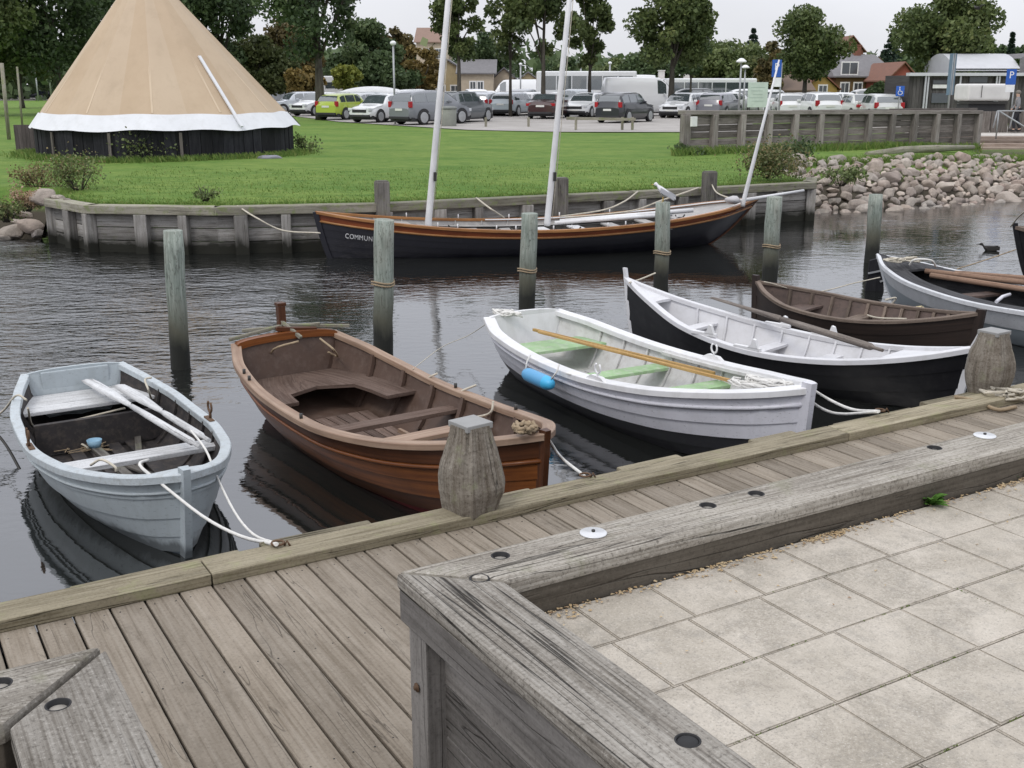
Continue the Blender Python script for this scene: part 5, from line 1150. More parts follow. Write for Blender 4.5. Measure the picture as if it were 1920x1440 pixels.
def tree(label, px, Y, ztop, zbot, rad, kind, seed, n=5200, leaf=.20, trunk=.16, group=None, name='tree', lean=0, zg=None, squash=1.0, hole=.0, cat='tree', blobs=34):
    n = int(n * 2.3); leaf *= .70
    x = (px - 960) / FPX * (Y * math.cos(PITCH) + CAMZ * .27); zg = gz(x, Y) if zg is None else zg; rg = np.random.default_rng(seed)
    root = empty(name, (x, Y, zg), 0, label, cat, group); H_ = ztop - zg; cb = zbot - zg; cz = (H_ + cb) / 2; ch = (H_ - cb) / 2
    C_ = []
    while len(C_) < blobs:
        v = rg.uniform(-1, 1, 3)
        if v @ v > 1: continue
        # fuller in the middle, narrowing to the top
        k = 1 - .35 * max(0, v[2]) ** 2
        C_.append((v[0] * rad * .78 * k, v[1] * rad * .78 * squash * k, cz + v[2] * ch * .84))
    C_ = np.array(C_); br = rg.uniform(.16, .38, len(C_)) * rad; w_ = br ** 1.6; idx = rg.choice(len(C_), n, p=w_ / w_.sum())
    d = rg.normal(size=(n, 3)); d /= np.linalg.norm(d, axis=1)[:, None]; rr = rg.uniform(.0, 1.18, (n, 1)) ** .5; cs = C_[idx] + d * rr * br[idx][:, None] * np.array([1, 1, .8])
    tb = rg.uniform(-.22, .22, len(C_)); tn = np.clip(.45 + tb[idx] + rg.normal(size=n) * .16, 0, 1)
    leaf_obj('crown', leaf_quads(cs, leaf, seed), tn, LEAF[kind], root)
    mb = MB(); mb.t = .5; top_ = Vector((lean, 0, cb + ch * .9)); pts = [Vector((0, 0, -.1)), Vector((lean * .1, 0, cb * .5)), Vector((lean * .4, 0, cb)), top_]
    mb.tube(pts, [trunk * 1.25, trunk, trunk * .8, trunk * .3], 9)
    for k in range(9):
        c = Vector(C_[k]); a_ = Vector((lean * .4, 0, cb)).lerp(top_, rg.uniform(.0, .7)); mid = a_.lerp(c, .5) + Vector((0, 0, .2)); mb.tube([a_, mid, c], [trunk * .42, trunk * .28, trunk * .1], 6)
    mb.build('trunk', m_bark, root); return root
def zy(py, Y): return aty(960, py, Y).z
# trees of the parking lot
tree('tall dark tree with a thick trunk standing among the cars behind the lime green car', 603, 66, zy(-330, 66), zy(128, 66), 4.0, 'dark', 1, 8000, .21, .27)
tree('narrow tree between the left mast and the info column', 862, 68, zy(-60, 68), zy(122, 68), 1.75, 'lime', 2, 3000, .19, .13)
tree('sparse tree with sky showing through it, left of the middle mast', 957, 72, zy(-80, 72), zy(128, 72), 1.9, 'lime', 3, 1700, .20, .10)
tree('full green tree directly behind the middle mast', 1018, 70, zy(-110, 70), zy(128, 70), 2.5, 'lime', 4, 5200, .2, .15)
tree('dense green tree right of the middle mast', 1104, 74, zy(-90, 74), zy(150, 74), 1.75, 'lime', 5, 3600, .2, .13)
tree('broad green tree standing before the white van', 1256, 70, zy(-70, 70), zy(143, 70), 3.05, 'lime', 6, 7000, .2, .20)
tree('slim tree between the white van and the parked white hatchback', 1292, 84, zy(20, 84), zy(165, 84), 1.5, 'dark', 7, 1800, .2, .10)
tree('round crowned green tree behind the blue sign and the leaning mast', 1503, 72, zy(2, 72), zy(160, 72), 2.95, 'lime', 8, 6500, .19, .17)
tree('tall wide tree in front of the dark grey building', 1748, 64, zy(-30, 64), zy(140, 64), 3.1, 'lime', 9, 8000, .19, .19)
tree('small bushy green tree before the grey roofed house', 1642, 66, zy(150, 66), zy(196, 66), 1.0, 'dark', 10, 2600, .16, .08)
# background wood, left
bgt = [
 ('huge dark tree rising behind the left side of the tent', 120, 78, -150, 170, 6.2, 'dark'), ('dark tree at the far left edge of the picture', -20, 74, -130, 150, 5.0, 'lime'), ('dark tree showing just right of the top of the tent', 420, 92, -160, 150, 4.6, 'dark'),
 ('dark tree hidden mostly behind the tent canvas', 260, 88, -150, 170, 6.0, 'dark'), ('olive tree behind the dark blue windscreen of the minivan', 500, 96, 62, 186, 3.6, 'olive'), ('rusty brown tree left of the thick trunk', 545, 100, 25, 186, 3.6, 'rust'), ('yellow orange bushy tree behind the pale wagon', 575, 90, 120, 180, 1.8, 'orange'), ('yellow green bush behind the caravan', 655, 88, 112, 178, 1.3, 'yellow'),
 ('dark green tree above the covered motorboat', 690, 100, 30, 186, 3.4, 'dark'), ('brownish tree left of the slim lamp pole', 742, 104, 38, 180, 2.3, 'rust'), ('orange autumn tree between the lamp pole and the left mast', 792, 98, 72, 172, 2.1, 'orange'), ('dark tree at the foot of the autumn tree', 730, 96, 92, 186, 3.0, 'dark'), ('far green tree under the sky gap right of the middle trees', 1155, 125, 112, 186, 3.6, 'fresh'), ('dark far tree behind the broad tree before the van', 1210, 120, 92, 186, 3.8, 'dark'),
 ('large light green tree behind the twin lamp post', 1358, 118, 82, 186, 5.4, 'fresh'), ('green tree beyond the info board', 1425, 112, 98, 180, 2.8, 'olive'), ('thin crowned brownish tree left of the round tree', 1440, 96, 74, 186, 1.5, 'rust'), ('distant round tree above the right building', 1893, 120, 80, 150, 2.7, 'dark'), ('dark hedge like tree before the yellow house', 1512, 98, 168, 196, 1.2, 'dark'), ('second far left tree, dull green', 45, 100, -30, 186, 3.6, 'olive'),
 ('dark tree above the pale house roofs', 910, 110, 60, 186, 2.4, 'dark'), ('low dark tree behind the white coach', 1060, 112, 100, 186, 2.6, 'dark'), ('dark far tree right of the tall wide tree', 1815, 100, 60, 160, 2.2, 'lime')]
for i, (lab, px, Y, yt, yb, r, kd) in enumerate(bgt):
    tree(lab, px, Y, zy(yt, Y), zy(yb, Y), r, kd, 40 + i, int(min(7500, 1500 + 260 * r * r)), .26 + (Y - 80) * .002, .22, group='trees in the background')
# far wood closing the view
rg = np.random.default_rng(5); cs = []
for k in range(230):
    xx = rg.uniform(-150, 170); YY = rg.uniform(150, 175); hh = rg.uniform(5, 8.5) if xx < 5 else rg.uniform(4.2, 6.6)
    nn_ = 120; cs.append(np.c_[rg.normal(xx, 3, nn_), rg.normal(YY, 2, nn_), .9 + rg.uniform(0, 1, nn_) ** .7 * hh])
cs = np.concatenate(cs); tag(leaf_obj('far_wood', leaf_quads(cs, .75, 6), np.clip(rg.normal(.45, .22, len(cs)), 0, 1), LEAF['dark'], None), 'far wood closing the view behind the parking lot', 'wood', kind='stuff')
# spruce
def conifer(label, px, Y, yt, yb, w_, seed, slim=1.0):
    x = (px - 960) / FPX * Y; zt, zb_ = zy(yt, Y), gz(x, Y); root = empty('conifer_tree', (x, Y, zb_), 0, label, 'tree'); rg = np.random.default_rng(seed); n = 2600; h = rg.uniform(0, 1, n) ** .8; lay = (np.floor(h * 13) + rg.uniform(0, .5, n)) / 13; r = w_ * (1 - lay) * rg.uniform(.2, 1, n); g = rg.uniform(0, 6.28, n)
    cs = np.c_[r * np.cos(g), r * np.sin(g), (zt - zb_) * (.12 + .88 * lay) - r * .25]; leaf_obj('crown', leaf_quads(cs, .22, seed), rg.uniform(0, 1, n), LEAF['blue'], root); mb = MB(); mb.tube([(0, 0, -.1), (0, 0, (zt - zb_) * .97)], .18, 8, r1=.03); mb.build('trunk', m_bark, root)
conifer('dark pointed spruce above the light green tree', 1392, 125, 50, 186, 3.0, 3); conifer('slim dark cypress like tree right of the tall wide tree', 1856, 95, 58, 186, .8, 4); conifer('flat dark pine behind the red brick roof', 1640, 125, 58, 186, 3.4, 5)
# shrubs
def shrub(label, px, py, z, w_, h_, kind, seed, n=900, leaf=.05, name='shrub', extra=None, dep=.6):
    p = at(px, py, z); root = empty(name, p, 0, label, 'shrub'); rg = np.random.default_rng(seed); C_ = np.c_[rg.uniform(-.5, .5, 9) * w_, rg.uniform(-.5, .5, 9) * w_ * dep, rg.uniform(.25, .8, 9) * h_]; idx = rg.integers(0, 9, n); d = rg.normal(size=(n, 3)) * np.array([w_ * .16, w_ * .13, h_ * .2]); cs = C_[idx] + d; cs[:, 2] = np.abs(cs[:, 2])
    leaf_obj('foliage', leaf_quads(cs, leaf, seed), np.clip(rg.normal(.5, .25, n), 0, 1), LEAF[kind], root)
    if extra: k_ = int(n * extra[1]); c2 = C_[rg.integers(0, 9, k_)] + rg.normal(size=(k_, 3)) * np.array([w_ * .17, w_ * .14, h_ * .22]); c2[:, 2] = np.abs(c2[:, 2]) * 1.1; leaf_obj('blossom', leaf_quads(c2, leaf * .8, seed + 1), rg.uniform(0, 1, k_), LEAF[extra[0]], root)
    mb = MB()
    for k in range(14): c = Vector(C_[k % 9]) + Vector((rg.uniform(-.1, .1), 0, rg.uniform(0, .15))); mb.tube([(c.x * .2, c.y * .2, -.05), c], .012, 5, r1=.004)
    mb.build('stems', m_bark, root)
    return root
shrub('leafy bush growing against the black plank wall of the tent', 268, 300, .95, 1.35, .72, 'fresh', 1, 2400, .045, extra=('olive', .35))
shrub('yellow green shrub with brown flower heads at the left of the lawn', 148, 352, .9, 1.0, .60, 'fresh', 2, 1300, .032, extra=('tan', .5))
shrub('dry brown shrub at the left bank above the stones', 72, 352, .86, .7, .45, 'tan', 3, 1000, .03)
shrub('pale straw coloured seed heads above the left stones', 50, 392, .62, .42, .34, 'straw', 4, 1300, .026, extra=('tan', .3))
shrub('low brownish green shrub at the left picture edge above the water', 12, 412, .45, .5, .36, 'fresh', 5, 900, .03, extra=('tan', .5))
shrub('ragged bush with autumn stems beside the leaning mast', 1440, 330, .93, 1.35, .66, 'olive', 6, 1800, .04, extra=('tan', .6))
shrub('dark green nettles at the foot of the retaining wall', 1475, 300, .93, 1.1, .55, 'dark', 7, 700, .06)
shrub('small white flowered plant on the lawn behind the bulkhead', 385, 372, .9, .45, .18, 'fresh', 8, 260, .03)
shrub('green tuft hanging over the middle of the stone bank', 1575, 345, .62, .8, .35, 'fresh', 9, 600, .045)
shrub('weeds at the left post of the retaining wall', 1290, 292, .93, .7, .3, 'dark', 10, 400, .05)
shrub('weeds at the right foot of the tent', 575, 285, .95, .6, .45, 'fresh', 12, 350, .05)
# tree stakes at the left
for i, (xt, yt, xb_, yb, r, lab) in enumerate(((3, 118, 17, 262, .07, 'leaning wooden tree stake at the left picture edge'), (32, 125, 42, 218, .05, 'second leaning tree stake, right of the first'))):
    pb = at(xb_, yb, .95) if i == 0 else at(xb_, yb + 20, .95); pt_ = aty(xt, yt, pb.y); mb = MB(); mb.t = .5; mb.tube([pb - Vector((0, 0, .2)), pt_], r, 9); tag(mb.build('tree_stake', M['bulk_cap']), lab, 'stake')
# ================================================================ retaining wall, steps, people
WL, WR = Vector((5.05, 33.0, 0)), Vector((16.2, 39.4, 0)); wl = empty('retaining_wall', WL, 0, 'long weathered timber retaining wall between the lawn and the cars', 'retaining wall')
d_ = (WR - WL); LW = d_.length; d_.normalize(); n_w = Vector((-d_.y, d_.x, 0)); gw = math.atan2(d_.y, d_.x)
zt0, zt1 = aty(1280, 207, 33.0).z, aty(1833, 207, 39.4).z
mb = MB(); mc = MB()
for k in range(7):
    for j in range(3):
        a_, c_ = LW * j / 3, LW * (j + 1) / 3; z_ = .78 + k * .2; mb.t = rnd.random(); mb.beam(d_ * a_ + n_w * .12 + Vector((0, 0, z_ + .09)), d_ * (c_ - .01) + n_w * .12 + Vector((0, 0, z_ + .09 - (.02 if z_ > 1.8 else 0))), .08, .185, .006)
mb.build('planking', M['retain'], wl); mc.beam(Vector((-.08, 0, zt0 - .06)) + n_w * .08, d_ * (LW + .1) + n_w * .08 + Vector((0, 0, zt1 - .06)), .34, .12, .012); mc.build('cap_beam', M['retain_post'], wl)
for k in range(13):
    f = k / 12; mb = MB(); mb.t = rnd.random(); h_ = zt0 + (zt1 - zt0) * f - .12 - .7; mb.box((0, 0, h_ / 2), (.26 if k == 0 else .19, .2, h_), gw, .02); mb.build('post', M['retain_post'], wl, loc=d_ * (LW * f) + Vector((0, 0, .7)))
p = aty(1301, 228, 32.75); mb = MB(); mb.box((0, 0, 0), (.2, .08, .28), .5, .01); tag(mb.build('meter_box', M['trimw'], loc=p), 'small white box fixed to the left end of the retaining wall', 'box')
mb = MB()
for k in range(5): mb.t = rnd.random(); mb.box((21.6, 42.6 + k * .42, .45 + k * .115), (10.6, .44, .12), 0, .008)
stepo = mb.build('plank_steps', wood('reddish step boards', (.34, .27, .22), (.22, .17, .14), (.45, .38, .33), crack=.2, grain=15)); tag(stepo, 'wide low timber steps at the right below the pale plaza', 'steps')
# handrails
m_rail = plain('dull steel', (.30, .31, .32), .5, .4)
def railing(label, pts, r=.025, posts=()):
    root = empty('handrail', pts[0], 0, label, 'railing'); o_ = Vector(pts[0]); mb = MB(); mb.tube([Vector(p) - o_ for p in pts], r, 8); mb.build('rail', m_rail, root)
    for p in posts: mb = MB(); mb.tube([Vector(p[0]) - o_, Vector(p[1]) - o_], r, 8); mb.build('post', m_rail, root)
q0, q1 = aty(1873, 208, 43.5), aty(1960, 262, 42.6); railing('sloping steel handrail beside the plaza steps at the right edge', [q0, q1], .03, [((q0.x, q0.y, .9), q0)])
q0, q1 = aty(1870, 208, 46), aty(1930, 208, 46); pa, pb = aty(1862, 240, 46), aty(1893, 240, 46); railing('low steel handrail on the plaza in front of the dark building', [q0, q1], .03, [(pa, q0), (pb, (pb.x + .1, pb.y, q0.z))])
mb = MB(); 
for k in range(9): mb.t = rnd.random(); mb.box((aty(1836, 210, 40.3).x + .1 + k * .75, 47.5, 1.35), (.7, .1, 1.0), 0, .01, 2)
tag(mb.build('plank_fence', M['retain']), 'short dark plank fence behind the right end of the retaining wall', 'fence')

def person(label, px, py, Y, h, top, legs, hair, facing, pose=0):
    """one continuous skinned body; clothing and hair as children"""
    f = aty(px, py, Y); root = empty('person', f, facing, label, 'person'); s = h / 1.72
    J = {'pel': (0, 0, .95), 'chest': (.02, 0, 1.25), 'neck': (.03, 0, 1.47), 'head': (.05, 0, 1.60), 'crown': (.05, 0, 1.70)}
    def limb(nm, pts): 
        for i, p in enumerate(pts): J[nm + str(i)] = p
    limb('la', [(.02, .18, 1.40), (-.03, .24, 1.12), (.10, .22, .90), (.15, .21, .82)]); limb('ra', [(.02, -.18, 1.40), (.05, -.24, 1.12), (.20, -.20, .94), (.26, -.18, .90)])
    limb('ll', [(0, .09, .90), (.12, .10, .50), (.06, .10, .08), (.20, .11, .04)]); limb('rl', [(0, -.09, .90), (-.04, -.10, .49), (-.20, -.10, .10), (-.08, -.11, .04)])
    names = list(J); ix = {n: i for i, n in enumerate(names)}; rad = {'pel': .15, 'chest': .165, 'neck': .06, 'head': .095, 'crown': .06}
    for n in names:
        if n[:2] in ('la', 'ra'): rad[n] = (.07, .05, .035, .03)[int(n[2])]
        if n[:2] in ('ll', 'rl'): rad[n] = (.10, .075, .05, .04)[int(n[2])]
    E2 = [('pel', 'chest'), ('chest', 'neck'), ('neck', 'head'), ('head', 'crown'), ('chest', 'la0'), ('chest', 'ra0'), ('pel', 'll0'), ('pel', 'rl0')] + [(l + str(i), l + str(i + 1)) for l in ('la', 'ra', 'll', 'rl') for i in range(3)]
    def skin(sel, grow, mat, name):
        ns = [n for n in names if n in sel]; id_ = {n: i for i, n in enumerate(ns)}; me = bpy.data.meshes.new(name); me.from_pydata([tuple(c * s for c in J[n]) for n in ns], [(id_[a], id_[b_]) for a, b_ in E2 if a in id_ and b_ in id_], [])
        o = bpy.data.objects.new(name, me); COL.objects.link(o); md = o.modifiers.new('s', 'SKIN')
        for n in ns: me.skin_vertices[0].data[id_[n]].radius = (rad[n] * s + grow, rad[n] * s * (1.0 if n not in ('chest', 'pel') else .75) + grow)
        me.skin_vertices[0].data[0].use_root = True; o.modifiers.new('b', 'SUBSURF').levels = 2; bpy.context.view_layer.update()
        m2 = bpy.data.meshes.new_from_object(o.evaluated_get(bpy.context.evaluated_depsgraph_get())); o.modifiers.clear(); o.data = m2; m2.materials.append(mat); o.parent = root
        for p_ in m2.polygons: p_.use_smooth = True
        return o
    skin(set(names), 0, M['skin'], 'body'); skin({'pel', 'chest', 'la0', 'la1', 'la2', 'ra0', 'ra1', 'ra2'}, .022, top, 'jacket'); skin({'pel', 'll0', 'll1', 'll2', 'rl0', 'rl1', 'rl2'}, .014, legs, 'trousers')
    mb = MB(); mb.ball((.035 * s, 0, 1.655 * s), (.115 * s, .10 * s, .105 * s), 2); mb.build('hair', hair, root)
    for c in ('ll3', 'rl3'): mb = MB(); q_ = J[c]; mb.ball(((q_[0] - .05) * s, q_[1] * s, .045), (.14 * s, .05 * s, .045), 2); mb.build('shoe', M['rubber'], root)
    return root
person('person in a grey jacket and dark trousers walking on the plaza by the handrail', 1903, 246, 47, 1.62, paint('grey jacket', (.20, .20, .21), .9), paint('dark trousers', (.02, .02, .025), .9), plain('grey hair', (.16, .14, .12)), R(160))

# ================================================================ vehicles
CARM = {}
def carpaint(c):
    k = tuple(c)
    if k not in CARM:
        m = NT('car paint'); m.col(tuple(c)); m.rough(.32); m.p.inputs['Coat Weight'].default_value = .8; m.p.inputs['Coat Roughness'].default_value = .05; m.spec(.5); CARM[k] = m.mat
    return CARM[k]
m_red = plain('tail lamp', (.35, .01, .015), .25); m_lamp = plain('head lamp', (.62, .64, .66), .15); m_trim = plain('black trim', (.02, .02, .022), .6); m_alloy = plain('alloy rim', (.42, .43, .44), .35, .5); m_plate = plain('number plate', (.70, .70, .66), .5)
# profile: (x fraction, top z, half width at top, belt z) ; body lower band common
PROF = {
 'hatch': (3.95, 1.73, 1.48, [(0, .62, .0), (.02, .70, .0), (.10, .80, .0), (.26, .93, .0), (.40, 1.38, 1), (.50, 1.47, 1), (.78, 1.45, 1), (.90, 1.32, 1), (.965, .95, .0), (1, .80, .0)]),
 'wagon': (4.6, 1.80, 1.50, [(0, .60, .0), (.02, .70, .0), (.10, .80, .0), (.27, .93, .0), (.39, 1.38, 1), (.48, 1.47, 1), (.80, 1.46, 1), (.93, 1.34, 1), (.975, .95, .0), (1, .78, .0)]),
 'mpv': (4.4, 1.82, 1.68, [(0, .62, .0), (.02, .78, .0), (.08, .90, .0), (.20, 1.03, .0), (.38, 1.55, 1), (.50, 1.66, 1), (.82, 1.63, 1), (.93, 1.48, 1), (.975, 1.0, .0), (1, .80, .0)]),
 'suv': (4.6, 1.88, 1.70, [(0, .68, .0), (.02, .86, .0), (.08, .98, .0), (.26, 1.06, .0), (.38, 1.56, 1), (.48, 1.68, 1), (.80, 1.66, 1), (.93, 1.50, 1), (.975, 1.05, .0), (1, .85, .0)]),
 'sedan': (4.5, 1.78, 1.44, [(0, .60, .0), (.02, .70, .0), (.10, .79, .0), (.28, .92, .0), (.41, 1.35, 1), (.50, 1.43, 1), (.70, 1.41, 1), (.84, 1.05, .0), (.97, .98, .0), (1, .80, .0)]),
 'van': (5.6, 2.0, 2.45, [(0, .70, .0), (.02, .95, .0), (.08, 1.12, .0), (.15, 1.25, .0), (.27, 2.15, 1), (.34, 2.38, 1), (.80, 2.42, 1), (.97, 2.38, 1), (.985, 1.3, .0), (1, .90, .0)]),
}
def car(label, px, pyb, kind, col_, th, lamp='', roof=None, Y=None, cat='car', scale=1.0, glassless=False, hubs=True, dark=False):
    L, W, H_, pr = PROF[kind]; p = at(px, pyb, .97) if Y is None else aty(px, 160, Y); zg = gz(p.x, p.y) + .03
    name = 'parked_van' if kind == 'van' else 'parked_car'; root = empty(name, (p.x, p.y, zg), R(th), label, cat, 'vehicles parked on the gravel lot'); root.scale = (scale,) * 3
    bel = {'hatch': .95, 'wagon': .95, 'mpv': 1.05, 'suv': 1.08, 'sedan': .94, 'van': 1.28}[kind]
    hw = W / 2; N = 46
    def topz(f): return pchip([q_[0] for q_ in pr], [q_[1] for q_ in pr], f)
    def sec(f):
        X = L / 2 - f * L; z = topz(f); e_ = 1 - .10 * abs(2 * f - 1) ** 4 - .10 * max(0, abs(2 * f - 1) - .86) / .14; w_ = hw * e_; zb_ = .24 + .10 * max(0, abs(2 * f - 1) - .8) / .2
        bz = min(z - .05, bel); out_ = [(X, w_ * .90, zb_), (X, w_ * .985, zb_ + .12), (X, w_, .55), (X, w_ * .985, bz - .10), (X, w_ * .95, bz)]
        tumble = max(0, z - bel); tw = w_ * .95 - tumble * .34
        out_ += [(X, w_ * .95 + (tw - w_ * .95) * .5 - .0, bz + (z - bz) * .5), (X, tw, z - .055), (X, tw * .86, z - .01), (X, tw * .45, z + .012), (X, 0, z + .016)]
        return out_
    mb = MB(); mb.t = .5; rows = []
    for i in range(N + 1):
        s_ = sec(i / N); rows.append([Vector(v) for v in s_] + [Vector((v[0], -v[1], v[2])) for v in s_[-2::-1]])
    mats = [carpaint(col_), m_trim, carpaint(roof) if roof else carpaint(col_)]
    mb.grid(rows, True, flip=True)
    if roof:
        for i, f_ in enumerate(mb.f):
            if sum(mb.v[j][2] for j in f_) / 4 > bel + .02: mb.mi[i] = 2
    for e_, sg in ((0, 1), (N, -1)):
        n0 = len(mb.v); mb.v += [tuple(v) for v in rows[e_]]; mb.face([n0 + k for k in range(len(rows[e_]))][::(-1 if sg > 0 else 1)])
    mb.build('body', mats, root)
    mb = MB(); mb.box((0, 0, .26), (L * .93, W * .9, .2), 0, .02); mb.build('underbody', m_trim, root)
    # glass: side windows, windscreen, rear window, each set 6 mm proud of the body
    def side(f, t, sd):
        s_ = sec(f); a, b_, c = s_[4], s_[5], s_[6]; q_ = (Vector(a).lerp(Vector(b_), t * 2) if t < .5 else Vector(b_).lerp(Vector(c), t * 2 - 1)); return Vector((q_.x, (q_.y + .008) * sd, q_.z))
    f0 = [q_[0] for q_ in pr if q_[2]][0]; f1 = [q_[0] for q_ in pr if q_[2]][-1]
    fa, fb = f0 - .04, f1 - .01; wins = {'hatch': [(fa + .04, .53), (.55, .76), (.78, fb)], 'wagon': [(fa + .04, .52), (.54, .71), (.73, fb)], 'mpv': [(fa + .04, .53), (.55, .73), (.75, fb)], 'suv': [(fa + .04, .53), (.55, .74), (.76, fb)], 'sedan': [(fa + .05, .53), (.55, .74)], 'van': [(fa + .03, .36)]}[kind]
    for sd in (1, -1):
        for a_, c_ in wins:
            mb = MB(); rows = []
            for k in range(7):
                f = a_ + (c_ - a_) * k / 6; lo, hi = .10, .90
                z = topz(f); 
                if z - bel < .08: continue
                rows.append([side(f, lo + (hi - lo) * j / 4, sd) for j in range(5)])
            if len(rows) > 1: mb.grid(rows, True, flip=(sd < 0)); mb.build('side_window', M['glassd'], root)
    def screen(fA, fB, nm):
        mb = MB(); rows = []
        for k in range(7):
            f = fA + (fB - fA) * k / 6; s_ = sec(f); w_ = s_[6][1] * .90; rows.append([Vector((s_[0][0] + (.012 if nm == 'windscreen' else -.012), w_ * (-1 + 2 * j / 6), topz(f) + .012 - .02 * abs(-1 + 2 * j / 6) ** 3 + .006)) for j in range(7)])
        mb.grid(rows, True, flip=True); mb.build(nm, M['glassd'], root)
    ff = [q_[0] for q_ in pr]; k0 = ff.index(f0); screen(ff[k0 - 1] + .02, f0 + (ff[k0 + 1] - f0) * .35, 'windscreen')
    if kind != 'van': k1 = ff.index(f1); screen(f1 + (.0 if kind != 'sedan' else .015), ff[k1 + 1] - (.012 if kind != 'sedan' else .02), 'rear_window')
    for fx in (.19, .80):
        for sd in (1, -1):
            X = L / 2 - fx * L; r = .32 if kind in ('hatch', 'sedan', 'wagon') else .36
            mb = MB(); mb.lathe([(0, -.10), (r, -.10), (r + .0, .085), (r - .06, .10)], (X, sd * (hw - .09), r), 20, True, 'y'); mb.v = [(v[0], sd * (hw - .09) + (v[1] - sd * (hw - .09)) * sd, v[2]) for v in mb.v] if True else mb.v
            wo = mb.build('wheel', M['rubber'], root)
            mb = MB(); mb.lathe([(r - .09, .098), (r - .10, .108), (.05, .118), (0, .118)], (X, 0, r), 20, False, 'y'); mb.v = [(v[0], sd * (hw - .09 + v[1]), v[2]) for v in mb.v]; mb.build('rim', m_alloy, wo)
            mb = MB(); mb.lathe([(r + .065, 0), (r + .065, .004), (0, .004)], (X, 0, r + .01), 24, False, 'y'); mb.v = [(v[0], sd * (hw + .004 + v[1]) * .985, max(v[2], .22)) for v in mb.v]; mb.build('wheel_arch', m_trim, root)
    for sd in (1, -1):
        mb = MB(); mb.box((L / 2 - .10, sd * hw * .68, .68 if kind != 'van' else .85), (.22, .34, .15), -sd * .35, .03); mb.build('headlight', m_lamp, root)
        zt_ = bel - .06 if kind != 'sedan' else .82; tall = .30 if kind in ('mpv', 'wagon', 'suv', 'hatch', 'van') else .16
        mb = MB(); mb.box((-L / 2 + .115, sd * hw * .80, zt_), (.16, .20 if kind != 'sedan' else .34, tall), sd * .2, .03); mb.build('tail_light', m_red, root)
        mb = MB(); mb.box((L / 2 - L * (fa + .06), sd * (hw + .07), bel + .06), (.12, .2, .13), 0, .03); mb.build('wing_mirror', carpaint(col_), root)
    mb = MB(); mb.box((L / 2 + .0, 0, .60), (.04, .95, .16), 0, .02); mb.build('grille', m_trim, root)
    mb = MB(); mb.box((L / 2 + .015, 0, .42), (.03, .5, .11), 0, .004); mb.build('number_plate', m_plate, root)
    mb = MB(); mb.box((-L / 2 - .012, 0, .74), (.03, .5, .11), 0, .004); mb.build('number_plate', m_plate, root)
    for x_ in (L / 2 - .02, -L / 2 + .02): mb = MB(); mb.box((x_, 0, .34), (.14, W * .78, .14), 0, .03); mb.build('bumper', m_trim, root)
    return root
WH, SV, DG, BK, DB = (.72, .73, .74), (.36, .39, .42), (.07, .075, .08), (.012, .012, .015), (.02, .025, .05)
car('dark blue wagon parked far off at the left, behind the tree stakes', 66, 186, 'wagon', DB, 178); car('white hatchback half hidden by the left slope of the tent', 106, 185, 'hatch', WH, 170)
car('tall pale minivan with a big dark windscreen just right of the tent', 528, 200, 'mpv', (.42, .45, .50), 205, scale=1.28); car('silver white wagon facing left, between the tent and the thick trunk', 560, 214, 'wagon', (.50, .53, .58), 212)
car('white car front seen left of the thick tree trunk', 598, 217, 'hatch', WH, 236); car('lime yellow green hatchback with a white roof', 650, 224, 'hatch', (.36, .46, .05), 62, roof=(.42, .50, .14))
car('white hatchback facing left between the lime car and the silver minivan', 718, 229, 'hatch', WH, 238); car('silver grey minivan seen from its rear corner before the left mast', 808, 233, 'mpv', (.17, .18, .20), 48)
car('dark grey car hidden behind the litter bin and the narrow tree', 866, 229, 'suv', (.10, .11, .12), 62, scale=.95); car('silver white hatchback with a dark rear window, right of the narrow tree', 907, 216, 'hatch', (.48, .50, .54), 76)
car('pale silver wagon with a tall red tail lamp', 965, 217, 'wagon', (.42, .47, .50), 66); car('dark maroon car with wide red lamps left of the middle mast', 1030, 222, 'sedan', (.045, .015, .015), 74)
car('small white car facing the viewer, right of the middle mast', 1098, 220, 'hatch', WH, 246); car('black off-road car parked before the white van', 1172, 230, 'suv', (.010, .012, .018), 58, scale=.92)
car('large white van parked behind the black off-road car', 1205, 217, 'van', WH, 4, cat='van'); car('white hatchback facing left, right of the broad tree', 1280, 221, 'hatch', WH, 238)
car('grey wagon behind the left end of the retaining wall', 1349, 220, 'wagon', (.20, .20, .23), 62); car('white hatchback seen from behind, above the wall right of the leaning mast', 1476, 222, 'hatch', WH, 84)
car('white car with a grey rear window above the middle of the wall', 1530, 224, 'hatch', WH, 96, scale=1.05); car('white sedan above the right half of the retaining wall', 1606, 226, 'sedan', (.56, .57, .55), 94)
car('white car partly hidden between two others above the wall', 1567, 214, 'sedan', WH, 180); car('silver car just left of the tall parking sign', 1700, 212, 'wagon', SV, 180)
car('dark estate car under the tall wide tree', 1745, 212, 'wagon', (.03, .035, .04), 0)
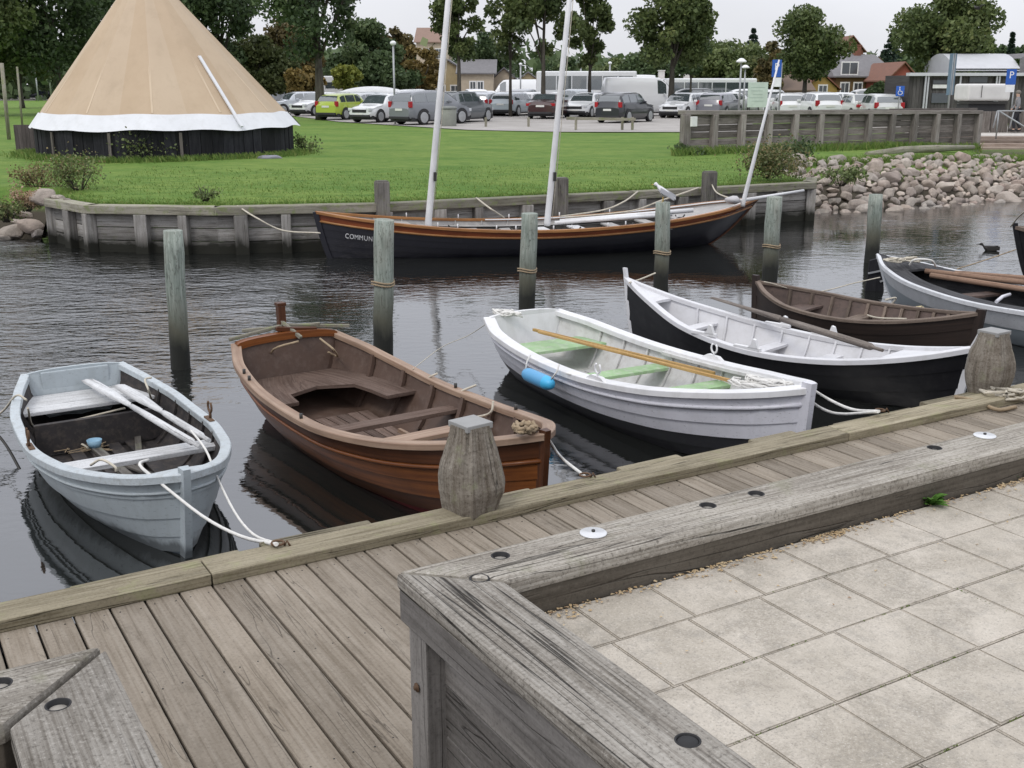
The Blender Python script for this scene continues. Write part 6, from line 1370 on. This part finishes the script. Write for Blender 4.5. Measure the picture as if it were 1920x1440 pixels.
# back row
for lab, px, Y, kd, c_, th in (('white roofed car in the back row behind the lime car', 690, 80, 'wagon', (.6, .62, .65), 110), ('white car in the back row left of the left mast', 778, 76, 'mpv', WH, 75), ('pale grey car in the back row between the masts, left', 852, 84, 'wagon', SV, 80), ('white car in the back row behind the silver hatchback', 890, 82, 'mpv', WH, 100), ('grey car in the back row above the silver wagon', 985, 84, 'mpv', (.3, .31, .33), 70), ('silver car in the back row behind the small white car', 1078, 80, 'mpv', SV, 110), ('dark car roof in the back row near the tent', 590, 84, 'wagon', DG, 0), ('silver hatchback in the back row just left of the narrow tree', 830, 76, 'hatch', SV, 250), ('white hatchback in the back row between the silver wagon and the maroon car', 1003, 78, 'hatch', WH, 60), ('dark hatchback in the back row above the silver wagon', 945, 82, 'hatch', DG, 100), ('white wagon in the back row behind the maroon car', 1060, 86, 'wagon', WH, 70), ('pale car in the back row behind the white hatchback and the slim lamp pole', 748, 72, 'hatch', (.42, .45, .48), 120), ('grey car in the back row between lime car and covered motorboat', 665, 76, 'wagon', (.3, .32, .34), 190), ('silver car behind the white van and the broad tree trunk', 1235, 86, 'hatch', SV, 20), ('white car behind the grey wagon at the wall end', 1375, 76, 'hatch', WH, 30), ('white van roof just left of the leaning mast tip', 1440, 74, 'mpv', WH, 90), ('white car between the wall and the dark hedge tree', 1500, 70, 'hatch', WH, 92), ('pale car right of the white sedan above the wall', 1650, 62, 'hatch', (.5, .51, .5), 90), ('black car in the back row right of the broad tree', 1320, 86, 'suv', DG, 0), ('white car far behind the info board', 1420, 84, 'mpv', WH, 0), ('grey car in the back row beyond the white sedan', 1650, 84, 'mpv', (.4, .4, .4), 0), ('white hatchback in the back row just right of the lime car', 685, 72, 'hatch', WH, 64), ('small white car in the second row left of the silver wagon', 935, 76, 'hatch', WH, 250), ('dark blue car in the second row between the small white car and the off-road car', 1132, 74, 'hatch', DB, 60), ('white car roof in the far row behind the narrow tree', 868, 92, 'wagon', WH, 70), ('silver car in the far row above the maroon car', 1020, 94, 'mpv', SV, 90), ('white estate in the far row above the silver hatchback', 918, 96, 'wagon', WH, 10), ('black car in the far row left of the lamp pole', 715, 92, 'mpv', BK, 0), ('white hatchback peeping between the white van and the white hatchback', 1312, 74, 'hatch', WH, 70)):
    car(lab, px, 0, kd, c_, th, Y=Y)
car('white long van in the back row behind the maroon car', 965, 0, 'van', WH, 180, Y=104, cat='van'); car('white camper van behind the small white car', 1160, 0, 'van', WH, 180, Y=92, cat='van', scale=1.12); car('white van in the back row right of the broad tree', 1262, 0, 'van', (.7, .7, .7), 0, Y=96, cat='van')
# coach
def boxy(name, label, px, Y, L, W, H_, z0, col_, th, nwin, cat, win=(.55, .86), group='vehicles parked on the gravel lot'):
    p = aty(px, 160, Y); root = empty(name, (p.x, p.y, gz(p.x, p.y) + .03), R(th), label, cat, group); mb = MB(); mb.box((0, 0, z0 + (H_ - z0) / 2), (L, W, H_ - z0), 0, .14, 0, 3); mb.build('body', carpaint(col_), root)
    for sd in (1, -1):
        for k in range(nwin):
            a_ = -L / 2 + .3 + (L - .6) * k / nwin; w_ = (L - .6) / nwin - .07; mb = MB(); mb.box((a_ + w_ / 2, sd * (W / 2 + .004), z0 + (H_ - z0) * sum(win) / 2), (w_, .012, (H_ - z0) * (win[1] - win[0])), 0, .003); mb.build('side_window', M['glassd'], root)
        mb = MB(); mb.box((sd * (L / 2 + .004), 0, z0 + (H_ - z0) * sum(win) / 2), (.012, W * .8, (H_ - z0) * (win[1] - win[0])), 0, .003, 1); mb.build('end_window', M['glassd'], root)
        for x_ in ((-.3, .32) if L > 6 else (.02,)): mb = MB(); mb.lathe([(0, -.12), (.42, -.12), (.42, .12), (.3, .13), (0, .13)], (x_ * L, 0, .42), 20, True, 'y'); mb.v = [(v[0], sd * (W / 2 - .1 + v[1]), v[2]) for v in mb.v]; mb.build('wheel', M['rubber'], root)
    return root
boxy('coach', 'white coach with a row of dark windows behind the middle trees', 1098, 88, 7.6, 2.4, 2.95, .45, WH, 180, 6, 'coach', (.45, .86))
boxy('caravan', 'white caravan with a small dark window behind the lime car', 624, 108, 1.8, 2.2, 2.75, .5, WH, 180, 1, 'caravan', (.5, .75))
boxy('long_trailer', 'long low white trailer behind the cars right of the broad tree', 1330, 92, 7.2, 2.2, 2.45, .5, WH, 180, 6, 'trailer', (.3, .84))
boxy('white_trailer', 'long white trailer in the far row between the two tall masts', 925, 112, 9, 2.3, 2.6, .7, WH, 0, 5, 'trailer', (.3, .65))
# covered motorboat on a trailer
p = aty(700, 160, 82); bo = empty('trailer_boat', (p.x, p.y, 1.0), R(180), 'motorboat under a white cover on a trailer, behind the lime car', 'motorboat'); mb = MB(); rows = []
for k in range(17):
    u = k / 16; x_ = -2.6 + 5.2 * u; w_ = 1.05 * min(1, (1 - u) * 2.6) ** .6; kz_ = .55 + .8 * max(0, u - .6) ** 1.5; tz = 1.35 + .12 * u; cz_ = tz + .42 * math.sin(math.pi * min(1, u * 1.05)) ** .7
    rows.append([(x_, 0, kz_), (x_, w_ * .7, kz_ + .25), (x_, w_, tz - .1), (x_, w_, tz), (x_, w_ * .6, cz_ - .08), (x_, 0, cz_), (x_, -w_ * .6, cz_ - .08), (x_, -w_, tz), (x_, -w_, tz - .1), (x_, -w_ * .7, kz_ + .25), (x_, 0, kz_)])
mb.grid([[Vector(v) for v in r_] for r_ in rows], True, flip=True); n0 = len(mb.v); mb.v += rows[0]; mb.face([n0 + k for k in range(10)]); mb.build('hull', paint('white cover', (.62, .63, .64), .6, .06), bo)
mb = MB(); mb.box((0, 0, .42), (5.4, .12, .12)); mb.box((-.6, 0, .42), (.12, 1.9, .1)); mb.build('trailer_frame', M['steel'], bo)
for sd in (1, -1): mb = MB(); mb.lathe([(0, -.1), (.3, -.1), (.3, .1), (0, .1)], (-.6, sd * .98, .3), 16, True, 'y'); mb.build('wheel', M['rubber'], bo)
# white covered trailer at the right
p = aty(1838, 203, 50); bo = empty('covered_trailer', (p.x, p.y, gz(p.x, p.y) + .03), R(0), 'white box trailer with rounded right corner before the dark building', 'trailer'); mb = MB(); mb.box((0, 0, 1.62), (1.85, 1.6, .72), 0, .14, 0, 3); mb.build('cover', paint('white trailer cover', (.66, .65, .63), .6, .06), bo); mb = MB(); mb.box((0, 0, 1.18), (1.7, 1.5, .1)); mb.box((-.35, -.82, 1.66), (.02, .02, .5)); mb.build('frame', M['bolt'], bo)
for sd in (1, -1): mb = MB(); mb.lathe([(0, -.08), (.3, -.08), (.3, .08), (0, .08)], (.1, sd * .7, .30), 16, True, 'y'); mb.build('wheel', M['rubber'], bo)
mb = MB(); mb.box((0, 0, .72), (1.6, 1.3, .8)); mb.build('box_body', m_trim, bo)

# ================================================================ buildings
M['tile_red'] = paint('red roof tiles', (.20, .095, .065), .85, .15, (.10, .06, .05), .5, 3, bump=.6); M['slate'] = paint('grey roof', (.16, .155, .16), .8, .12, (.26, .25, .26), .4, 2, bump=.4)
M['brick'] = paint('red brown brick', (.20, .085, .055), .9, .18, (.11, .06, .045), .5, 4, bump=.4); M['yellow'] = paint('ochre plaster', (.36, .24, .07), .85, .1, (.3, .19, .06), .3, 3); M['cream'] = paint('cream plaster', (.42, .34, .20), .85, .1, (.3, .25, .18), .4, 3)
M['redp'] = paint('red painted plaster', (.27, .07, .05), .8, .1); M['beige'] = paint('beige plaster', (.45, .38, .29), .85, .1); M['dkgrey'] = wood('grey cladding boards', (.085, .08, .078), (.055, .05, .05), (.12, .115, .11), crack=0, grain=6, mott=.6); M['metalroof'] = paint('pale metal roof', (.52, .53, .55), .5, .06); M['brown'] = paint('brown timber facade', (.12, .075, .03), .85, .2)
def house(label, px, Y, wpx, ye, yr, wall, roof, th=0, depth=8, gable=False, wins=(), chim=(), win_col=None, name='house', base=None, low=None, hip=False):
    """box walls, pitched roof, window frames and panes; ye/yr eave and ridge rows at depth Y"""
    W = wpx / FPX * Y; zb_ = .8; ze, zr = zy(ye, Y) - zb_, zy(yr, Y) - zb_; p = aty(px, 160, Y); root = empty(name, (p.x, Y + 0, zb_), R(th), label, 'house'); D_ = depth
    mb = MB(); mb.box((0, D_ / 2, ze / 2), (W, D_, ze)); 
    if gable: n0 = len(mb.v); mb.v += [(-W / 2, 0.0, ze), (W / 2, 0.0, ze), (0, 0.0, zr - .05), (-W / 2, D_, ze), (W / 2, D_, ze), (0, D_, zr - .05)]; mb.face([n0, n0 + 1, n0 + 2], [(0, 0), (W, 0), (W / 2, 2)]); mb.face([n0 + 4, n0 + 3, n0 + 5], [(0, 0), (W, 0), (W / 2, 2)])
    else: n0 = len(mb.v); mb.v += [(-W / 2, 0.0, ze), (-W / 2, D_, ze), (-W / 2, D_ / 2, zr - .05), (W / 2, 0.0, ze), (W / 2, D_, ze), (W / 2, D_ / 2, zr - .05)]; mb.face([n0, n0 + 2, n0 + 1], [(0, 0), (1, 2), (2, 0)]); mb.face([n0 + 3, n0 + 4, n0 + 5], [(0, 0), (2, 0), (1, 2)])
    mb.build('wall', wall, root); o_ = .3; mb = MB(); mb.t = .5
    if gable: sl_ = [((-W / 2 - o_, -o_, ze - .15), (0, -o_, zr), (0, D_ + o_, zr), (-W / 2 - o_, D_ + o_, ze - .15)), ((0, -o_, zr), (W / 2 + o_, -o_, ze - .15), (W / 2 + o_, D_ + o_, ze - .15), (0, D_ + o_, zr))]
    else:
        k = W * .14 if hip else 0; sl_ = [((-W / 2 - o_, -o_, ze - .15), (W / 2 + o_, -o_, ze - .15), (W / 2 + o_ - k, D_ / 2, zr), (-W / 2 - o_ + k, D_ / 2, zr)), ((-W / 2 - o_, D_ + o_, ze - .15), (-W / 2 - o_ + k, D_ / 2, zr), (W / 2 + o_ - k, D_ / 2, zr), (W / 2 + o_, D_ + o_, ze - .15))]
        if hip: sl_ += [((-W / 2 - o_, -o_, ze - .15), (-W / 2 - o_ + k, D_ / 2, zr), (-W / 2 - o_, D_ + o_, ze - .15)), ((W / 2 + o_, -o_, ze - .15), (W / 2 + o_, D_ + o_, ze - .15), (W / 2 + o_ - k, D_ / 2, zr))]
    for q_ in sl_:
        n0 = len(mb.v); mb.v += [tuple(v) for v in q_] + [(v[0], v[1], v[2] + .12) for v in q_]; N = len(q_); mb.face([n0 + k for k in range(N)][::-1]); mb.face([n0 + N + k for k in range(N)])
        for k in range(N): mb.face([n0 + k, n0 + (k + 1) % N, n0 + N + (k + 1) % N, n0 + N + k])
    rf = mb.build('roof', roof, root)
    for cx in chim: mb = MB(); mb.box((cx * W, D_ / 2 if not gable else D_ * .3, zr + .3), (.6, .6, 1.2)); mb.box((cx * W, D_ / 2 if not gable else D_ * .3, zr + .93), (.7, .7, .1)); mb.build('chimney', M['brick'] if roof is not M['tile_red'] else M['trimw'], rf)
    for (fx, fz, ww, hh) in wins:
        x_, z_ = fx * W, fz * ze if fz <= 1 else ze + (fz - 1) * (zr - ze); yy = 0
        f = MB(); f.box((x_, -.03, z_), (ww + .16, .06, hh + .16), 0, .01, 0); fo = f.build('window', win_col or M['trimw'], root)
        for k in (-1, 1): g_ = MB(); g_.box((x_ + k * ww / 4, -.066, z_), (ww / 2 - .06, .02, hh - .06), 0, .003, 0); g_.build('pane', M['glassb'], fo)
    return root
house('cream and ochre house seen between the left mast and the narrow tree', 838, 108, 74, 138, 112, M['cream'], M['slate'], gable=True, wins=((-.15, .45, .8, 1.3), (.2, .45, .8, 1.3)))
house('beige house with three tall windows right of the narrow tree', 893, 104, 62, 136, 112, M['beige'], M['slate'], wins=((-.1, .55, .5, 1.3), (.12, .55, .5, 1.3)))
house('low house with a steep grey roof behind the sparse tree', 945, 108, 60, 158, 128, M['beige'], M['slate'], gable=True, wins=((0, .5, .8, .8),))
house('grey gable wall house behind the tree trunks left of the middle mast', 990, 106, 56, 158, 136, M['cream'], M['slate'], gable=True, wins=((0, .5, .9, .9),))
house('long low building with a row of skylights behind the coach', 1060, 114, 110, 160, 148, M['beige'], M['slate'], wins=((-.3, .5, .9, .9), (0, .5, .9, .9), (.3, .5, .9, .9)))
house('tall brick building rising above the orange tree left of the left mast', 812, 150, 58, 78, 50, M['beige'], paint('faded tile roof', (.24, .16, .125), .85, .12), depth=10, wins=((-.2, .8, .9, 1.2), (.2, .8, .9, 1.2)), chim=(.3,))
house('low grey roofed house left of the broad tree trunk', 1205, 118, 70, 160, 138, M['brick'], M['slate'], wins=((0, .5, .9, .9),)); house('small house with a red tiled roof and white chimneys behind the white hatchback', 1278, 112, 66, 168, 150, M['brick'], M['tile_red'], chim=(-.42, .3), wins=((0, .4, .8, .8),))
house('brown roofed house with a red brick front behind the round crowned tree', 1482, 96, 78, 168, 136, M['brick'], paint('brown roof', (.14, .10, .075), .85, .12, bump=.4), wins=((-.25, .45, .6, 1.3), (0, .45, .6, 1.3), (.25, .45, .6, 1.3)), chim=(.3,))
house('house with a bright ochre gable between the trees', 1540, 100, 58, 166, 138, M['yellow'], M['brick'], gable=True, wins=((.05, .9, .7, .9), (.1, .35, .7, .9)))
house('big house with a grey mansard roof and white dormer windows', 1622, 102, 108, 142, 102, M['brown'], M['slate'], depth=10, hip=True, wins=((-.34, .62, .7, 1.0), (-.12, .62, .7, 1.0), (.1, .62, .7, 1.0), (.32, .62, .7, 1.0), (-.3, .25, .9, 1.0), (0, .25, .9, 1.0), (-.28, 1.35, 1.4, 1.0)), chim=(.1,))
house('red brick house top above the grey mansard roof', 1592, 128, 42, 96, 68, M['brick'], M['tile_red'], gable=True, wins=((0, .93, .8, .9),), depth=9)
house('red painted house with a pale gable right of the mansard house', 1692, 96, 52, 150, 118, M['redp'], M['tile_red'], gable=True, wins=((-.2, .55, .7, .9), (.2, .55, .7, .9)))
# dark clad harbour building with a pale barrel roof
def barrel():
    Y = 60; xL, xR = aty(1706, 160, Y).x, aty(1990, 160, Y).x; W = xR - xL; ze = zy(141, Y) - .8; root = empty('harbour_building', (xL, Y, .8), 0, 'long dark clad building with a pale curved metal roof at the right', 'building'); xg = aty(1868, 160, Y).x - xL
    mb = MB()
    n = 46
    for k in range(n): mb.t = rnd.random(); mb.box((W * (k + .5) / n, .06, ze / 2), (W / n - .012, .12, ze), 0, .003, 2)
    mb.t = .3; mb.box((W / 2, 2.1, ze / 2), (W, 3.9, ze)); mb.build('wall', M['dkgrey'], root)
    mb = MB(); rows = []
    zr = zy(110, Y) - .8
    x0 = aty(1792, 160, Y).x - xL
    for k in range(13):
        t = k / 12; y_ = -.35 + 4.6 * t; z_ = ze + .05 + (zr - ze + .25) * math.sin(math.pi * (.06 + .88 * t)) ** .8; rows.append([(x0 - .3, y_, z_), (xg + 1.0, y_, z_)])
    mb.grid([[Vector(v) for v in r_] for r_ in rows], True); mb.grid([[Vector((v[0], v[1], v[2] - .12)) for v in r_] for r_ in rows], True, flip=True); rows2 = [[Vector(r_[1]), Vector((r_[1][0], r_[1][1], ze))] for r_ in rows]; mb.grid(rows2, False); rows2 = [[Vector(r_[0]), Vector((r_[0][0], r_[0][1], ze))] for r_ in rows]; mb.grid(rows2, False, flip=True)
    mb.build('barrel_roof', M['metalroof'], root)
    mb = MB(); mb.box((W / 2, -.1, ze + .04), (W + .4, .5, .16), 0, .01); mb.build('eave_board', M['metalroof'], root)
    mb = MB(); rows = []
    for k in range(13):
        t = k / 12; x_ = xg + 1.0 + (W - xg - .8) * t; rows.append([Vector((x_, -.2, ze + .1 + 1.05 * math.sin(math.pi * (.25 + .6 * t)))), Vector((x_, 4.0, ze + .1 + 1.05 * math.sin(math.pi * (.25 + .6 * t))))])
    mb.grid(rows, True, flip=True); mb.grid([[r_[0], Vector((r_[0].x, r_[0].y, ze))] for r_ in rows], False, flip=True); mb.build('grey_roof', M['slate'], root)
    for px, py, w_, h_ in ((1762, 158, 26, 15), (1833, 156, 32, 24)):
        c_ = aty(px, py, Y) - root.location; ww, hh = w_ / FPX * Y, h_ / FPX * Y; f = MB(); f.box((c_.x, -.02, c_.z), (ww + .1, .06, hh + .1), 0, .01); fo = f.build('window', M['bolt'], root)
        g_ = MB(); g_.box((c_.x, -.06, c_.z + hh * .25), (ww, .02, hh * .42)); g_.build('pane', M['glassb'], fo); g_ = MB(); g_.box((c_.x, -.06, c_.z - hh * .25), (ww, .02, hh * .42)); g_.build('lower_panel', M['trimw'], fo)
    for px in (1735, 1740, 1800, 1868, 1873):
        c_ = aty(px, 140, Y) - root.location; mb = MB(); mb.box((c_.x, -.12, ze / 2), (.09, .09, ze), 0, .005); mb.build('downpipe', M['steel'], root)
    c_ = aty(1762, 184, Y) - root.location; mb = MB(); mb.box((c_.x, -.03, c_.z), (.9, .07, .5), 0, .005); mb.build('window', M['glassb'], root)
barrel()

# ================================================================ street furniture and signs
m_blue = plain('sign blue', (.02, .10, .42), .4); m_signw = plain('sign white', (.78, .79, .80), .4); m_pole = plain('grey pole', (.36, .37, .38), .5, .4)
def post(px, pb, pt, Y, r, mat, name, label, cat, root=None):
    a_ = aty(px, pb, Y); b_ = aty(px, pt, Y); mb = MB(); mb.tube([(0, 0, -.1), (0, 0, b_.z - a_.z)], r, 10); r_ = root or empty(name, a_, 0, label, cat); return r_, mb, a_, b_
def flat_sign(root, mat, cx, cz, w_, h_, y=-.05, name='panel', txt=None, ts=.3, tm=None, bev=.03):
    mb = MB(); mb.box((cx, y, cz), (w_, .03, h_), 0, .008); o = mb.build(name, mat, root)
    if txt:
        for (s_, dx, dz, sz) in txt: text_mesh(s_, sz, tm or m_signw, 'lettering', Matrix.Translation((cx + dx, y - .021, cz + dz)) @ Matrix.Rotation(math.pi / 2, 4, 'X'), o, .003)
    return o
Y = 50; r_, mb, a_, b_ = post(1460, 215, 118, Y, .035, m_pole, 'parking_sign', 'blue parking sign with a white plate below, beside the tip of the leaning mast', 'sign'); mb.build('pole', m_pole, r_); k = Y / FPX
flat_sign(r_, m_blue, -9 * k, (215 - 134) * k, 17 * k, 30 * k, txt=[('P', 0, .06, .42)]); flat_sign(r_, m_signw, -7 * k, (215 - 158) * k, 15 * k, 16 * k, name='lower_plate')
Y = 48; r_, mb, a_, b_ = post(1893, 235, 136, Y, .03, m_pole, 'parking_sign', 'blue parking sign with a small symbol plate before the dark building', 'sign'); mb.build('pole', m_pole, r_); k = Y / FPX
flat_sign(r_, m_blue, -8 * k, (235 - 150) * k, 18 * k, 27 * k, txt=[('P', 0, .07, .40)]); flat_sign(r_, m_signw, -8 * k, (235 - 170) * k, 16 * k, 13 * k, name='lower_plate')
Y = 54; r_, mb, a_, b_ = post(1684, 205, 163, Y, .03, m_pole, 'disabled_parking_sign', 'small blue wheelchair sign between the red house and the tall wide tree', 'sign'); mb.build('pole', m_pole, r_); k = Y / FPX
o = flat_sign(r_, m_blue, 0, (205 - 173) * k, 15 * k, 18 * k); mb = MB(); cz_ = (205 - 173) * k; mb.tube([(.10 * math.cos(g) - .0, -.075, cz_ - .07 + .10 * math.sin(g)) for g in np.linspace(2.2, 6.6, 12)], .014, 6); mb.tube([(-.03, -.075, cz_ + .12), (-.02, -.075, cz_ + .0), (.08, -.075, cz_ - .01), (.12, -.075, cz_ - .12)], .018, 6); mb.ball((-.03, -.075, cz_ + .17), (.03, .015, .03), 1); mb.build('wheelchair_symbol', m_signw, o)
Y = 46; k = Y / FPX; a_ = aty(1777, 210, Y); r_ = empty('totem_sign', a_, 0, 'tall narrow blue grey panel standing in front of the tall wide tree', 'sign'); mb = MB(); mb.tube([(-.0, 0, -.3), (0, 0, 101 * k)], .04, 8); mb.build('pole', m_pole, r_); flat_sign(r_, plain('blue grey panel', (.14, .21, .27), .4), 0, 66 * k, 13 * k, 72 * k, y=-.02); mb = MB(); mb.box((.06, -.045, 66 * k), (.05, .02, 72 * k)); mb.build('pale_stripe', m_pole, r_)
Y = 44; k = Y / FPX; a_ = aty(1418, 215, Y); r_ = empty('info_board', a_, 0, 'large pale greenish white information board behind the retaining wall', 'sign'); flat_sign(r_, plain('pale green board', (.52, .60, .54), .4), 0, 35 * k, 36 * k, 44 * k)
for sx in (-1, 1): mb = MB(); mb.box((sx * 16 * k, .02, 26 * k), (.06, .05, 56 * k)); mb.build('leg', M['bolt'], r_)
for j in range(5): mb = MB(); mb.box((-.05 * (j % 2), -.068, (48 - j * 6) * k), ((26 - 4 * (j % 3)) * k, .004, .8 * k)); mb.build('printed_line', plain('faint print', (.34, .42, .38), .5), r_)
Y = 56; k = Y / FPX; a_ = aty(1385, 212, Y); r_ = empty('street_lamp', a_, 0, 'street lamp with two pale heads left of the info board', 'street lamp'); mb = MB(); mb.tube([(0, 0, -.1), (0, 0, 88 * k)], .055, 10, r1=.04); mb.build('pole', m_pole, r_); mb = MB(); mb.lathe([(.03, 0), (.26, .03), (.24, .09), (.10, .20), (.0, .22)], (0, 0, 88 * k), 18); mb.build('lamp_head', m_signw, r_)
a_ = aty(1393, 212, 64); r_ = empty('street_lamp', a_, 0, 'second street lamp, lower and just right of the first', 'street lamp'); k = 64 / FPX; mb = MB(); mb.tube([(0, 0, -.1), (0, 0, 78 * k)], .055, 10, r1=.04); mb.build('pole', m_pole, r_); mb = MB(); mb.lathe([(.03, 0), (.24, .03), (.22, .09), (.10, .18), (.0, .20)], (0, 0, 78 * k), 18); mb.build('lamp_head', m_signw, r_)
for px, pb, pt, Y, lab in ((741, 231, 84, 58, 'slim grey lamp pole before the dark silver minivan'), (97, 188, 92, 110, 'thin grey pole beside the dark blue car at the left'), (72, 188, 130, 120, 'short thin pole behind the tree stakes'), (976, 195, 122, 100, 'white pole behind the sparse tree'), (1142, 200, 120, 96, 'thin white pole between the middle trees and the broad tree'), (1088, 205, 125, 95, 'thin lamp pole right of the middle mast')):
    r_, mb, a_, b_ = post(px, pb, pt, Y, .05 if px == 741 else .07, m_pole, 'lamp_pole', lab, 'lamp pole'); mb.build('pole', m_pole, r_); mb = MB(); mb.ball((0, 0, b_.z - a_.z + .08), (.16, .16, .12), 2); mb.build('lamp_head', m_signw, r_)
p = at(842, 238, .95); r_ = empty('litter_bin', (p.x, p.y, .94), 0, 'grey green litter bin beside the left mast, before the dark car', 'litter bin'); mb = MB(); mb.lathe([(.33, 0), (.36, .05), (.37, .85), (.35, .88)], (0, 0, 0), 20); mb.build('bin', paint('bin concrete', (.24, .25, .22), .8, .12), r_); mb = MB(); mb.lathe([(.40, .86), (.40, .92), (.30, .99), (0, 1.0)], (0, 0, 0), 20); mb.build('lid', plain('bin lid', (.18, .19, .18), .6), r_)
mb = MB(); mb.box((p.x + .8, p.y + .2, .93), (.45, .3, .18), 0, .03); 
# low rail fence at the edge of the lot
fr = empty('low_fence', at(1080, 238, .95), 0, 'low white topped rail on short posts in front of the black off-road car', 'fence'); o_ = fr.location; mb = MB(); mb.beam(aty(1062, 222, 50.5) - o_, aty(1192, 224, 49.5) - o_, .08, .12, .01); mb.build('rail', M['bulk_cap'], fr)
for px in (1080, 1167, 1186): q_ = aty(px, 238, 50) - o_; mb = MB(); mb.box(q_ + Vector((0, .08, .15)), (.11, .11, .55), 0, .01); mb.build('post', M['bulk_cap'], fr)
for px, lab in ((911, 'short wooden post at the lot edge below the silver hatchback'), (991, 'short wooden post at the lot edge below the silver wagon'), (1283, 'short post at the lot edge by the wall end')):
    q_ = at(px, 239, .95); mb = MB(); mb.box((0, 0, .22), (.12, .12, .5), 0, .015); tag(mb.build('edge_post', M['bulk_cap'], loc=q_), lab, 'post')

# ================================================================ birds
def bird(name, label, p, s, rz, cols, perch=True, flying=False):
    root = empty(name, p, rz, label, 'bird' if flying else name); mb = MB(); mb.t = .5
    prof = [(-.52, .012, .00), (-.42, .045, .04), (-.28, .10, .12), (-.10, .155, .22), (.06, .165, .31), (.17, .13, .39), (.22, .095, .46), (.25, .088, .51), (.29, .09, .55), (.36, .07, .56), (.41, .02, .545)] if perch else [(-.5, .02, .12), (-.35, .10, .10), (-.1, .17, .09), (.15, .16, .10), (.28, .08, .18), (.33, .07, .28), (.40, .075, .33), (.48, .05, .32), (.52, .015, .31)]
    rows = [[Vector((x * s, r * s * math.cos(g) * .95, (z + r * math.sin(g)) * s)) for g in np.linspace(0, 2 * math.pi, 13)] for x, r, z in prof]; mb.grid(rows, True, flip=True); mb.build('body', cols[0], root)
    for sd in (1, -1):
        mb = MB()
        if flying: mb.grid([[Vector((.12 * s, sd * .1 * s, .12 * s)), Vector((-.12 * s, sd * .1 * s, .12 * s))], [Vector((.15 * s, sd * .6 * s, .40 * s)), Vector((-.05 * s, sd * .6 * s, .38 * s))], [Vector((-.1 * s, sd * 1.1 * s, .3 * s)), Vector((-.14 * s, sd * 1.1 * s, .3 * s))]], True)
        else: mb.grid([[Vector(((x_ - .0) * s, sd * (.16 - .4 * abs(w_) ** 2) * s, (z_ + w_) * s)) for w_ in (-.10, -.05, 0, .05, .10)] for x_, z_ in (((-.50, .02), (-.30, .14), (-.10, .25), (.08, .34)) if perch else ((-.45, .14), (-.2, .13), (0, .12), (.15, .11)))], True)
        mb.build('wing', cols[1], root)
        if perch: mb = MB(); mb.tube([(.0, sd * .05 * s, .06 * s), (.0, sd * .05 * s, -.16 * s), (.08 * s, sd * .05 * s, -.165 * s)], .014 * s, 6); mb.build('leg', cols[2], root)
    mb = MB(); mb.tube([((.39 if perch else .52) * s, 0, (.55 if perch else .315) * s), ((.52 if perch else .66) * s, 0, (.53 if perch else .30) * s)], [.022 * s, .006 * s], 6); mb.build('beak', cols[2], root); return root
gw_, gg, gy = plain('white feathers', (.66, .66, .67), .8), plain('grey feathers', (.42, .43, .46), .8), plain('yellow beak', (.5, .33, .06), .5); bk_ = plain('dark feathers', (.02, .018, .016), .7)
tp = PILE[3][1]; bird('seagull', 'pale grey seagull perched on top of a green pile', (tp.x, tp.y, tp.z + .055), .35, R(160), (gw_, gg, gy))
bird('duck', 'small dark duck swimming on the bright water at the right', at(1855, 470, 0) - Vector((0, 0, .0)), .36, R(170), (bk_, bk_, bk_), perch=False)
bird('flying_bird', 'small dark bird in flight against the sky at the upper right', aty(1833, 17, 45), .38, R(20), (bk_, bk_, bk_), perch=False, flying=True)
